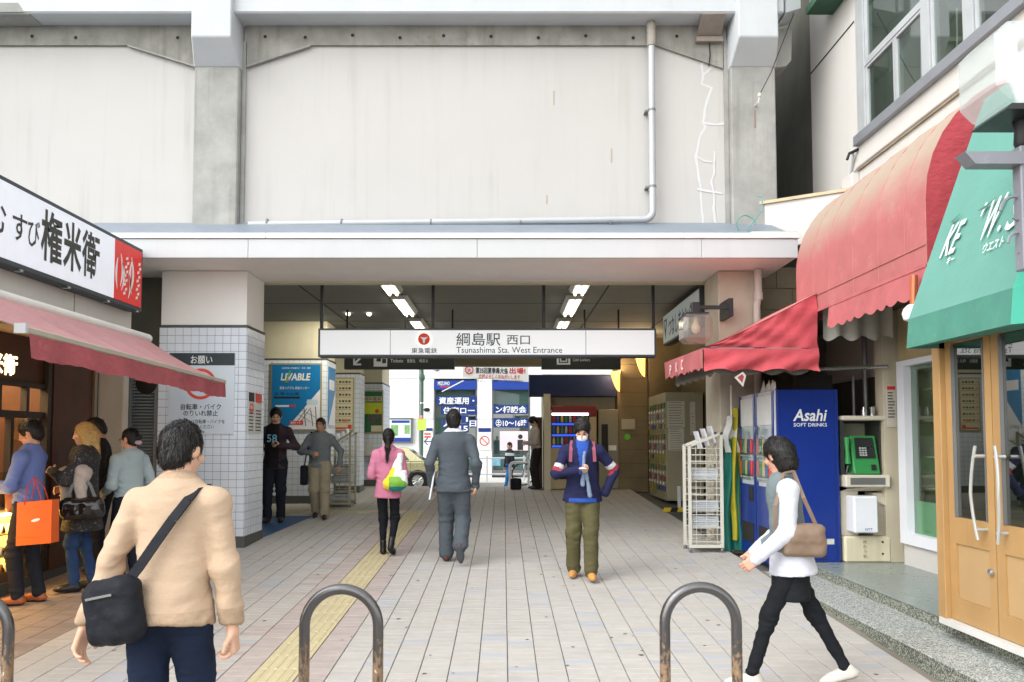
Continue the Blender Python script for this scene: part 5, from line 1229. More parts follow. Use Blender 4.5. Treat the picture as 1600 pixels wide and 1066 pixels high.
# ---- blue drinks machines
M_vblue = mat('machine blue', (18, 46, 128), .35, var=.05, scale=1.5, streak=.2, streak_col=(14, 36, 104), coat=.2)
VX0, VX1, VZ0, VZ1 = 3.02, 3.745, ZS2 - .1, 2.41
for i, (y0, y1) in enumerate(((8.95, 9.60), (9.62, 10.26))):
    vm = thing('drinks_machine', ((VX0 + VX1) / 2, (y0 + y1) / 2, VZ0), ['blue drinks machine with white brand name on its side', 'blue drinks machine standing behind the lettered one'][i], 'vending machine', 'blue drinks machines')
    obj('cabinet', MB().box(VX0 + .03, VX1, y0, y1, VZ0, VZ1), M_vblue, vm, bev=.012)
    obj('front', MB().box(VX0, VX0 + .027, y0 + .006, y1 - .006, VZ0 + .05, VZ1 - .01), mat('machine front', (196, 200, 206), .35), vm, bev=.006)
    obj('blue_trim', MB().box(VX0 - .01, VX0 - .001, y0 + .006, y0 + .07, VZ0 + .06, VZ1 - .02).box(VX0 - .01, VX0 - .001, y1 - .07, y1 - .006, VZ0 + .06, VZ1 - .02).box(VX0 - .01, VX0 - .001, y0 + .07, y1 - .07, VZ0 + .06, VZ0 + .92), M_vblue, vm)
    obj('header', MB().box(VX0 - .012, VX0 - .002, y0 + .08, y1 - .08, VZ1 - .40, VZ1 - .06), mat('machine header', (222, 224, 222), .5, spot=.4, spot_col=(180, 176, 160), spot_scale=5), vm)
    for zz in (VZ1 - .74, VZ1 - 1.0):
        obj('display_shelf', MB().box(VX0 - .035, VX0 - .002, y0 + .075, y1 - .075, zz - .012, zz), M_steel, vm)
        for j in range(5):
            yy = y0 + .12 + j * (y1 - y0 - .24) / 4
            obj('drink_can', MB().lathe((VX0 - .018, yy, zz), [(.012, 0), (.022, .01), (.022, .16), (.014, .18)], 10), mat(f'can {j % 4}', [(200, 60, 50), (60, 90, 160), (220, 200, 120), (70, 130, 90)][j % 4], .3), vm, smooth=True)
            obj('button', MB().box(VX0 - .03, VX0 - .012, yy - .02, yy + .02, zz - .035, zz - .016), M_wink, vm)
    obj('cover_glass', MB().box(VX0 - .05, VX0 - .046, y0 + .07, y1 - .07, VZ1 - 1.06, VZ1 - .42), glass('machine glass', (240, 244, 244), .06), vm)
    obj('coin_panel', MB().box(VX0 - .02, VX0 - .002, y0 + .09, y0 + .24, VZ0 + .72, VZ0 + .90), M_black, vm)
    obj('flap', MB().box(VX0 - .02, VX0 - .002, y0 + .1, y1 - .1, VZ0 + .22, VZ0 + .45), M_dark, vm)
    if i == 0:
        q = at(1239, 657.5, y0 - .002)
        obj('lettering', text_mb('Asahi', (q[0], y0 - .002, q[1]), (1, 0, 0), (0, 0, 1), .185, bold=.02, width=.385, shear=.22), M_wink, vm)
        obj('side_seam', MB().box(VX1 - .05, VX1 - .046, y0 - .002, y0 + .01, VZ0 + .03, VZ1 - .02).box(VX0 + .06, VX0 + .064, y0 - .002, y0 + .01, VZ0 + .03, VZ1 - .02), mat('machine seam', (12, 28, 84), .6), vm)
        obj('sticker', MB().box(VX1 - .16, VX1 - .08, y0 - .002, y0 + .01, VZ0 + .30, VZ0 + .36), mat('sticker', (196, 196, 186), .6, var=.1, scale=40), vm)
        obj('vent', MB().box(VX0 + .15, VX1 - .15, y0 - .003, y0 + .01, VZ0 + .10, VZ0 + .108).box(VX0 + .15, VX1 - .15, y0 - .003, y0 + .01, VZ0 + .13, VZ0 + .138).box(VX0 + .15, VX1 - .15, y0 - .003, y0 + .01, VZ0 + .16, VZ0 + .168), M_dark, vm)
        q = at(1240, 666.5, y0 - .002)
        obj('lettering', text_mb('SOFT DRINKS', (q[0], y0 - .002, q[1]), (1, 0, 0), (0, 0, 1), .055, bold=.012, width=.375), M_wink, vm)
a = at(1195, 600, 8.9)
def ragged(u, v): return (VX0 - .005 + .05 * v, 9.0 + .5 * u, VZ1 - .06 + v * (.08 + .09 * abs(math.sin(u * 9)) + .03 * math.sin(u * 31)))
tag(obj('torn_film', MB().grid(ragged, 24, 3), mat('torn film', (222, 222, 216), .6)), 'torn white film sticking up on top of the drinks machine', 'film')

# ---- green public telephone in its cabinet
PY_ = 8.98
ph = thing('telephone_cabinet', (4.0, PY_, ZS2), 'cream telephone cabinet open at the front beside the blue machine', 'telephone cabinet')
M_cr = mat('cream plastic', (206, 200, 182), .5, var=.05, streak=.15)
x0, x1 = xat(1312, PY_), xat(1381, PY_)
zt_, zs_, zb2 = zat(650, PY_), zat(742, PY_), zat(761, PY_)
obj('hood', MB().box(x0, x1, PY_ - .06, PY_ + .38, zt_ - .05, zt_), M_cr, ph, bev=.012)
obj('sides', MB().box(x0 + .005, x0 + .05, PY_ + .02, PY_ + .36, zs_, zt_ - .05).box(x1 - .05, x1 - .005, PY_ + .02, PY_ + .36, zs_, zt_ - .05).box(x0 + .05, x1 - .05, PY_ + .33, PY_ + .36, zs_, zt_ - .05), mat('cabinet dark', (56, 58, 54), .5), ph)
obj('shelf', MB().box(x0 + .01, x1 + .01, PY_ - .1, PY_ + .36, zb2, zs_), M_cr, ph, bev=.012)
obj('shelf_slot', MB().box(x0 + .06, x1 - .05, PY_ - .104, PY_ - .101, zb2 + .03, zs_ - .03), M_grey, ph)
obj('back_light', MB().box(x0 + .08, x1 - .08, PY_ + .318, PY_ + .328, zs_ + .2, zt_ - .08), mat('cabinet back', (150, 150, 132), .6), ph)
tp = thing('public_telephone', (4.0, PY_ + .1, zs_), 'bright green public telephone inside the cream cabinet', 'telephone')
M_gr = mat('phone green', (52, 136, 74), .35, var=.04)
gx0, gx1 = xat(1330, PY_), xat(1371, PY_); gz0, gz1 = zs_ + .002, zat(681, PY_)
obj('body', MB().slab([(gx0, PY_ - .05, gz0), (gx0, PY_ + .2, gz0), (gx0, PY_ + .2, gz1), (gx0, PY_ + .06, gz1)], (gx1 - gx0, 0, 0)), M_gr, tp, bev=.015)
def fp(u, v): return (gx0 + (gx1 - gx0) * u, PY_ - .05 + .11 * v - .006, gz0 + (gz1 - gz0) * v)
obj('screen_panel', MB().slab([fp(.12, .42), fp(.88, .42), fp(.85, .95), fp(.15, .95)], (0, -.006, 0)), mat('phone dark', (40, 44, 42), .3), tp)
kp = MB()
for i in range(3):
    for j in range(4): u, v = .28 + i * .1, .48 + j * .06; kp.slab([fp(u, v), fp(u + .07, v), fp(u + .07, v + .04), fp(u, v + .04)], (0, -.012, 0))
obj('keypad', kp, mat('key grey', (170, 174, 170), .5), tp)
obj('coin_return', MB().slab([fp(.66, .12), fp(.84, .12), fp(.84, .26), fp(.66, .26)], (0, -.008, 0)), mat('phone dark', (40, 44, 42)), tp)
obj('handset', MB().tube([(gx0 - .05, PY_ + .02, gz1 - .02), (gx0 - .055, PY_ + .0, (gz0 + gz1) / 2 + .05), (gx0 - .05, PY_ + .0, gz0 + .12)], [.034, .022, .034], 10), M_gr, tp, smooth=True)
obj('cord', MB().tube([(gx0 - .05, PY_, gz0 + .1), (gx0 - .09, PY_ - .04, gz0 + .02), (gx0 - .03, PY_ - .05, gz0 + .01), (gx0 + .02, PY_, gz0 + .05)], .008, 6), M_grey, tp)
for i, px_ in enumerate((1350, 1363)):
    q = at(px_, 650, PY_ + .05); tag(obj('metal_canister', MB().lathe((q[0], PY_ + .05, zt_ + .002), [(.03, 0), (.033, .06), (.02, .08), (.02, .10)] if i == 0 else [(.03, 0), (.03, .09), (.034, .10), (.02, .11)], 14), M_steel, smooth=True), ['small silver canister with narrow neck on the telephone cabinet', 'plain silver canister on the telephone cabinet nearer the pier'][i], 'canister')
# boxes under the cabinet
a = at(1329, 775, 8.9); b = at(1368, 832, 8.9)
wb = thing('utility_box', ((a[0] + b[0]) / 2, 8.9, b[1]), 'white utility box under the telephone cabinet', 'utility box')
obj('body', MB().box(a[0], b[0], 8.82, 9.1, b[1], a[1]), M_wf, wb, bev=.015)
wtxt(wb, 'NTT', 1352, 829, 8.818, .08, .035, M_blue, .01)
bb = thing('metal_box', ((x0 + x1) / 2, 9.0, ZS2), 'cream painted metal box standing on the terrazzo under the utility box', 'box')
obj('body', MB().box(x0, x1 + .02, 8.92, 9.2, ZS2, zat(838, 8.95)), mat('dirty cream', (206, 198, 172), .6, var=.06, streak=.5, streak_col=(120, 104, 74)), bb, bev=.02)
obj('stencil', text_mb('ボックス', (x0 + .24, 8.917, ZS2 + .05), (0, 0, 1), (-1, 0, 0), .05, width=.2), mat('stencil', (120, 96, 70), .8), bb)
obj('bolt', MB().lathe((x1 - .08, 8.915, ZS2 + .1), [(.0005, 0), (.012, 0), (.012, .004), (.0005, .004)], 10, 'y').lathe((x1 - .08, 8.915, ZS2 + .23), [(.0005, 0), (.012, 0), (.012, .004), (.0005, .004)], 10, 'y'), M_dark, bb)
cb = thing('torn_carton', (4.0, 9.05, .9), 'torn cream carton behind the white utility box', 'carton')
zc0, zc1 = zat(838, 8.95) + .003, zat(768, 8.95)
obj('body', MB().box(x0 + .005, x0 + .2, 9.02, 9.2, zc0, zc1).box(x1 - .14, x1 + .01, 9.0, 9.2, zc0, zc1 - .02), mat('carton cream', (196, 188, 170), .85, var=.08), cb)
obj('flap', MB().add([(x0 + .01, 9.0, zc1 + .001), (x1, 9.02, zc1 + .001), (x1 - .05, 8.94, zc1 + .05), (x0 + .05, 8.95, zc1 + .03)], [(0, 1, 2, 3)]).add([(x1 - .13, 8.99, zc1 - .02), (x1 + .01, 8.99, zc1 - .02), (x1 - .02, 8.95, zc1 - .16), (x1 - .10, 8.95, zc1 - .12)], [(0, 1, 2, 3)]), mat('carton cream', (196, 188, 170)), cb)

# ---- white magazine rack on the right
def rack(name, lab, X0, X1, Y0, Y1, g, h0, h1, mtl, mags, shelf_n=6, cover=True):
    r = thing(name, ((X0 + X1) / 2, (Y0 + Y1) / 2, g), lab, 'rack')
    t = .018
    for Y in (Y0, Y1):
        obj('side_frame', MB().box(X0, X0 + 2 * t, Y - t, Y + t, g + .06, g + h0).box(X1 - 2 * t, X1, Y - t, Y + t, g + .06, g + h1).box(X0 + 2 * t, X1 - 2 * t, Y - t, Y + t, g + .06, g + .10)
            .slab([(X0, Y - t, g + h0), (X0 + .05, Y - t, g + h0 - .02), (X1, Y - t, g + h1 - .03), (X1, Y - t, g + h1)], (0, 2 * t, 0)), mtl, r)
        w = MB()
        for k in range(15):
            zz = g + .14 + k * (h0 - .1) / 15; w.tube([(X0 + .03, Y, zz), (X1 - .03, Y, zz)], .005, 5)
        for k in range(3):
            xx = X0 + .1 + k * (X1 - X0 - .18) / 2; w.tube([(xx, Y, g + .08), (xx, Y, g + h0)], .004, 5)
        obj('wire_side', w, mtl, r)
    for k in range(shelf_n):
        zz = g + .12 + k * (h0 - .15) / shelf_n
        obj('shelf', MB().box(X0 + .03, X1 - .02, Y0 + .02, Y1 - .02, zz - .008, zz), mtl, r)
    for (xx, yy) in ((X0 + .02, Y0), (X1 - .02, Y0), (X0 + .02, Y1), (X1 - .02, Y1)): obj('caster', MB().lathe((xx, yy, g + .005), [(.012, 0), (.025, .012), (.025, .035), (.01, .06)], 10), M_grey, r)
    for k in mags:
        zz = g + .12 + k * (h0 - .15) / shelf_n
        for j in range(5):
            z2 = zz + .002 + j * .026
            tag(obj('magazine_stack', MB().box(X0 + .05, X1 - .05, Y0 + .04, Y1 - .06, z2, z2 + .023), mat('magazine', (190, 196, 202), .35, var=.1, scale=14, island=.1)), f'{ORD[4 - j]} magazine pile from the top on the {["lower", "middle", "upper"][mags.index(k)]} shelf of the {("white" if "white" in lab else "wire")} rack', 'magazines', f'magazines in the {("white" if "white" in lab else "wire")} rack')
    for j in range(3):
        xx = X0 + (X1 - X0) * (.45 + .2 * j); zz = g + h0 + (h1 - h0) * (.45 + .2 * j)
        obj('leaflet_holder', MB().slab([(xx, Y0 + .1, zz - .12), (xx + .02, Y0 + .1, zz - .12), (xx - .04, Y0 + .1, zz + .10), (xx - .06, Y0 + .1, zz + .10)], (0, .2, 0)), M_wf, r)
    return r
RY_ = 10.15
rx0, rx1 = xat(1074, RY_), xat(1128, RY_)
rack('magazine_rack', 'white wire magazine rack with a sloping top beside the flag', rx0, rx1, RY_, RY_ + .30, gz(RY_) + .012, zat(697, RY_) - gz(RY_), zat(676, RY_) - gz(RY_), mat('rack white', (206, 204, 192), .45, var=.05), (1, 2, 4))
BY_ = 14.75
rack('brochure_rack', 'wire brochure rack standing by the tiled column in the passage', xat(513, BY_), xat(549, BY_), BY_, BY_ + .55, gz(BY_) + .012, zat(697, BY_) - gz(BY_), zat(676, BY_) - gz(BY_), mat('rack dull', (168, 164, 140), .5), (0, 2, 3))

# ---- furled advertising flag between rack and machine
fgx = xat(1138, 10.3)
fl = thing('advertising_flag', (fgx, 10.3, gz(10.3)), 'furled green yellow and white advertising flag beside the drinks machines', 'flag')
def flag(off, col, name, w, z0, z1, ph):
    def f(u, v):
        z = z1 + (z0 - z1) * v; ww = w * (.55 + .45 * v ** .7)
        return (fgx + off + ww * (u - .35) + .02 * math.sin(v * 7 + ph), 10.28 + .045 * math.sin(u * 9 + ph + v * 2) + .01 * math.sin(v * 11), z)
    obj(name, MB().grid(f, 22, 26), col, fl, smooth='all')
M_fg = mat('flag green', (30, 112, 98), .7, var=.1); M_fy = mat('flag yellow', (170, 160, 40), .7, var=.2, scale=4, spot=.5, spot_col=(40, 60, 36), spot_scale=6); M_fw = mat('flag white', (202, 204, 200), .7, var=.05)
flag(-.03, M_fg, 'green_cloth', .27, gz(10.3) + .02, 1.85, 0); flag(.08, M_fy, 'yellow_cloth', .22, gz(10.3) + .15, 2.25, 1.2); flag(.0, M_fw, 'white_cloth', .19, 1.68, 2.15, .6)
obj('pole', MB().tube([(fgx + .05, 10.34, gz(10.3)), (fgx + .05, 10.34, 2.55)], .012, 8), M_wink, fl)

# ---- capsule toy machines
GY0, GY1, GX = 15.75, 17.6, 3.17
gx_, gt = GX, zat(613, 15.75)
g0 = gz(15.8)
cm = thing('capsule_machine_bank', (gx_ + .35, 16.7, g0), 'bank of capsule toy machines with beige side panel in the passage', 'vending machine')
obj('cabinet', MB().box(gx_, gx_ + .74, GY0, GY1, g0 + .02, gt), mat('capsule beige', (164, 156, 130), .6, var=.06, streak=.2), cm, bev=.01)
capc = [(150, 140, 66), (60, 78, 130), (150, 148, 140), (130, 78, 78), (84, 116, 84), (140, 110, 70)]
rg = random.Random(9)
for j in range(9):
    for i in range(6):
        yy = GY0 + .16 + i * .3; zz = g0 + .2 + j * (gt - g0 - .3) / 9
        c = capc[(j * 2 + rg.randint(0, 1)) % 6]
        obj('capsule_window', MB().box(gx_ - .025, gx_ - .002, yy - .11, yy + .11, zz, zz + .10), mat(f'capsules {c}', c, .3, var=.5, scale=30), cm)
        obj('crank', MB().lathe((gx_ - .02, yy, zz - .05), [(.001, -.02), (.03, -.015), (.03, 0), (.001, 0)], 10, 'x'), mat('crank yellow', (166, 152, 50), .4) if (j % 3 == 0) else M_wink, cm)
for i, (p0, p1, q0, q1) in enumerate(((1042, 1070, 627, 668), (1044, 1069, 669, 704), (1078, 1087, 628, 680))):
    a = at(p0, q0, GY0 - .01); b = at(p1, q1, GY0 - .01)
    nb = tag(obj('paper_notice', MB().box(a[0], b[0], GY0 - .012, GY0 - .003, b[1], a[1]), mat('notice paper', (206, 202, 186), .8)), ['upper paper notice taped on the beige side of the capsule machines', 'lower paper notice taped on the beige side of the capsule machines', 'narrow vertical paper strip on the beige side of the capsule machines'][i], 'notice')
    tx = MB(); n = 10
    for k in range(n): tx.box(a[0] + .03, b[0] - .03 - rg.uniform(0, .06), GY0 - .015, GY0 - .0125, b[1] + (a[1] - b[1]) * (k + .4) / n, b[1] + (a[1] - b[1]) * (k + .62) / n)
    obj('printed_lines', tx, mat('grey print', (120, 116, 108), .7), nb)
# low hazard strip and white marker post
a = at(1036, 800, 14.1); b = at(1080, 800, 14.1)
hz_ = thing('hazard_strip', ((a[0] + b[0]) / 2, 14.1, gz(14.1)), 'yellow and black hazard strip on the floor by the capsule machines', 'floor strip')
n = 9
for k in range(n):
    x0 = a[0] + (b[0] + .6 - a[0]) * k / n; w = (b[0] + .6 - a[0]) / n
    obj('stripe', MB().slab([(x0, 14.1, gz(14.1) + .02), (x0 + w, 14.1, gz(14.1) + .02), (x0 + w + .03, 14.1, gz(14.1) + .09), (x0 + .03, 14.1, gz(14.1) + .09)], (0, .06, 0)), mat('hazard yellow', (206, 180, 40), .5) if k % 2 == 0 else M_black, hz_)
mx = xat(1060, 14.4); tag(obj('marker_post', MB().box(mx - .03, mx + .03, 14.4, 14.43, gz(14.4), zat(760, 14.4)), M_fw, bev=.006), 'slim pale marker post before the capsule machines', 'post')

# ---- kiosk with the red machine at the far end
kb = thing('kiosk', (1.7, 18.6, gz(18.6)), 'cream kiosk wall under a plain dark blue awning at the far end', 'kiosk')
KY = 18.55
obj('wall', MB().box(xat(848, KY), xat(968, KY), KY, KY + .8, .6, zat(585, KY)), M_cream, kb)
obj('side_post', MB().box(xat(848, KY), xat(858, KY), KY - .6, KY - .002, .6, zat(618, KY)), M_cream, kb)
obj('awning', MB().slab([(xat(827, 18.1), 18.1, zat(619, 18.1)), (xat(827, 18.1), 18.1, zat(587, 18.1)), (xat(827, 18.1), KY - .002, zat(583, 18.1)), (xat(827, 18.1), KY - .002, zat(619, 18.1))], (xat(964, 18.1) - xat(827, 18.1), 0, 0)), mat('dark blue awning', (24, 42, 84), .7, var=.05), kb)
rm = thing('red_drinks_machine', (xat(895, 18.2), 18.2, gz(18.2)), 'red framed drinks machine with lit display in the kiosk', 'vending machine')
RYy = 18.0
x0, x1 = xat(859, RYy), xat(932, RYy)
obj('cabinet', MB().box(x0, x1, RYy, RYy + .5, gz(18) + .03, zat(640, RYy)), mat('machine beige', (176, 160, 124), .5, var=.05), rm, bev=.01)
obj('red_crown', MB().box(x0 + .03, x1, RYy - .02, RYy + .3, zat(652, RYy), zat(634, RYy)), mat('machine red', (120, 36, 34), .4, var=.1), rm, bev=.03)
a = at(861, 645, RYy); b = at(921, 700, RYy)
obj('display', MB().box(a[0], b[0], RYy - .008, RYy - .002, b[1], a[1]), mat('display dark', (40, 46, 60), .4), rm)
obj('light_strip', MB().box(a[0] + .02, b[0] - .02, RYy - .03, RYy - .01, a[1] - .06, a[1] - .01), mat('display light', (240, 244, 250), .4, var=0, emit=(230, 238, 255), power=2.2), rm)
for j in range(3):
    zz = a[1] - .22 - j * .25
    for i in range(9):
        xx = a[0] + .06 + i * (b[0] - a[0] - .12) / 8
        obj('drink_bottle', MB().lathe((xx, RYy - .025, zz), [(.014, 0), (.026, .01), (.026, .12), (.012, .15), (.012, .17)], 8), mat(f'drink {(i + j) % 5}', [(190, 50, 50), (60, 90, 170), (210, 190, 90), (70, 130, 80), (190, 190, 190)][(i + j) % 5], .3), rm, smooth=True)
    obj('button_strip', MB().box(a[0] + .02, b[0] - .02, RYy - .03, RYy - .01, zz - .06, zz - .02), mat('strip blue', (40, 70, 190), .4, var=0, emit=(40, 80, 220), power=.5), rm)
obj('flap', MB().box(a[0] + .05, b[0] - .2, RYy - .012, RYy - .002, gz(18) + .25, gz(18) + .5), M_dark, rm)
gm = thing('grey_locker_machine', (xat(949, 18.2), 18.2, gz(18.2)), 'tall grey machine with a dark screen slot beside the red drinks machine', 'machine')
x0, x1 = xat(935, 18.05), xat(966, 18.05)
obj('cabinet', MB().box(x0, x1, 18.05, 18.5, gz(18) + .03, zat(640, 18.05)), mat('machine grey', (136, 132, 112), .5, var=.05), gm, bev=.01)
obj('screen_slot', MB().box(xat(940, 18), xat(950, 18), 18.035, 18.048, zat(720, 18), zat(663, 18)), M_dark, gm)
obj('card_reader', MB().box(xat(951, 18), xat(963, 18), 18.03, 18.048, zat(704, 18), zat(696, 18)), M_wink, gm)
# dark red goods stand by the man with phone
ds = thing('goods_cabinet', (xat(842, 18.4), 18.4, gz(18.4)), 'dark red cabinet behind the man leaning at the far end', 'cabinet')
obj('cabinet', MB().box(xat(833, 18.35), xat(847, 18.35), 18.35, 18.53, gz(18.4), zat(652, 18.35)), mat('dark red', (84, 36, 34), .5), ds)
# sconces
for i, (px_, py_, Y, m) in enumerate(((961, 596, 17.9, 1), (1000, 572, 16.9, 1))):
    q = at(px_, py_, Y)
    s = thing('wall_sconce', (q[0], Y, q[1]), ['amber quarter round wall lamp beside the dark blue awning', 'amber quarter round wall lamp higher up on the right stone column'][i], 'lamp', 'amber wall lamps')
    r = .16
    mb = MB(); n = 8
    mb.grid(lambda u, v: (q[0] + .10 - r * 1.3 * math.cos(u * math.pi / 2) * (1 - v) ** .55, Y - r * math.sin(u * math.pi) * .8 * (1 - v) ** .55, q[1] + .22 - .46 * v), 10, 10)
    obj('shade', mb, mat('amber glass', (236, 176, 96), .5, var=.03, emit=(255, 176, 84), power=1.3), s, smooth='all')
    obj('back_plate', MB().box(q[0] + .10, q[0] + .13, Y - .14, Y + .14, q[1] - .22, q[1] + .24), M_brownwall, s)
    ld = bpy.data.lights.new('sconce_glow', 'POINT'); ld.energy = 9; ld.color = (1, .72, .4); ld.shadow_soft_size = .08
    lo = bpy.data.objects.new('sconce_glow', ld); COL.objects.link(lo); lo.parent = s; lo.location = (0.0, -.05, .26)
# small signs on the far column
a = at(971, 655, 18.08); b = at(992, 671, 18.08)
tag(obj('wall_notice', MB().box(a[0], b[0], 18.07, 18.09, b[1], a[1]), mat('dim paper', (170, 166, 148), .7)), 'small white notice on the dark stone column', 'notice')
q = at(980, 683, 18.08); tag(obj('round_button', MB().lathe((q[0], 18.06, q[1]), [(.035, 0), (.07, 0), (.07, .03), (.035, .03)], 20, 'y'), mat('green ring', (90, 150, 50), .4, var=0, emit=(100, 190, 50), power=.04)), 'green ringed round button below the notice on the stone column', 'button')

# ---- posters of the passage
def poster(lab, px0, px1, py0, py1, Y, base, draw, name='wall_poster', frame=mat('poster frame', (170, 162, 130), .4, metal=.3)):
    a = at(px0, py0, Y); b = at(px1, py1, Y)
    t = thing(name, ((a[0] + b[0]) / 2, Y, b[1]), lab, 'poster')
    obj('frame', MB().box(a[0] - .03, b[0] + .03, Y + .006, Y + .05, b[1] - .03, a[1] + .03), frame, t)
    obj('sheet', MB().box(a[0], b[0], Y, Y + .005, b[1], a[1]), base, t)
    def P(u, v): return (a[0] + (b[0] - a[0]) * u, b[1] + (a[1] - b[1]) * v)
    draw(t, P, Y, b[0] - a[0], a[1] - b[1])
    return t
M_pblue = mat('poster blue', (24, 116, 176), .4, var=.04)
def poly(t, P, Y, pts, m, k=1, name='printed_shape'): obj(name, MB().slab([(P(*p)[0], Y - .002 * k, P(*p)[1]) for p in pts], (0, .0012, 0)), m, t)
def txt(t, P, Y, s, u, v, w, h, m, bold=.0, k=2, shear=0.): 
    q = P(u, v); obj('lettering', text_mb(s, (q[0], Y - .002 * k, q[1]), (1, 0, 0), (0, 0, 1), h, bold=bold, width=w, shear=shear, lift=.0005), m, t)
def d1(t, P, Y, W, H):
    poly(t, P, Y, [(.30, .0), (1, .0), (1, .62), (.999, .62)], M_wf)
    txt(t, P, Y, 'LIVABLE', .18, .76, W * .62, H * .15, M_wink, .03, 2, .15)
    poly(t, P, Y, [(.27, .72), (.31, .72), (.40, .92), (.34, .88)], mat('logo green', (90, 170, 90), .4), 3)
    poly(t, P, Y, [(.30, .72), (.33, .72), (.36, .80)], M_red, 4)
    txt(t, P, Y, '東急リバブル 綱島センター', .16, .62, W * .62, H * .05, M_wink, .004)
    txt(t, P, Y, '地域密着の不動産仲介・売買・賃貸', .2, .935, W * .6, H * .03, M_wink, 0)
    txt(t, P, Y, '土地・戸建・マンション募集', .06, .53, W * .5, H * .05, M_ink, .01)
    poly(t, P, Y, [(.04, .475), (.58, .475), (.58, .505), (.04, .505)], M_ink)
    poly(t, P, Y, [(.08, .345), (.36, .345), (.36, .375), (.08, .375)], M_wf)
    poly(t, P, Y, [(.36, .345), (.5, .345), (.5, .375), (.36, .375)], M_red)
    rd = mat('map grey', (96, 98, 100), .6)
    for s in ([(.5, .1), (.72, .32)], [(.56, .08), (.8, .33)], [(.52, .24), (.8, .12)], [(.6, .3), (.92, .18)], [(.7, .05), (.66, .34)], [(.85, .05), (.8, .3)], [(.92, .1), (.9, .35)], [(.55, .15), (.95, .08)]):
        (x0, y0), (x1, y1) = s; poly(t, P, Y, [(x0, y0), (x0 + .018, y0), (x1 + .018, y1), (x1, y1)], rd, 2)
    poly(t, P, Y, [(.38, .07), (.66, .07), (.66, .13), (.38, .13)], M_red, 4); txt(t, P, Y, '綱島センター', .40, .08, W * .24, H * .05, M_wink, .004, 6)
    poly(t, P, Y, [(.74, .38), (.95, .38), (.97, .42), (.95, .46), (.74, .46), (.72, .42)], mat('bubble', (190, 210, 222), .5), 3)
poster('blue and white property poster with street map on the tiled column', 425.5, 499.5, 570, 671, 15.36, M_pblue, d1)
# side poster on the same column, facing the passage
sp_ = thing('side_poster', (-3.45, 15.8, 1.9), 'narrow blue and white poster on the side face of the tiled column', 'poster')
zz0, zz1 = zat(665, 15.8), zat(575, 15.8)
obj('sheet', MB().box(-3.462, -3.45, 15.5, 16.1, zz0, zz1), M_pblue, sp_)
obj('printed_shape', MB().slab([(-3.449, 15.5, zz0), (-3.449, 16.1, zz0), (-3.449, 16.1, zz0 + .7)], (.001, 0, 0)).box(-3.449, -3.448, 15.55, 16.0, zz1 - .45, zz1 - .25), M_wf, sp_)
def d2(t, P, Y, W, H):
    for k in range(7):
        v = .92 - k * .125
        txt(t, P, Y, ['公示', '料金', '運行', '出口', '時刻', '案内', '連絡'][k], .04, v, W * .12, H * .05, M_red if k % 2 else M_ink, .004)
        for j in range(4): poly(t, P, Y, [(.26 + j * .17, v), (.38 + j * .17, v), (.38 + j * .17, v + .035), (.26 + j * .17, v + .035)], mat('table green', (70, 120, 84), .6) if (k + j) % 2 else M_ink)
        poly(t, P, Y, [(.06, v - .03), (.92, v - .03), (.92, v - .024), (.06, v - .024)], mat('map grey', (96, 98, 100)))
    poly(t, P, Y, [(.05, .02), (.82, .02), (.82, .05), (.05, .05)], M_red); poly(t, P, Y, [(.76, .02), (.96, .02), (.96, .1), (.76, .1)], M_red, 3)
    poly(t, P, Y, [(.5, .16), (.75, .16), (.75, .21), (.5, .21)], mat('orange print', (210, 120, 60), .6), 3)
poster('pale timetable board with green and red print behind the rack', 522.5, 550.5, 592, 672, 17.36, mat('board cream', (214, 204, 172), .6), d2)
def d3(t, P, Y, W, H):
    txt(t, P, Y, '眼科医院', .02, .78, W * .94, H * .10, M_ink, .01, 4)
    poly(t, P, Y, [(0, .76), (1, .76), (1, .88), (0, .88)], mat('board cream', (214, 204, 172)), 2)
    poly(t, P, Y, [(0, .45), (1, .45), (1, .73), (0, .73)], mat('lime', (190, 206, 50), .6), 2)
    disc('printed_dot', P(.72, .52), .05, Y - .008, M_red, t)
    poly(t, P, Y, [(.2, .24), (1, .24), (1, .42), (.2, .42)], mat('photo grey', (84, 84, 76), .6, var=.4, scale=9), 2)
    poly(t, P, Y, [(.4, .02), (1, .02), (1, .17), (.4, .17)], mat('board cream', (214, 204, 172)), 2)
poster('green clinic poster with lime panel at the far left end', 569.5, 596.5, 612, 676, 18.86, mat('poster green', (34, 104, 62), .5), d3)
wpn = at(570, 700, 18.7); wb_ = at(590, 708, 18.7)
lb = thing('wall_basin', (wpn[0] + .15, 18.7, wb_[1]), 'pale wall shelf with leaflet below the green poster', 'shelf')
obj('shelf', MB().box(xat(567, 18.7), xat(596, 18.7), 18.6, 18.86, zat(712, 18.7), zat(708, 18.7)), M_cream, lb)
obj('leaflet', MB().box(xat(569, 18.7), xat(583, 18.7), 18.7, 18.72, zat(708, 18.7) + .002, zat(690, 18.7)), M_fw, lb)

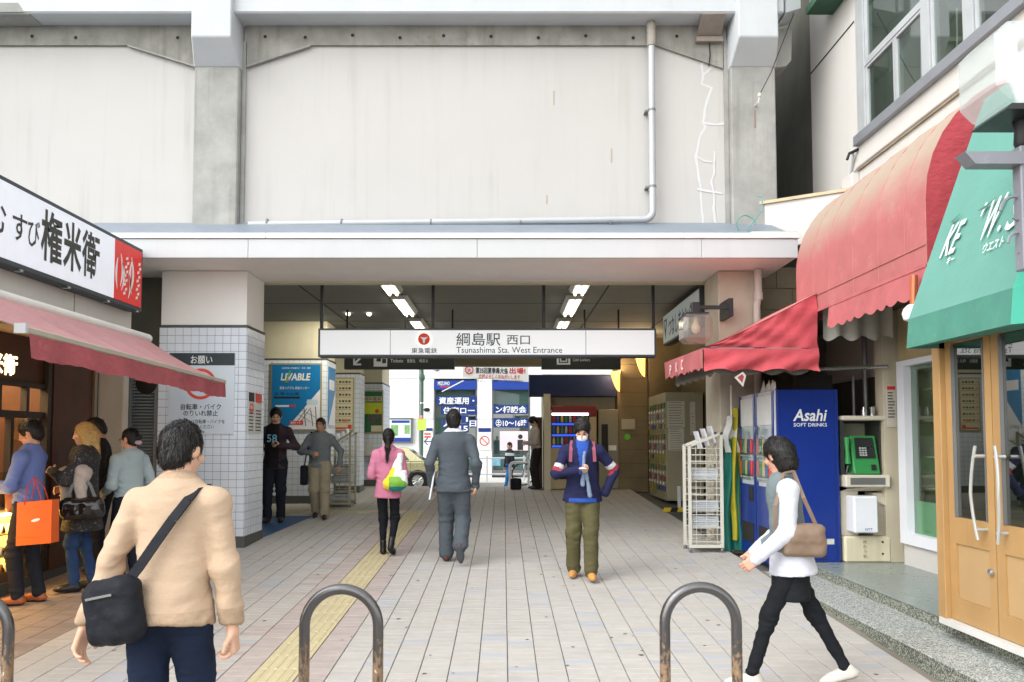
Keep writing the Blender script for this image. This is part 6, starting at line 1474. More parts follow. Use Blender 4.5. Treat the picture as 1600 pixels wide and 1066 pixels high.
# ---- request sign on the tiled column
QY = 10.478
a = at(265, 551.5, QY); b = at(365, 678.5, QY)
rs = thing('request_sign', ((a[0] + b[0]) / 2, QY, b[1]), 'white no cycling sign with dark header on the tiled column', 'sign')
obj('board', MB().box(a[0], b[0], QY, QY + .012, b[1], a[1]), mat('board white', (206, 216, 226), .45, var=.02), rs)
zh_ = zat(571, QY); obj('header', MB().box(a[0] + .002, b[0] - .002, QY - .003, QY - .0005, zh_, a[1] - .002), mat('header dark', (52, 62, 66), .5), rs)
wtxt(rs, 'お願い', 298, 567.5, QY - .004, pxw(298, 332, QY), .12, M_wink, .01)
q = at(313.5, 600, QY); rr = .205
ring = MB(); n = 40
for k in range(n):
    t0, t1 = 2 * math.pi * k / n, 2 * math.pi * (k + 1) / n
    ring.slab([(q[0] + r_ * math.cos(t_), QY - .004, q[1] + r_ * math.sin(t_)) for r_, t_ in ((rr, t0), (rr, t1), (rr - .04, t1), (rr - .04, t0))], (0, .002, 0))
ring.slab([(q[0] - .15, QY - .006, q[1] + .115), (q[0] - .12, QY - .006, q[1] + .145), (q[0] + .15, QY - .006, q[1] - .115), (q[0] + .12, QY - .006, q[1] - .145)], (0, .0015, 0))
obj('red_ring', ring, mat('ring red', (214, 82, 70), .5), rs)
bk = MB()
for s in (-1, 1):
    for k in range(20):
        t0, t1 = 2 * math.pi * k / 20, 2 * math.pi * (k + 1) / 20
        bk.slab([(q[0] + s * .075 + r_ * math.cos(t_), QY - .003, q[1] - .03 + r_ * math.sin(t_)) for r_, t_ in ((.048, t0), (.048, t1), (.036, t1), (.036, t0))], (0, .001, 0))
for (x0, z0, x1, z1) in ((-.075, -.03, -.03, .05), (-.03, .05, .05, .05), (.05, .05, .075, -.03), (-.03, .05, .0, -.03), (0, -.03, .05, .05), (.05, .05, .04, .085)):
    d = Vector((x1 - x0, z1 - z0)).normalized(); nx, nz = -d.y * .006, d.x * .006
    bk.slab([(q[0] + x0 + nx, QY - .003, q[1] + z0 + nz), (q[0] + x0 - nx, QY - .003, q[1] + z0 - nz), (q[0] + x1 - nx, QY - .003, q[1] + z1 - nz), (q[0] + x1 + nx, QY - .003, q[1] + z1 + nz)], (0, .001, 0))
obj('bicycle_icon', bk, M_ink, rs)
wtxt(rs, '自転車・バイク', 282.5, 639.5, QY - .001, pxw(282, 345, QY), .083, M_ink, .006)
wtxt(rs, 'のりいれ禁止', 286.5, 649.5, QY - .001, pxw(286, 340, QY), .083, M_ink, .006)
wtxt(rs, '駐輪内では自転車・バイクを', 275, 661.5, QY - .001, pxw(275, 351, QY), .06, M_ink, 0)
wtxt(rs, 'お降りください', 295, 669.5, QY - .001, pxw(295, 334, QY), .06, M_ink, 0)
wtxt(rs, '東急電鉄', 305, 676.5, QY - .001, pxw(305, 320, QY), .03, M_ink, 0)
# small notice on the side face of the column
sn = thing('side_notice', (-3.42, 10.9, 2.0), 'small white notice pair on the side face of the tiled column', 'notice')
zz0, zz1 = zat(678, 10.9), zat(614, 10.9)
for (y0, y1, m) in ((10.55, 10.80, M_ink), (10.83, 11.13, M_red)):
    p_ = obj('sheet', MB().box(-3.421, -3.412, y0, y1, zz0, zz1), M_fw, sn)
    obj('header', MB().box(-3.4115, -3.409, y0 + .01, y1 - .01, zz1 - .13, zz1 - .01), m, p_)
    tx = MB()
    for k in range(7): tx.box(-3.4115, -3.4095, y0 + .03, y1 - .04, zz0 + .04 + k * .045, zz0 + .055 + k * .045)
    obj('printed_lines', tx, M_ink, p_)
yc = 10.675; obj('red_ring', MB().tube([(-3.409, yc + .06 * math.cos(t), zz1 - .22 + .06 * math.sin(t)) for t in [k * math.pi / 8 for k in range(17)]], .008, 5), M_red, sn)

# ---- arched bollards
M_bol = mat('worn steel', (92, 80, 70), .35, metal=.75, var=.2, scale=6, spot=.0)
def bollard_mat():
    m = bpy.data.materials.new('rusted steel hoop'); m.use_nodes = True
    N = m.node_tree.nodes; L = m.node_tree.links; b = N['Principled BSDF']
    g = N.new('ShaderNodeNewGeometry'); s = N.new('ShaderNodeSeparateXYZ'); L.new(g.outputs['Position'], s.inputs[0])
    n1 = N.new('ShaderNodeTexNoise'); n1.inputs['Scale'].default_value = 55; n1.inputs['Detail'].default_value = 6; n1.inputs['Roughness'].default_value = .7
    mp = N.new('ShaderNodeMapping'); mp.inputs['Scale'].default_value = (1, 1, .45); L.new(g.outputs['Position'], mp.inputs[0]); L.new(mp.outputs[0], n1.inputs['Vector'])
    # wear grows towards the legs
    mr = N.new('ShaderNodeMapRange'); mr.inputs['From Min'].default_value = .93; mr.inputs['From Max'].default_value = .68; mr.inputs['To Min'].default_value = -.22; mr.inputs['To Max'].default_value = .03; L.new(s.outputs['Z'], mr.inputs['Value'])
    ad = N.new('ShaderNodeMath'); ad.operation = 'ADD'; L.new(n1.outputs['Fac'], ad.inputs[0]); L.new(mr.outputs[0], ad.inputs[1])
    cr = N.new('ShaderNodeValToRGB'); e = cr.color_ramp.elements
    e[0].position = .36; e[0].color = (*lin((104, 103, 104)), 1); e[1].position = .72; e[1].color = (*lin((206, 200, 186)), 1)
    for pos, c in ((.46, (104, 94, 86)), (.54, (142, 112, 80)), (.62, (118, 96, 76))):
        x = e.new(pos); x.color = (*lin(c), 1)
    L.new(ad.outputs[0], cr.inputs[0]); L.new(cr.outputs[0], b.inputs['Base Color'])
    m2 = N.new('ShaderNodeMapRange'); m2.inputs['From Min'].default_value = .42; m2.inputs['From Max'].default_value = .52; m2.inputs['To Min'].default_value = .85; m2.inputs['To Max'].default_value = .0; L.new(ad.outputs[0], m2.inputs['Value']); L.new(m2.outputs[0], b.inputs['Metallic'])
    m3 = N.new('ShaderNodeMapRange'); m3.inputs['From Min'].default_value = .42; m3.inputs['From Max'].default_value = .55; m3.inputs['To Min'].default_value = .28; m3.inputs['To Max'].default_value = .8; L.new(ad.outputs[0], m3.inputs['Value']); L.new(m3.outputs[0], b.inputs['Roughness'])
    bp = N.new('ShaderNodeBump'); bp.inputs['Strength'].default_value = .4; bp.inputs['Distance'].default_value = .004; L.new(ad.outputs[0], bp.inputs['Height']); L.new(bp.outputs[0], b.inputs['Normal'])
    return m
M_hoop = bollard_mat()
HY = 4.05
labs = ['rusted steel hoop bollard left of the yellow guide line', 'rusted steel hoop bollard on the right before the striding woman', 'steel hoop bollard cut by the left photo edge']
for i, (p0, p1, pt) in enumerate(((472, 602, 912), (1027, 1154, 909), (-96, 33, 921))):
    x0, x1 = xat(p0, HY) , xat(p1, HY); zt_ = zat(pt, HY); r = .027; g = gz(HY)
    rad = (x1 - x0) / 2 - r; cxx = (x0 + x1) / 2
    pts = [(cxx - rad, HY, g - .05), (cxx - rad, HY, g + .3)] + [(cxx - rad * math.cos(t), HY, zt_ - r - rad + rad * math.sin(t)) for t in [k * math.pi / 20 for k in range(21)]] + [(cxx + rad, HY, g + .3), (cxx + rad, HY, g - .05)]
    hb = thing('hoop_bollard', (cxx, HY, g), labs[i], 'bollard', 'steel hoop bollards')
    obj('hoop', MB().tube(pts, r, 20), M_hoop, hb, smooth='all')
    for s in (-1, 1): obj('foot_ring', MB().lathe((cxx + s * rad, HY, g + .005), [(.031, .012), (.055, .012), (.05, .022), (.031, .025)], 16), M_grey, hb)
# ================================================================== people
_rs = np.random.RandomState(11)
_LAT = _rs.rand(32, 32, 32).astype(np.float32)
def noise3(p, f):
    q = np.asarray(p, np.float64) * np.asarray(f); i = np.floor(q).astype(int); t = q - i; t = t * t * (3 - 2 * t); r = 0
    for a in (0, 1):
        for b in (0, 1):
            for c in (0, 1):
                w = (t[..., 0] if a else 1 - t[..., 0]) * (t[..., 1] if b else 1 - t[..., 1]) * (t[..., 2] if c else 1 - t[..., 2])
                r = r + w * _LAT[(i[..., 0] + a) % 32, (i[..., 1] + b) % 32, (i[..., 2] + c) % 32]
    return r * 2 - 1
V3 = lambda *a: np.array(a, float)
def unit(v): v = np.asarray(v, float); return v / max(1e-9, np.linalg.norm(v))
def rotx(a): c, s = math.cos(a), math.sin(a); return np.array([[1, 0, 0], [0, c, -s], [0, s, c]])
def rotz(a): c, s = math.cos(a), math.sin(a); return np.array([[c, -s, 0], [s, c, 0], [0, 0, 1]])
def roty(a): c, s = math.cos(a), math.sin(a); return np.array([[c, 0, s], [0, 1, 0], [-s, 0, c]])
class Field3:
    """a distance field on a grid, blended from tapered limbs and ellipsoids, meshed as one surface"""
    def __init__(s, h): s.h = h; s.ops = []
    def rc(s, a, b, ra, rb, k=.03, sc=None, R_=None, c0=None): s.ops.append(('rc', V3(*a), V3(*b), ra, rb, k, sc)); return s
    def ell(s, c, r, k=.03, R_=None): s.ops.append(('ell', V3(*c), V3(*r), k, R_)); return s
    def box(s, c, r, rnd, k=.01, R_=None): s.ops.append(('box', V3(*c), V3(*r), rnd, k, R_)); return s
    def cut(s, pt, n): s.ops.append(('cut', V3(*pt), unit(n))); return s
    def sub(s, c, r, k=.01, R_=None): s.ops.append(('sub', V3(*c), V3(*r), k, R_)); return s
    def mesh(s):
        lo = np.full(3, 1e9); hi = np.full(3, -1e9)
        for o in s.ops:
            if o[0] == 'rc':
                r = max(o[3], o[4]); lo = np.minimum(lo, np.minimum(o[1], o[2]) - r); hi = np.maximum(hi, np.maximum(o[1], o[2]) + r)
            elif o[0] in ('ell', 'box'):
                r = np.linalg.norm(o[2]) if o[-1] is not None else o[2]; lo = np.minimum(lo, o[1] - r); hi = np.maximum(hi, o[1] + r)
        h = s.h; lo = lo - 3 * h; n = np.ceil((hi - lo) / h).astype(int) + 4
        ax = [lo[i] + h * np.arange(n[i]) for i in range(3)]
        D = np.full(n, .5, np.float32)
        def blk(a, b):
            i0 = np.clip(np.floor((a - lo) / h).astype(int), 0, n); i1 = np.clip(np.ceil((b - lo) / h).astype(int) + 1, 0, n)
            sl = tuple(slice(i0[i], i1[i]) for i in range(3))
            return sl, [ax[0][sl[0]][:, None, None], ax[1][sl[1]][None, :, None], ax[2][sl[2]][None, None, :]]
        def smin(A, B, k):
            t = np.clip(.5 + .5 * (A - B) / k, 0, 1); return A * (1 - t) + B * t - k * t * (1 - t)
        for o in s.ops:
            if o[0] == 'rc':
                _, a, b, ra, rb, k, sc = o; m = max(ra, rb) + k + 2 * h
                sl, (X, Y, Z) = blk(np.minimum(a, b) - m, np.maximum(a, b) + m)
                if sc is None: sc = (1, 1, 1)
                ba = (b - a) * sc; px, py, pz = (X - a[0]) * sc[0], (Y - a[1]) * sc[1], (Z - a[2]) * sc[2]
                t = np.clip((px * ba[0] + py * ba[1] + pz * ba[2]) / max(1e-9, ba @ ba), 0, 1)
                d = np.sqrt((px - ba[0] * t) ** 2 + (py - ba[1] * t) ** 2 + (pz - ba[2] * t) ** 2) - (ra + (rb - ra) * t)
                D[sl] = smin(D[sl], d, k)
            elif o[0] in ('ell', 'sub', 'box'):
                c, r = o[1], o[2]; k, R_ = o[-2], o[-1]; m = (np.linalg.norm(r) if R_ is not None else r) + k + 2 * h
                sl, (X, Y, Z) = blk(c - m, c + m)
                px, py, pz = X - c[0], Y - c[1], Z - c[2]
                if R_ is not None:
                    A = R_.T; px, py, pz = (A[i, 0] * px + A[i, 1] * py + A[i, 2] * pz for i in range(3))
                if o[0] == 'box':
                    rnd = o[3]; q = [np.abs(v) - (r[i] - rnd) for i, v in enumerate((px, py, pz))]
                    d = np.sqrt(sum(np.maximum(v, 0) ** 2 for v in q)) + np.minimum(np.maximum(np.maximum(q[0], q[1]), q[2]), 0) - rnd
                else:
                    k0 = np.sqrt((px / r[0]) ** 2 + (py / r[1]) ** 2 + (pz / r[2]) ** 2); k1 = np.sqrt((px / r[0] ** 2) ** 2 + (py / r[1] ** 2) ** 2 + (pz / r[2] ** 2) ** 2)
                    d = k0 * (k0 - 1) / np.maximum(k1, 1e-6)
                D[sl] = -smin(-D[sl], d, k) if o[0] == 'sub' else smin(D[sl], d, k)
            else:
                _, p, nn = o
                d = (ax[0] - p[0])[:, None, None] * nn[0] + (ax[1] - p[1])[None, :, None] * nn[1] + (ax[2] - p[2])[None, None, :] * nn[2]
                D = np.maximum(D, d.astype(np.float32))
        return nets(D, lo, h)
def nets(D, lo, h):
    S = D < 0
    cn = np.zeros([x - 1 for x in D.shape], np.int8)
    for a in (0, 1):
        for b in (0, 1):
            for c in (0, 1): cn += S[a:S.shape[0] - 1 + a, b:S.shape[1] - 1 + b, c:S.shape[2] - 1 + c]
    I = np.argwhere((cn > 0) & (cn < 8)); idx = -np.ones(cn.shape, np.int64); idx[tuple(I.T)] = np.arange(len(I))
    P = np.zeros((len(I), 3)); W = np.zeros(len(I))
    cor = [(a, b, c) for a in (0, 1) for b in (0, 1) for c in (0, 1)]
    for a in cor:
        for ax in range(3):
            if a[ax]: continue
            b = list(a); b[ax] = 1
            va = D[I[:, 0] + a[0], I[:, 1] + a[1], I[:, 2] + a[2]]; vb = D[I[:, 0] + b[0], I[:, 1] + b[1], I[:, 2] + b[2]]
            m = (va < 0) != (vb < 0); t = np.where(m, va / np.where(m, va - vb, 1), 0)
            q = np.repeat(np.array(a, float)[None], len(I), 0); q[:, ax] = t; P[m] += q[m]; W[m] += 1
    V = lo + h * (I + P / W[:, None])
    Q = []
    for ax in range(3):
        u, v = (ax + 1) % 3, (ax + 2) % 3
        s0 = [slice(None)] * 3; s1 = [slice(None)] * 3; s0[ax] = slice(0, -1); s1[ax] = slice(1, None)
        E = S[tuple(s0)] != S[tuple(s1)]
        J = np.argwhere(E); J = J[(J[:, u] > 0) & (J[:, v] > 0) & (J[:, u] < cn.shape[u]) & (J[:, v] < cn.shape[v])]
        if not len(J): continue
        ins = S[tuple(J.T)]
        c = []
        for du, dv in ((-1, -1), (0, -1), (0, 0), (-1, 0)):
            K = J.copy(); K[:, u] += du; K[:, v] += dv; c.append(idx[tuple(K.T)])
        q = np.stack(c, 1); q[~ins] = q[~ins][:, ::-1]; Q.append(q)
    return V, np.concatenate(Q)
def normals(V, Q):
    n = np.cross(V[Q[:, 2]] - V[Q[:, 0]], V[Q[:, 3]] - V[Q[:, 1]]); N_ = np.zeros_like(V)
    for k in range(4): np.add.at(N_, Q[:, k], n)
    return N_ / np.maximum(1e-9, np.linalg.norm(N_, axis=1))[:, None]
def relax(V, Q, it=1):
    for _ in range(it):
        A = np.zeros_like(V); c = np.zeros(len(V))
        for k in range(4):
            j = Q[:, (k + 1) % 4]; np.add.at(A, Q[:, k], V[j]); np.add.at(c, Q[:, k], 1); np.add.at(A, j, V[Q[:, k]]); np.add.at(c, j, 1)
        V = .5 * V + .5 * A / np.maximum(1, c)[:, None]
    return V
def put(name, parts, mats, parent, scale=1., mi=None):
    """parts: list of (verts, quads) joined into one mesh; mi: function of face centres -> material index"""
    Vs, Qs, o = [], [], 0
    for V, Q in parts: Vs.append(V); Qs.append(Q + o); o += len(V)
    V = np.concatenate(Vs); Q = np.concatenate(Qs)
    me = bpy.data.meshes.new(name); me.from_pydata((V * scale).tolist(), [], Q.tolist())
    me.polygons.foreach_set('use_smooth', np.ones(len(Q), bool))
    if mi is not None: me.polygons.foreach_set('material_index', mi(V[Q].mean(1)).astype(np.int32))
    ob = link(name, me, mats, parent); ORG[ob.name] = np.zeros(3)
    return ob
def ik(a, c, l1, l2, pole):
    a, c = V3(*a), V3(*c); d = c - a; L = np.linalg.norm(d); L2 = min(L, (l1 + l2) * .999); c = a + d / L * L2; d = c - a
    x = (l1 * l1 - l2 * l2 + L2 * L2) / (2 * L2); hgt = math.sqrt(max(0, l1 * l1 - x * x))
    p = V3(*pole); p = p - d * (p @ d) / (L2 * L2); return a + d * x / L2 + unit(p) * hgt, c

def skin(c=(206, 164, 138)): return mat(f'skin {c}', c, .5, var=.05, scale=12, spec=.35)
def hairm(c=(24, 21, 20)): 
    n = f'hair {c}'
    if n in MATS: return MATS[n]
    m = mat(n, c, .45, var=.25, scale=40, spec=.4)
    N = m.node_tree.nodes; L = m.node_tree.links; b = N['Principled BSDF']
    tc = N.new('ShaderNodeTexCoord'); mp = N.new('ShaderNodeMapping'); mp.inputs['Scale'].default_value = (1, 1, .12); nz = N.new('ShaderNodeTexNoise'); nz.inputs['Scale'].default_value = 160; nz.inputs['Detail'].default_value = 3
    bp = N.new('ShaderNodeBump'); bp.inputs['Strength'].default_value = .9; bp.inputs['Distance'].default_value = .006
    L.new(tc.outputs['Object'], mp.inputs[0]); L.new(mp.outputs[0], nz.inputs['Vector']); L.new(nz.outputs['Fac'], bp.inputs['Height']); L.new(bp.outputs[0], b.inputs['Normal'])
    return m
def cloth(name, c, rough=.85, var=.08, scale=6, bump=.3, bscale=240, wrinkle=.35, **k): return mat('cloth ' + name, c, rough, var=var, scale=scale, bump=bump, bscale=bscale, spec=.15, wrinkle=wrinkle, **k)

def hand(w, d, nrm, side, curl, h, hold=0.):
    """palm with four fingers and a thumb; w wrist, d pointing direction, nrm back of the hand, side = +1/-1 thumb side along d x nrm"""
    d = unit(d); nrm = unit(np.asarray(nrm) - d * (np.asarray(nrm) @ d)); s = np.cross(d, nrm) * side
    F = Field3(h)
    w = V3(*w)
    F.rc(w - d * .05, w + d * .01, .026, .026, .015)
    Rm = np.stack([s, d, nrm], 1)
    F.box(w + d * .052, (.038, .048, .014), .013, .018, Rm)
    for i, (o, l, r) in enumerate(((.029, .070, .0092), (.010, .078, .0095), (-.010, .072, .0090), (-.028, .056, .0082))):
        p = w + d * (.092 - abs(o) * .15) + s * o; a = curl * .5; q = d + s * o * 2.2
        for j, f in enumerate((.46, .31, .25)):
            a += curl * (.55 + .15 * j) + (.05 * i)
            dd = unit(q * math.cos(a) - nrm * math.sin(a)); e = p + dd * l * f
            F.rc(p, e, r * (1 - .08 * j), r * (1 - .08 * (j + 1)), .005); p = e
    p = w + d * .02 + s * .028; e = p + unit(d * .65 + s * .75 - nrm * .35) * .042; F.rc(p, e, .0135, .0115, .010)
    e2 = e + unit(d * .9 + s * .25 - nrm * (.35 + hold)) * .034; F.rc(e, e2, .0115, .009, .005)
    V, Q = F.mesh(); return V, Q, w + d * .09 - nrm * .03

def person(name_label, loc, face_deg, H=1.70, cat='person', group=None, lean=0., twist=0., Lw=None, Rw=None, Lpole=(.3, .6, -.2), Rpole=(-.3, .6, -.2),
           Lf=(.10, .0, 0, 0), Rf=(-.10, .0, 0, 0), head=(0, 0, 0), skinc=(206, 164, 138), hair='short', hairc=(24, 21, 20),
           top=None, bottom=None, shoe=None, build=1., q=1., curl=(.45, .45), shift=(0, 0), hips=.92, hand_n=(None, None), sleeve=1., neck_open=0., extras=None, shoe_sole=(40, 38, 36), shoulder=.185, pocket=(False, False)):
    """local frame: figure faces -Y, +X is its own left; standing height 1.72 then scaled to H"""
    sc = H / 1.72
    root = thing('person', loc, name_label, cat, group); root.rotation_euler = (0, 0, R(face_deg)); ORG[root.name] = np.zeros(3)
    P0 = V3(shift[0], shift[1], hips + .03)
    RT = rotz(twist) @ rotx(lean)                                  # positive lean tips forward (towards -Y)
    def T(x, y, z): return P0 + RT @ V3(x, y, z - .95)
    sh = {1: T(shoulder, .005, 1.375), -1: T(-shoulder, .005, 1.375)}
    neck = T(0, .012, 1.47)
    headc = neck + RT @ V3(0, -.018, .135)
    HR = RT @ rotz(head[1]) @ rotx(head[0]) @ roty(head[2])
    def Hd(x, y, z): return headc + HR @ V3(x, y, z)
    hip = {1: P0 + V3(.088, 0, -.03), -1: P0 + V3(-.088, 0, -.03)}
    wr, el = {}, {}
    for s, tgt, pole in ((1, Lw, Lpole), (-1, Rw, Rpole)):
        if tgt is None: tgt = sh[s] + V3(.10 * s, -.03, -.535)
        el[s], wr[s] = ik(sh[s], tgt, .285, .26, pole)
    kn, an, ft = {}, {}, {}
    for s, f in ((1, Lf), (-1, Rf)):
        a = V3(f[0], f[1], .085 + f[2]); kn[s], an[s] = ik(hip[s], a, .435, .41, (s * .05, -1, 0)); ft[s] = R(f[3])
    S_ = skin(skinc)
    # ---- body: one mesh (torso and limbs under the clothes, head, hands)
    F = Field3(.02 / q ** .5)
    F.rc(T(0, 0, .96), T(0, 0, 1.12), .13, .11, .05, (1, 1.4, 1)).rc(T(0, 0, 1.12), T(0, 0, 1.34), .11, .125, .05, (1, 1.4, 1)).rc(sh[1], T(0, 0, 1.40), .036, .045, .04).rc(sh[-1], T(0, 0, 1.40), .036, .045, .04).rc(T(0, .01, 1.38), neck, .06, .05, .04)
    for s in (1, -1):
        F.rc(sh[s], el[s], .034, .026, .03).rc(el[s], wr[s], .026, .022, .02)
        F.rc(hip[s], kn[s], .055, .034, .03).rc(kn[s], an[s], .034, .026, .02)
    parts = [F.mesh()]
    F = Field3(.0075 if q >= 1 else .010)
    F.ell(Hd(0, .012, .022), (.075, .093, .098), .02, HR).ell(Hd(0, -.022, -.045), (.057, .068, .072), .035, HR).ell(Hd(0, -.058, -.088), (.026, .022, .018), .025, HR)
    F.rc(Hd(0, -.088, .008), Hd(0, -.104, -.030), .008, .0115, .012).rc(Hd(-.012, -.092, -.034), Hd(.012, -.092, -.034), .008, .008, .008)
    F.rc(Hd(-.03, -.078, .026), Hd(.03, -.078, .026), .010, .010, .015)
    F.rc(Hd(-.014, -.088, -.058), Hd(.014, -.088, -.058), .007, .007, .006)
    for s in (1, -1):
        F.sub(Hd(.031 * s, -.094, .006), (.017, .014, .011), .012, HR).ell(Hd(.031 * s, -.073, .005), (.013, .012, .010), .004, HR)
        F.ell(Hd(.078 * s, .012, -.008), (.010, .022, .033), .008, HR @ rotz(.3 * s)).ell(Hd(.05 * s, -.062, -.025), (.018, .016, .016), .02, HR)
    F.rc(Hd(0, .025, -.05), neck + RT @ V3(0, .005, -.03), .052, .056, .03).rc(neck, T(0, .015, 1.40), .058, .075, .03)
    hv, hq = F.mesh(); parts.append((relax(hv, hq, 1), hq))
    for s, c in ((1, curl[0]), (-1, curl[1])):
        if pocket[0 if s == 1 else 1]: continue
        d = unit(wr[s] - el[s]); nn = hand_n[0 if s == 1 else 1]
        if nn is None: nn = V3(s * 1, -.1, .1)
        V, Q, _ = hand(wr[s], d, nn, 1 if s == 1 else 1, c, .0048 if q >= 1 else .0065)
        V = relax(V, Q, 1); parts.append((V, Q))
    eye_m = mat('eye dark', (30, 24, 22), .3); lip_m = mat(f'lip {skinc}', tuple(int(v * .80) for v in skinc), .5); 
    HRi = HR.T
    def mi(C):
        L = (C - headc) @ HRi.T; r = np.zeros(len(C), int); near = np.abs(L).max(1) < .13
        e = near & (((np.abs(L[:, 0]) - .031) / .014) ** 2 + ((L[:, 2] - .004) / .0062) ** 2 < 1) & (L[:, 1] < -.06); r[e] = 1
        b = near & (np.abs(np.abs(L[:, 0]) - .032) < .019) & (np.abs(L[:, 2] - .030) < .0055) & (L[:, 1] < -.06); r[b] = 1
        m = near & (np.abs(L[:, 0]) < .022) & (np.abs(L[:, 2] + .058) < .007) & (L[:, 1] < -.07); r[m] = 2
        return r
    put('body', parts, [S_, eye_m, lip_m], root, sc, mi)
    # ---- hair
    HM = hairm(hairc)
    F = Field3(.009 if q >= 1 else .011)
    big = .0 if hair != 'full' else .008
    F.ell(Hd(0, .016, .028), (.082 + big, .102 + big, .102 + big), .02, HR)
    if hair in ('bob', 'long', 'lady'):
        F.rc(Hd(0, .05, .0), Hd(0, .045, -.08 if hair == 'bob' else -.02), .085, .075, .03)
    F.ell(Hd(0, .055, -.035), (.066, .052, .065), .03, HR)
    fz = -.035
    F.sub(Hd(0, -.105, fz), (.080, .082, .098), .012, HR)
    if hair in ('short', 'full'):
        F.cut(Hd(0, .0, -.085), HR @ V3(0, -.35, -1))
        for s in (1, -1): F.sub(Hd(.085 * s, -.01, -.055), (.022, .055, .042), .012, HR)
    if hair == 'ponytail':
        p = [Hd(0, .115, .03), Hd(0, .145, -.02), Hd(.005, .14, -.15), Hd(.01, .12, -.33)]
        F.rc(p[0], p[1], .022, .034, .02).rc(p[1], p[2], .034, .036, .02).rc(p[2], p[3], .036, .014, .02)
        F.cut(Hd(0, 0, -.40), (0, 0, -1))
    if hair == 'bun':
        F.ell(Hd(0, .125, .01), (.035, .03, .035), .02, HR).cut(Hd(0, 0, -.07), HR @ V3(0, -.1, -1))
    if hair == 'long':
        for s in (1, -1): F.rc(Hd(.055 * s, .02, -.02), Hd(.08 * s, .03, -.2), .05, .035, .04)
        F.rc(Hd(0, .07, -.02), Hd(0, .085, -.22), .07, .05, .04); F.rc(Hd(-.05, .06, -.1), Hd(-.05, .075, -.25), .04, .025, .04)
    if hair == 'bob': F.cut(Hd(0, 0, -.13), HR @ V3(0, 0, -1))
    V, Q = F.mesh(); N_ = normals(V, Q)
    L = (V - headc) @ HR
    amp = .007 if hair in ('short', 'full') else .004
    V = V + N_ * (amp * noise3(L, (70, 70, 22)) + amp * .6 * noise3(L + 3.1, (120, 120, 40)))[:, None]
    # loose strands over the scalp so that the outline is not a solid cap
    ns = 2600 if q >= 1.5 else (1100 if q >= 1 else 500); rg = np.random.RandomState(int(abs(loc[0] * 97 + loc[1] * 13)) % 9999)
    idx = rg.randint(0, len(V), ns); P_, Nn = V[idx], N_[idx]
    g_ = HR @ V3(0, .25, -1.); dn = g_[None] + rg.randn(ns, 3) * .32; dn = dn - Nn * (dn * Nn).sum(1)[:, None]; dn /= np.maximum(1e-6, np.linalg.norm(dn, axis=1))[:, None]
    ln = rg.uniform(.5, 1.2, ns)[:, None] * (.030 if hair in ('short', 'full', 'bun') else .05); sd = np.cross(dn, Nn) * .0022
    a_ = P_ - Nn * .002; b_ = P_ + Nn * .0035 + dn * ln * .5; c_ = P_ + Nn * rg.uniform(-.004, .005, ns)[:, None] + dn * ln
    SV = np.stack([a_ - sd, a_ + sd, b_ - sd, b_ + sd, c_ - sd * .2, c_ + sd * .2], 1).reshape(-1, 3); o_ = (np.arange(ns) * 6)[:, None]
    SQ = np.concatenate([o_ + np.array([[0, 1, 3, 2]]), o_ + np.array([[2, 3, 5, 4]])])
    put('hair', [(V, Q), (SV, SQ)], [HM], root, sc)
    # ---- upper garment
    if top:
        th = top.get('loose', .012) ; hem = top.get('hem', .88); h = .0095 / (q ** .5) if q >= 1 else .014
        F = Field3(h); B = build
        fl = (1, top.get('flat', 1.38), 1)
        F.rc(T(0, .005, 1.33), T(0, .0, 1.13), .148 * B + th, .130 * B + th, .05, fl).rc(T(0, 0, 1.13), T(0, 0, hem - .06), .130 * B + th, (.152 + top.get('flare', 0)) * B + th, .05, fl)
        F.rc(sh[1] + RT @ V3(-.015, 0, .0), T(.03, .008, 1.405), .050 + th * .5, .062, .05).rc(sh[-1] + RT @ V3(.015, 0, 0), T(-.03, .008, 1.405), .050 + th * .5, .062, .05).rc(T(0, .012, 1.39), neck + RT @ V3(0, .006, -.015), .080, .064 + top.get('collar', 0), .06)
        for s in (1, -1):
            sl = top.get('sleeve', 1.); e = wr[s] if sl >= 1 else el[s] + (wr[s] - el[s]) * max(0, sl * 2 - 1)
            F.rc(sh[s], el[s], .046 * B ** .5 + th * .65, .036 + th * .75, .045)
            if sl > .5: F.rc(el[s], e + unit(wr[s] - el[s]) * .012, .036 + th * .75, (.027 if not top.get('cuff') else .029) + th * .6, .03)
        if top.get('hood'):
            F.rc(T(-.07, .085, 1.44), T(.07, .085, 1.44), .035, .035, .04).ell(T(0, .105, 1.36), (.085, .04, .09), .03, RT)
        hp = T(0, 0, hem); F.cut(hp, RT @ V3(0, 0, -1) if abs(lean) < .5 else (0, 0, -1))
        ncut = neck + RT @ V3(0, -.01, .035 + top.get('collar_h', 0)); F.cut(ncut, RT @ V3(0, -.35 - neck_open, 1))
        V, Q = F.mesh(); N_ = normals(V, Q)
        a = top.get('fold', .010)
        base = noise3(V + loc[0], (5, 5, 6)) * .35 + noise3(V + 4.2, (14, 14, 5)) * .18
        Vd = V @ rotx(.5).T; rdg = lambda n: 1 - 2 * np.abs(n)
        crease = rdg(noise3(Vd + 7.7, (6, 6, 17))) * .75 + rdg(noise3(Vd + 1.3, (11, 11, 30))) * .35
        # creases gather at elbows and waist
        w_ = .22 + .9 * sum(np.exp(-((V - el[s]) ** 2).sum(1) / .012) for s in (1, -1)) + .5 * sum(np.exp(-((V - wr[s]) ** 2).sum(1) / .008) for s in (1, -1)) + .35 * np.exp(-((V[:, 2] - hp[2] - .05) / .06) ** 2)
        V = V + N_ * (a * (base + crease * w_))[:, None]
        mats_ = top['mat'] if isinstance(top['mat'], list) else [top['mat']]
        tmi = None
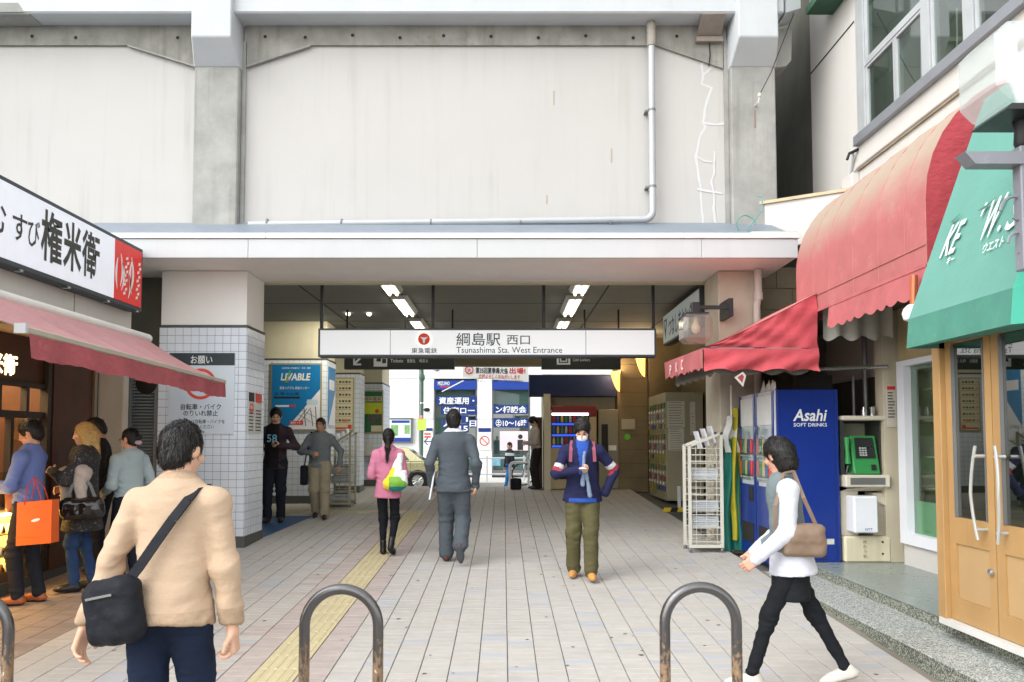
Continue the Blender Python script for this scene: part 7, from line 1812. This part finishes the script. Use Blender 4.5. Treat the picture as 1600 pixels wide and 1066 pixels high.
        if top.get('zone'):
            z = top['zone']; tmi = lambda C: z(C, T, sh, el, wr, neck)
        to = put(top.get('name', 'top'), [(V, Q)], mats_, root, sc, tmi)
    # ---- lower garment
    if bottom:
        th = bottom.get('loose', .014); h = .0105 / (q ** .5) if q >= 1 else .015
        ln = bottom.get('length', 1.)
        F = Field3(h)
        F.ell(P0 + V3(0, 0, .0), (.158 * build, .118 * build, .13), .04)
        if bottom.get('skirt'):
            pass
        for s in (1, -1):
            F.rc(hip[s] + V3(0, 0, -.03), kn[s], .082 * build ** .5 + th, .055 + th, .045)
            e = an[s] + V3(0, 0, .01)
            F.rc(kn[s], e, .055 + th, bottom.get('ankle', .042) + th, .03)
            d = unit(an[s] - kn[s]); 
        F.cut(P0 + V3(0, 0, .10), (0, 0, 1))
        if bottom.get('skirt'): pass
        V, Q = F.mesh(); N_ = normals(V, Q); a = bottom.get('fold', .012)
        w_ = .5 + sum(np.exp(-((V - kn[s]) ** 2).sum(1) / .02) for s in (1, -1)) + sum(np.exp(-((V - an[s]) ** 2).sum(1) / .012) for s in (1, -1))
        V = V + N_ * (a * w_ * ((1 - 2 * np.abs(noise3(V + loc[1], (7, 7, 15)))) * .6 + (1 - 2 * np.abs(noise3(V + 5, (14, 14, 28)))) * .3))[:, None]
        put(bottom.get('name', 'trousers'), [(V, Q)], [bottom['mat']], root, sc)
        if bottom.get('skirt'):
            F = Field3(h); F.rc(P0 + V3(0, 0, .05), P0 + V3(0, 0, -.02 - bottom['skirt']), .148 * build, .160 * build, .05, (1, 1.15, 1)).cut(P0 + V3(0, 0, -bottom['skirt']), (0, 0, -1)).cut(P0 + V3(0, 0, .08), (0, 0, 1))
            V, Q = F.mesh(); put('skirt', [(V, Q)], [bottom['skirt_mat']], root, sc)
    # ---- shoes
    if shoe:
        for s in (1, -1):
            Rf_ = rotz(-.12 * s * -1) @ rotx(ft[s]); A = an[s]
            def G(x, y, z): return A + Rf_ @ V3(x, y, z - .085)
            F = Field3(.009 if q >= 1 else .011)
            bt = shoe.get('boot', 0)
            F.ell(G(0, -.055, .035), (.042, .135, .036), .02, Rf_).rc(G(0, .03, .045), G(0, .02, .075 + bt), .040, .040 + .006 * (bt > 0), .03).rc(G(0, -.02, .06), G(0, -.1, .038), .034, .034, .03)
            F.cut(G(0, 0, .004), Rf_ @ V3(0, 0, -1))
            F.cut(G(0, 0, .10 + bt), Rf_ @ V3(0, 0, 1))
            V, Q = F.mesh()
            def smi(C, A=A, Rf_=Rf_): return (((C - A) @ Rf_)[:, 2] < -.085 + .022).astype(int)
            put('shoe', [(V, Q)], [shoe['mat'], mat(f'sole {shoe_sole}', shoe_sole, .8)], root, sc, smi)
    info = dict(root=root, T=T, sh=sh, el=el, wr=wr, neck=neck, Hd=Hd, HR=HR, sc=sc, P0=P0, RT=RT, kn=kn, an=an, top=(to if top else None))
    info['M'] = Matrix.Translation(Vector(loc)) @ Matrix.Rotation(R(face_deg), 4, 'Z')
    def world(p): return info['M'] @ Vector(np.asarray(p) * sc)
    info['world'] = world
    return info

def field_thing(name, lab, cat, F, mats, parent=None, mtx=None, sc=1., fold=0., freq=14, mi=None, group=None):
    """a soft thing grown from a field in a figure's local frame, placed in the world (top level)"""
    V, Q = F.mesh()
    if fold: V = V + normals(V, Q) * (fold * (noise3(V + 2, freq) + .5 * noise3(V + 9, freq * 2.2)))[:, None]
    V = V * sc
    if parent is None:
        A = np.array(mtx); Wd = V @ A[:3, :3].T + A[:3, 3]
        o0 = np.array([(Wd[:, 0].min() + Wd[:, 0].max()) / 2, (Wd[:, 1].min() + Wd[:, 1].max()) / 2, Wd[:, 2].min()])
        me = bpy.data.meshes.new(name); me.from_pydata((Wd - o0).tolist(), [], Q.tolist())
    else:
        me = bpy.data.meshes.new(name); me.from_pydata(V.tolist(), [], Q.tolist())
    me.polygons.foreach_set('use_smooth', np.ones(len(Q), bool))
    if mi is not None: me.polygons.foreach_set('material_index', mi((V / sc)[Q].mean(1)).astype(np.int32))
    o = link(name, me, mats if isinstance(mats, list) else [mats], parent)
    if parent is None: o.location = o0.tolist(); ORG[o.name] = o0; tag(o, lab, cat, group)
    else: ORG[o.name] = np.zeros(3)
    return o
def band(p, name, pts, w, t, m, parent, up=None):
    """a flat strap following points given in the figure frame, child of parent (a figure) or world mesh for a bag"""
    mb = MB(); n = len(pts)
    for i in range(n - 1):
        a, b = V3(*pts[i][0]), V3(*pts[i + 1][0]); na, nb = unit(pts[i][1]), unit(pts[i + 1][1]); d = unit(b - a); sa, sb = unit(np.cross(d, na)) * w / 2, unit(np.cross(d, nb)) * w / 2
        mb.add([a - sa, a + sa, b + sb, b - sb, a - sa + na * t, a + sa + na * t, b + sb + nb * t, b - sb + nb * t], [(3, 2, 1, 0), (4, 5, 6, 7), (0, 1, 5, 4), (2, 3, 7, 6), (1, 2, 6, 5), (3, 0, 4, 7)])
    if parent is p['root']:
        mb.v = [tuple(np.array(v) * p['sc']) for v in mb.v]; return obj(name, mb, m, parent)
    mb.v = [tuple(p['world'](v)) for v in mb.v]
    return obj(name, mb, m, parent)
# ---- the cast
def ground_at(x, y): return (x, y, gz(y) + .013)
# 1 foreground man seen from behind
p = person('man in beige sweater and navy trousers seen from behind, walking with a black bag', ground_at(-1.46, 3.5), 174, H=1.75, q=1.6,
    lean=R(7), head=(R(4), R(-11), 0), Lw=(.31, .10, .86), Rw=(-.265, -.05, .80), Lpole=(.5, .8, 0), Rpole=(-.5, .8, 0),
    Lf=(.10, .16, .03, -14), Rf=(-.09, -.20, 0, 0), hair='short', build=.97, curl=(.5, .9), shoulder=.178,
    top=dict(name='sweater', zone=lambda C, T, sh, el, wr, nk: ((C[:, 2] < .935) | (np.minimum(((C - wr[1]) ** 2).sum(1), ((C - wr[-1]) ** 2).sum(1)) < .0045) | (C[:, 2] > nk[2] + .012)).astype(int), mat=[cloth('beige knit', (184, 160, 136), var=.06, scale=5, bump=.35, bscale=190), cloth('beige rib', (172, 148, 124), var=.08, scale=30, bump=.5, bscale=150)], loose=.018, hem=.87, fold=.014, flare=.04, collar=.008, collar_h=.012, cuff=1),
    bottom=dict(mat=cloth('navy denim', (28, 38, 58), var=.15), loose=.012), shoe=dict(mat=mat('shoe black', (36, 34, 34), .5)))
BG = cloth('black nylon', (28, 30, 36), rough=.6, var=.1)
F = Field3(.011); ctr = V3(.145, .165, .945)
F.box(ctr, (.130, .06, .135), .055, .02, rotz(-.25) @ roty(.22))
bag = field_thing('shoulder_bag', 'black nylon crossbody bag at the left hip of the man in the beige sweater', 'bag', F, [BG], None, p['M'], p['sc'], fold=.008, freq=16)
nb_ = V3(0, 1, 0)
st = [((-.105, -.10, 1.36), (0, -.8, .5)), ((-.115, -.055, 1.43), (0, -.5, .9)), ((-.12, .0, 1.45), (0, 0, 1)), ((-.115, .06, 1.43), (0, .6, .8)), ((-.10, .105, 1.38), (0, .9, .5)), ((-.06, .14, 1.30), (0, 1, .2)), ((.0, .152, 1.20), nb_), ((.05, .165, 1.11), nb_), ((.09, .172, 1.05), nb_)]
st = [(p['P0'] + p['RT'] @ (V3(*a) - V3(0, 0, .95)), p['RT'] @ V3(*n)) for a, n in st]
band(p, 'strap', st, .042, .008, BG, bag)
zp = [(ctr + rotz(-.25) @ roty(.22) @ V3(x_, .068, .07), nb_) for x_ in (-.07, 0, .07)]
band(p, 'zip', zp, .010, .004, M_steel, bag)
# 2 woman striding on the right
p = person('woman in white sleeves, grey vest and black leggings striding across on the right', ground_at(1.86, 5.25), -98, H=1.64, q=1.3,
    lean=R(6), head=(R(18), R(-48), 0), Lw=(.185, -.25, .90), Rw=(-.17, -.20, .90), Lpole=(.1, 1, -.2), Rpole=(-.1, 1, -.2),
    Lf=(.06, -.28, .0, 0), Rf=(-.06, .36, .04, 18), hips=.90, hair='bob', build=.92, curl=(.7, .7), skinc=(200, 150, 128),
    top=dict(name='shirt', mat=[cloth('white cotton', (196, 198, 208)), cloth('grey teal vest', (110, 122, 124))], loose=.024, hem=.80, fold=.008, flare=.07,
        zone=lambda C, T, sh, el, wr, nk: ((np.abs(C[:, 0]) < .150) & (C[:, 2] > .93) & (C[:, 1] > -.17)).astype(int)),
    bottom=dict(name='leggings', mat=cloth('black leggings', (26, 28, 32), bump=.1), loose=-.004, ankle=.040, skirt=.33, skirt_mat=cloth('black shorts', (30, 32, 36), wrinkle=.5)), shoe=dict(mat=mat('shoe pale', (190, 184, 176), .6)), shoe_sole=(150, 144, 138))
F = Field3(.012); F.box((.19, .05, 1.02), (.05, .14, .11), .04, .02).box((.195, .05, 1.05), (.055, .11, .05), .03, .02)
bag = field_thing('shoulder_bag', 'brown handbag carried at the side of the striding woman', 'bag', F, [mat('brown leather', (120, 100, 84), .55, var=.15, scale=8)], None, p['M'], p['sc'], fold=.006)
band(p, 'strap', [((.17, .15, 1.08), (1, 0, 0)), ((.21, .05, 1.30), (1, 0, .2)), ((.15, .0, 1.475), (.3, 0, 1)), ((.14, -.06, 1.46), (.3, -.5, 1)), ((.20, -.13, 1.25), (1, -.3, 0)), ((.18, -.13, 1.08), (1, 0, 0))], .025, .006, mat('brown leather', (120, 100, 84)), bag)
# 3 man in suit, walking away
suit = cloth('suit blue grey', (80, 87, 94), var=.06, scale=4, bump=.12)
p = person('man in a blue grey suit walking into the passage with papers under his arm', ground_at(-.62, 9.5), 180, H=1.81, q=1.,
    head=(R(2), 0, 0), Lw=(.25, -.05, .88), Rw=(-.25, -.02, .87), Lf=(.085, -.10, 0, 0), Rf=(-.095, .24, .12, 62), hips=.91, hair='short', build=1.05,
    top=dict(name='jacket', mat=[suit, cloth('shirt collar', (210, 214, 220))], loose=.022, hem=.80, fold=.013, flare=.025, collar=.012, collar_h=.018,
        zone=lambda C, T, sh, el, wr, nk: ((C[:, 2] > nk[2] + .006)).astype(int)),
    bottom=dict(mat=suit, loose=.024, ankle=.056), shoe=dict(mat=mat('brown leather shoe', (92, 44, 30), .3)), shoe_sole=(78, 82, 88), curl=(.9, .9))
w = p['world'](p['wr'][1] + V3(.02, -.0, -.06))
tag(obj('papers', MB().slab([(w.x - .005, w.y - .10, w.z - .12), (w.x + .01, w.y + .12, w.z - .10), (w.x + .07, w.y + .12, w.z + .22), (w.x + .05, w.y - .10, w.z + .20)], (.018, 0, 0)), M_wf), 'white folded papers held by the man in the suit', 'papers')
sm = MB(); 
for z_ in range(10):
    a = p['T'](0, .133 + .006, .84 + z_ * .045)
    pass
# 4 woman in pink hoodie, walking away
pk = cloth('pink fleece', (196, 122, 148), var=.05, scale=3, bump=.25)
p = person('woman in pink hoodie and black leggings with a long ponytail, seen from behind', ground_at(-1.47, 10.0), 178, H=1.56,
    head=(R(6), R(8), 0), Lw=(.17, -.19, 1.05), Rw=(-.17, -.19, 1.06), Lpole=(.25, 1, 0), Rpole=(-.25, 1, 0), Lf=(.07, -.05, 0, 0), Rf=(-.07, .10, .05, 25), hair='ponytail', build=.95, shoulder=.165,
    top=dict(name='hoodie', mat=pk, loose=.026, hem=.78, fold=.014, flare=.02, hood=1), bottom=dict(name='leggings', mat=cloth('black leggings', (26, 28, 32)), loose=.0, ankle=.036), shoe=dict(mat=mat('black boot', (24, 24, 26), .35), boot=.10), curl=(.8, .8))
F = Field3(.012)
F.ell((-.13, .20, .98), (.17, .075, .10), .05).rc((-.16, .19, 1.04), (-.20, .09, 1.36), .05, .025, .05).rc((-.05, .19, 1.02), (-.17, .11, 1.36), .05, .025, .05)
def totmi(C):
    r = np.zeros(len(C), int); d = C[:, 0] * .8 + C[:, 2]
    r[C[:, 0] > -.06] = 1; r[(C[:, 0] <= -.06) & (C[:, 2] < .945)] = 2; r[(C[:, 2] > 1.08)] = 3; r[(C[:, 2] > 1.08) & (C[:, 0] > -.12) & (C[:, 2] < 1.2)] = 1
    return r
bag = field_thing('tote_bag', 'yellow green and white patchwork bag on the back of the woman in pink', 'bag', F, [cloth('bag green', (120, 168, 70)), cloth('bag yellow', (228, 208, 60)), cloth('bag teal', (34, 128, 118)), cloth('bag white', (226, 228, 226))], None, p['M'], p['sc'], fold=.012, freq=12, mi=totmi)
F = Field3(.012); F.rc((-.235, .17, 1.12), (-.24, .19, .98), .045, .06, .04)
field_thing('plastic_bag', 'white plastic bag beside the patchwork bag of the woman in pink', 'bag', F, [mat('white plastic', (226, 226, 226), .35)], None, p['M'], p['sc'], fold=.012, freq=18)
# 5 man with mask and phone, walking to the camera
nv = cloth('navy jacket', (38, 40, 72), var=.10, scale=5)
def jz(C, T, sh, el, wr, nk):
    r = np.zeros(len(C), int)
    for s in (1, -1):
        a = sh[s]; b = el[s]; t = ((C - a) @ (b - a)) / ((b - a) @ (b - a)); dd = np.linalg.norm(C - (a + np.outer(t, b - a)), axis=1)
        arm = dd < .095
        if s == 1: arm &= C[:, 0] > .12
        else: arm &= C[:, 0] < -.12
        r[arm & (t > .62) & (t < .80)] = 1; r[arm & (t >= .80) & (t < .96)] = 2
    fr = (C[:, 1] < -.04) & (np.abs(C[:, 0] - .0) < .055 + .02 * np.sin(C[:, 2] * 9)) & (C[:, 2] > 1.12); r[fr] = 3
    r[(C[:, 2] < .865) & (C[:, 1] < .02) & (np.abs(C[:, 0]) < .15)] = 3
    return r
olive = cloth('olive cotton', (88, 84, 58), var=.10, scale=5)
p = person('man in navy jacket, face mask and olive trousers walking and looking at his phone', ground_at(.83, 8.65), -4, H=1.70,
    head=(R(34), R(-6), 0), lean=R(5), Rw=(-.055, -.265, 1.17), Lw=(.25, -.03, .93), Rpole=(-.9, .3, -.4), Lpole=(.9, .5, 0), Rf=(-.10, .06, .0, 0), Lf=(.085, -.16, .0, 0), hair='full', build=1.05,
    top=dict(name='jacket', mat=[nv, cloth('band white', (190, 190, 194)), cloth('band red', (150, 58, 68)), cloth('royal blue shirt', (48, 82, 164))], loose=.019, hem=.83, fold=.014, flare=.05, collar=.02, collar_h=.0, zone=jz),
    bottom=dict(mat=olive, loose=.020, ankle=.052, fold=.014), shoe=dict(mat=mat('tan boot', (196, 142, 78), .6), boot=.03), shoe_sole=(190, 176, 150), curl=(.5, 1.0), pocket=(True, False), hand_n=(None, (-.3, -.5, -.8)))
F = Field3(.008); F.ell(p['Hd'](0, -.062, -.052), (.060, .052, .050), .01, p['HR']).cut(p['Hd'](0, -.02, -.05), p['HR'] @ V3(0, 1, 0))
field_thing('face_mask', '', '', F, [mat('mask white', (226, 226, 226), .7)], p['root'], None, p['sc'])
band(p, 'mask_loop', [(p['Hd'](.055, -.05, -.04), (1, 0, 0)), (p['Hd'](.078, .0, -.01), (1, 0, 0))], .006, .003, M_wf, p['root'])
F = Field3(.008); F.rc((.02, -.165, 1.36), (.005, -.20, 1.20), .018, .018, .01).rc((.005, -.20, 1.20), (.0, -.215, 1.02), .018, .024, .01).rc((.03, -.20, 1.2), (.075, -.22, .90), .016, .024, .01)
field_thing('scarf', '', '', F, [cloth('scarf grey', (120, 136, 160), var=.1)], p['root'], None, p['sc'], fold=.005, freq=20)
for s in (1, -1):
    band(p, 'backpack_strap', [((.11 * s, .06, 1.485), (0, .2, 1)), ((.115 * s, -.06, 1.475), (0, -.6, .8)), ((.125 * s, -.128, 1.38), (0, -1, .2)), ((.13 * s, -.14, 1.26), (0, -1, 0))], .036, .008, cloth('strap red', (142, 82, 96)), p['root'])
w = p['world'](p['wr'][-1] + V3(.055, -.055, .02))
tag(obj('smartphone', MB().box(w.x - .035, w.x + .035, w.y - .06, w.y + .06, w.z, w.z + .009), M_wf, bev=.003), 'pale smartphone in the hand of the man with the mask', 'phone')
F = Field3(.013); F.box((0, .205, 1.22), (.14, .07, .2), .06, .03)
field_thing('backpack', 'dark backpack on the back of the man with the mask', 'backpack', F, [BG], None, p['M'], p['sc'], fold=.006)
# 6 man with number print shirt
plaid = cloth('plaid', (62, 50, 58), var=.3, scale=9)
p = person('man in dark plaid shirt with pale blue number print looking at his phone', ground_at(-3.72, 12.9), 6, H=1.82, q=.8,
    head=(R(18), R(10), 0), Lw=(.10, -.25, 1.16), Rw=(-.24, -.02, .88), Lpole=(.9, .3, -.4), Lf=(.09, .02, 0, 0), Rf=(-.09, -.10, 0, 0), hair='full', build=1.0,
    top=dict(name='shirt', mat=[plaid, cloth('black tee', (36, 32, 34))], loose=.024, hem=.80, fold=.014, flare=.02, zone=lambda C, T, sh, el, wr, nk: ((C[:, 1] < -.03) & (np.abs(C[:, 0] + .03) < .10) & (C[:, 2] > .82)).astype(int)),
    bottom=dict(mat=cloth('dark jeans', (34, 38, 48)), loose=.018), shoe=dict(mat=mat('shoe dark', (50, 44, 42), .5)), curl=(.9, .4), hand_n=((.3, -.5, -.8), None))
tx = text_mb('58', (-.10, 0, 1.215), (1, 0, 0), (0, 0, 1), .16, bold=.02, width=.15); tx.v = [(v[0] * p['sc'], (-.150 - .02 * math.cos(v[0] * 8)) * p['sc'], v[2] * p['sc']) for v in tx.v]
obj('number_print', tx, mat('print pale blue', (120, 180, 206), .7), p['root'])
w = p['world'](p['wr'][1] + V3(-.05, -.05, .02)); tag(obj('smartphone', MB().box(w.x - .03, w.x + .03, w.y - .05, w.y + .05, w.z, w.z + .01), M_dark), 'dark smartphone in the hand of the man in plaid', 'phone')
# 7 man in grey sweater
p = person('man in grey sweater and khaki trousers walking out with a black shoulder bag', ground_at(-3.09, 13.3), 4, H=1.66, q=.8,
    head=(R(-2), R(-14), 0), Rw=(-.10, -.27, 1.12), Lw=(.33, .04, .90), Rpole=(-.9, .2, -.4), Lpole=(.7, .7, 0), Lf=(.10, -.10, 0, 0), Rf=(-.08, .14, .05, 25), hair='short', build=1.14, skinc=(184, 140, 112),
    top=dict(name='sweater', mat=cloth('grey knit', (108, 116, 118)), loose=.024, hem=.88, fold=.014), bottom=dict(mat=cloth('khaki', (150, 140, 118)), loose=.026, ankle=.055), shoe=dict(mat=mat('shoe dark', (50, 44, 42))), curl=(.5, .8))
F = Field3(.013); F.box((-.27, .02, .74), (.06, .11, .17), .03, .02)
bag = field_thing('shoulder_bag', 'black bag hanging at the side of the man in grey sweater', 'bag', F, [BG], None, p['M'], p['sc'], fold=.004)
band(p, 'strap', [((-.27, .0, .90), (-1, 0, 0)), ((-.235, .02, 1.15), (-1, 0, .2)), ((-.16, .02, 1.485), (-.4, 0, 1)), ((-.15, .10, 1.40), (-.3, 1, .3)), ((-.25, .10, 1.1), (-1, .4, 0)), ((-.27, .06, .9), (-1, 0, 0))], .035, .006, BG, bag)
# 8 man in white shirt leaning at the far end
p = person('man in pale shirt and dark trousers standing at the far end looking down', ground_at(.70, 18.15), -80, H=1.64, q=.7,
    head=(R(34), 0, 0), lean=R(6), Lw=(.08, -.27, 1.10), Rw=(-.05, -.27, 1.10), Lpole=(.8, .5, -.5), Rpole=(-.8, .5, -.5), hair='full', top=dict(name='shirt', mat=cloth('pale shirt', (176, 168, 160)), loose=.024, hem=.90, fold=.012),
    bottom=dict(mat=cloth('dark trousers', (42, 36, 36)), loose=.022, ankle=.055), shoe=dict(mat=mat('shoe dark', (50, 44, 42))), curl=(.9, .9))
F = Field3(.013); F.box((xat(806, 18.1), 18.1, gz(18.1) + .14), (.125, .08, .13), .04, .02)
field_thing('travel_bag', 'black bag standing on the ground beside the man in pale shirt', 'bag', F, [BG], None, Matrix.Identity(4), 1., fold=.006)
# 9 pedestrian across the street
p = person('person in black jacket and blue jeans passing on the far street', (xat(796, 27.0), 26.5, gz(26.5) - .03), -60, H=1.62, q=.6, head=(R(10), 0, 0), Lf=(.07, -.22, 0, 0), Rf=(-.07, .22, .04, 20), hair='short',
    top=dict(name='jacket', mat=[cloth('black jacket', (38, 40, 46)), cloth('pale print', (180, 186, 190))], loose=.024, hem=.84, zone=lambda C, T, sh, el, wr, nk: ((np.abs(C[:, 2] - 1.30) < .05)).astype(int)), bottom=dict(mat=cloth('bright jeans', (40, 96, 150)), loose=.012), shoe=dict(mat=mat('shoe dark', (50, 44, 42))))
# ---- queue at the food shop
# 10 man in blue shirt with orange bag
p = person('man in blue shirt at the shop counter holding an orange paper bag', ground_at(-4.47, 7.5), -84, H=1.70, q=1.,
    head=(R(20), R(4), 0), Lw=(.17, -.30, 1.09), Rw=(-.10, -.33, 1.10), Lpole=(.5, .6, -1), Rpole=(-.5, .6, -1), Lf=(.08, -.04, 0, 0), Rf=(-.08, .08, 0, 0), hair='full', skinc=(196, 146, 118),
    top=dict(name='shirt', mat=cloth('blue shirt', (104, 122, 178), var=.05), loose=.022, hem=.92, fold=.014, collar=.006, collar_h=.02), bottom=dict(mat=cloth('dark chinos', (38, 40, 48)), loose=.010), shoe=dict(mat=mat('tan shoe', (150, 84, 48), .4)), curl=(1.0, .7))
M_or = mat('orange paper', (216, 92, 26), .5, var=.04, scale=3)
a = at(22, 782, 7.2); b = at(86, 858, 7.2); xm = (a[0] + b[0]) / 2 + .02; hw = .165; z0, z1 = b[1] + .03, a[1] + .01
ob_ = thing('paper_bag', (xm, 7.2, z0), 'bright orange paper bag hanging from the arm of the man in blue shirt', 'paper bag')
mb = MB().add([(xm - hw, 7.17, z0), (xm + hw, 7.14, z0 + .03), (xm + hw, 7.27, z0 + .03), (xm - hw, 7.30, z0), (xm - hw - .005, 7.18, z1 - .03), (xm + hw - .005, 7.15, z1), (xm + hw - .005, 7.26, z1), (xm - hw - .005, 7.29, z1 - .03), (xm - hw + .03, 7.235, z0 + .0)],
    [(0, 1, 5, 4), (1, 2, 6, 5), (2, 3, 7, 6), (3, 0, 4, 7), (0, 3, 2, 1)])
obj('bag_body', mb, M_or, ob_)
obj('fold_line', MB().box(xm - hw + .002, xm + hw - .01, 7.150, 7.152, z0 + .075, z0 + .078), mat('orange crease', (180, 72, 20), .6), ob_)
obj('emblem', MB().lathe((xm + .02, 7.148, (z0 + z1) / 2 + .02), [(.0005, 0), (.04, 0), (.04, .001), (.0005, .001)], 18, 'y').xf(lambda v: Vector((v.x, v.y - .004, (z0 + z1) / 2 + .02 + (v.z - (z0 + z1) / 2 - .02) * .35 + (v.x - xm) * .25))), M_wf, ob_)
for yy in (7.17, 7.27):
    obj('handle', MB().tube([(xm - .10, yy, z1 - .05), (xm - .075, yy, z1 + .12), (xm - .04, 7.2, z1 + .2), (xm + .02, yy, z1 + .10), (xm + .06, yy, z1 - .02)], .005, 6), mat('red cord', (186, 52, 40), .6), ob_, smooth=True)
# 11 woman with blond hair
p = person('woman with long blond hair and dotted black dress holding a pale jacket in the queue', ground_at(-4.25, 8.05), -70, H=1.67, q=1.,
    head=(R(6), R(-4), 0), Lw=(.10, -.27, 1.22), Rw=(-.20, -.20, 1.05), Lpole=(.9, .3, -.6), Rpole=(-.6, .5, -.6), Lf=(.08, -.05, 0, 0), Rf=(-.08, .10, 0, 0), hair='long', hairc=(196, 160, 98), build=1.15, skinc=(214, 168, 140),
    top=dict(name='dress', mat=mat('dotted cloth', (44, 44, 46), .8, var=.05, spot=1.0, spot_col=(190, 186, 176), spot_scale=42), loose=.03, hem=.62, fold=.016, flare=.06, neck_open=0), bottom=dict(name='jeans', mat=cloth('blue jeans', (44, 66, 104), var=.15), loose=.004), shoe=dict(mat=mat('black flat shoe', (26, 26, 28), .4)), curl=(.8, .6))
F = Field3(.012); F.rc((.10, -.16, 1.22), (.26, .02, 1.22), .055, .07, .05).rc((.12, -.14, 1.18), (.13, -.12, .90), .07, .06, .06).rc((.25, 0, 1.20), (.27, .02, .98), .075, .05, .06)
field_thing('folded_jacket', 'pale grey jacket draped over the arm of the blond woman', 'jacket', F, [cloth('pale jacket', (176, 166, 160), var=.08)], None, p['M'], p['sc'], fold=.016, freq=13)
F = Field3(.012); F.box((.30, .04, .86), (.085, .20, .11), .07, .02)
bag = field_thing('handbag', 'glossy black handbag on the arm of the blond woman', 'handbag', F, [mat('black patent', (24, 24, 26), .18, coat=.5)], None, p['M'], p['sc'], fold=.010, freq=12)
band(p, 'handle', [((.30, -.10, .94), (1, 0, 0)), ((.29, -.05, 1.12), (1, 0, 0)), ((.28, .03, 1.16), (1, 0, .5)), ((.29, .10, 1.10), (1, 0, 0)), ((.30, .16, .94), (1, 0, 0))], .03, .012, mat('black patent', (24, 24, 26)), bag)
F = Field3(.014); F.box((-.02, -.0, .95), (.05, .05, .2), .04, .02)
# 12 man in dark shirt behind
p = person('man with short hair in dark patterned shirt standing behind the blond woman', ground_at(-4.45, 8.85), -60, H=1.71, q=.9, head=(R(24), R(-10), 0), lean=R(8), hair='short', skinc=(190, 140, 112),
    top=dict(name='shirt', mat=cloth('dark patterned', (40, 40, 42), var=.5, scale=40), loose=.022, hem=.86), bottom=dict(mat=cloth('dark jeans', (34, 38, 48))), shoe=dict(mat=mat('shoe dark', (50, 44, 42))))
F = Field3(.012); F.box((-.2, -.05, 1.0), (.07, .14, .17), .05, .02)
field_thing('brown_bag', 'brown leather bag between the blue shirted man and the blond woman', 'bag', F, [mat('rust leather', (120, 66, 46), .5, var=.15)], None, Matrix.Translation((-4.52, 7.78, gz(7.8))) @ Matrix.Rotation(R(20), 4, 'Z'), 1., fold=.008)
# 13 woman in grey hoodie
p = person('woman in pale grey hoodie and glasses with dark tied hair in the queue', ground_at(-3.98, 8.45), -118, H=1.60, q=1., head=(R(6), R(12), 0), Lw=(.17, -.2, 1.0), Rw=(-.2, -.2, 1.02), hair='bun', build=.95, shoulder=.17, skinc=(208, 158, 132),
    top=dict(name='hoodie', mat=cloth('pale hoodie', (162, 178, 182), var=.05), loose=.026, hem=.84, fold=.014, hood=1), bottom=dict(mat=cloth('dark jeans', (34, 38, 48))), shoe=dict(mat=mat('shoe dark', (50, 44, 42))))
gl = MB()
for s in (1, -1):
    c = p['Hd'](.031 * s, -.100, .002); u_ = p['HR'] @ V3(1, 0, 0); v_ = p['HR'] @ V3(0, 0, 1)
    gl.tube([tuple((c + u_ * .02 * math.cos(t) + v_ * .015 * math.sin(t)) * p['sc']) for t in [k * math.pi / 7 for k in range(15)]], .0022, 5)
    gl.tube([tuple(p['Hd'](.050 * s, -.098, .006) * p['sc']), tuple(p['Hd'](.080 * s, .01, .006) * p['sc'])], .0022, 5)
obj('glasses', gl, M_dark, p['root'])
F = Field3(.010); c = p['Hd'](0, .115, -.045); F.ell(c, (.042, .03, .028), .01)
field_thing('hair_band', '', '', F, [cloth('scrunchie', (186, 160, 168))], p['root'], None, p['sc'], fold=.008, freq=40)
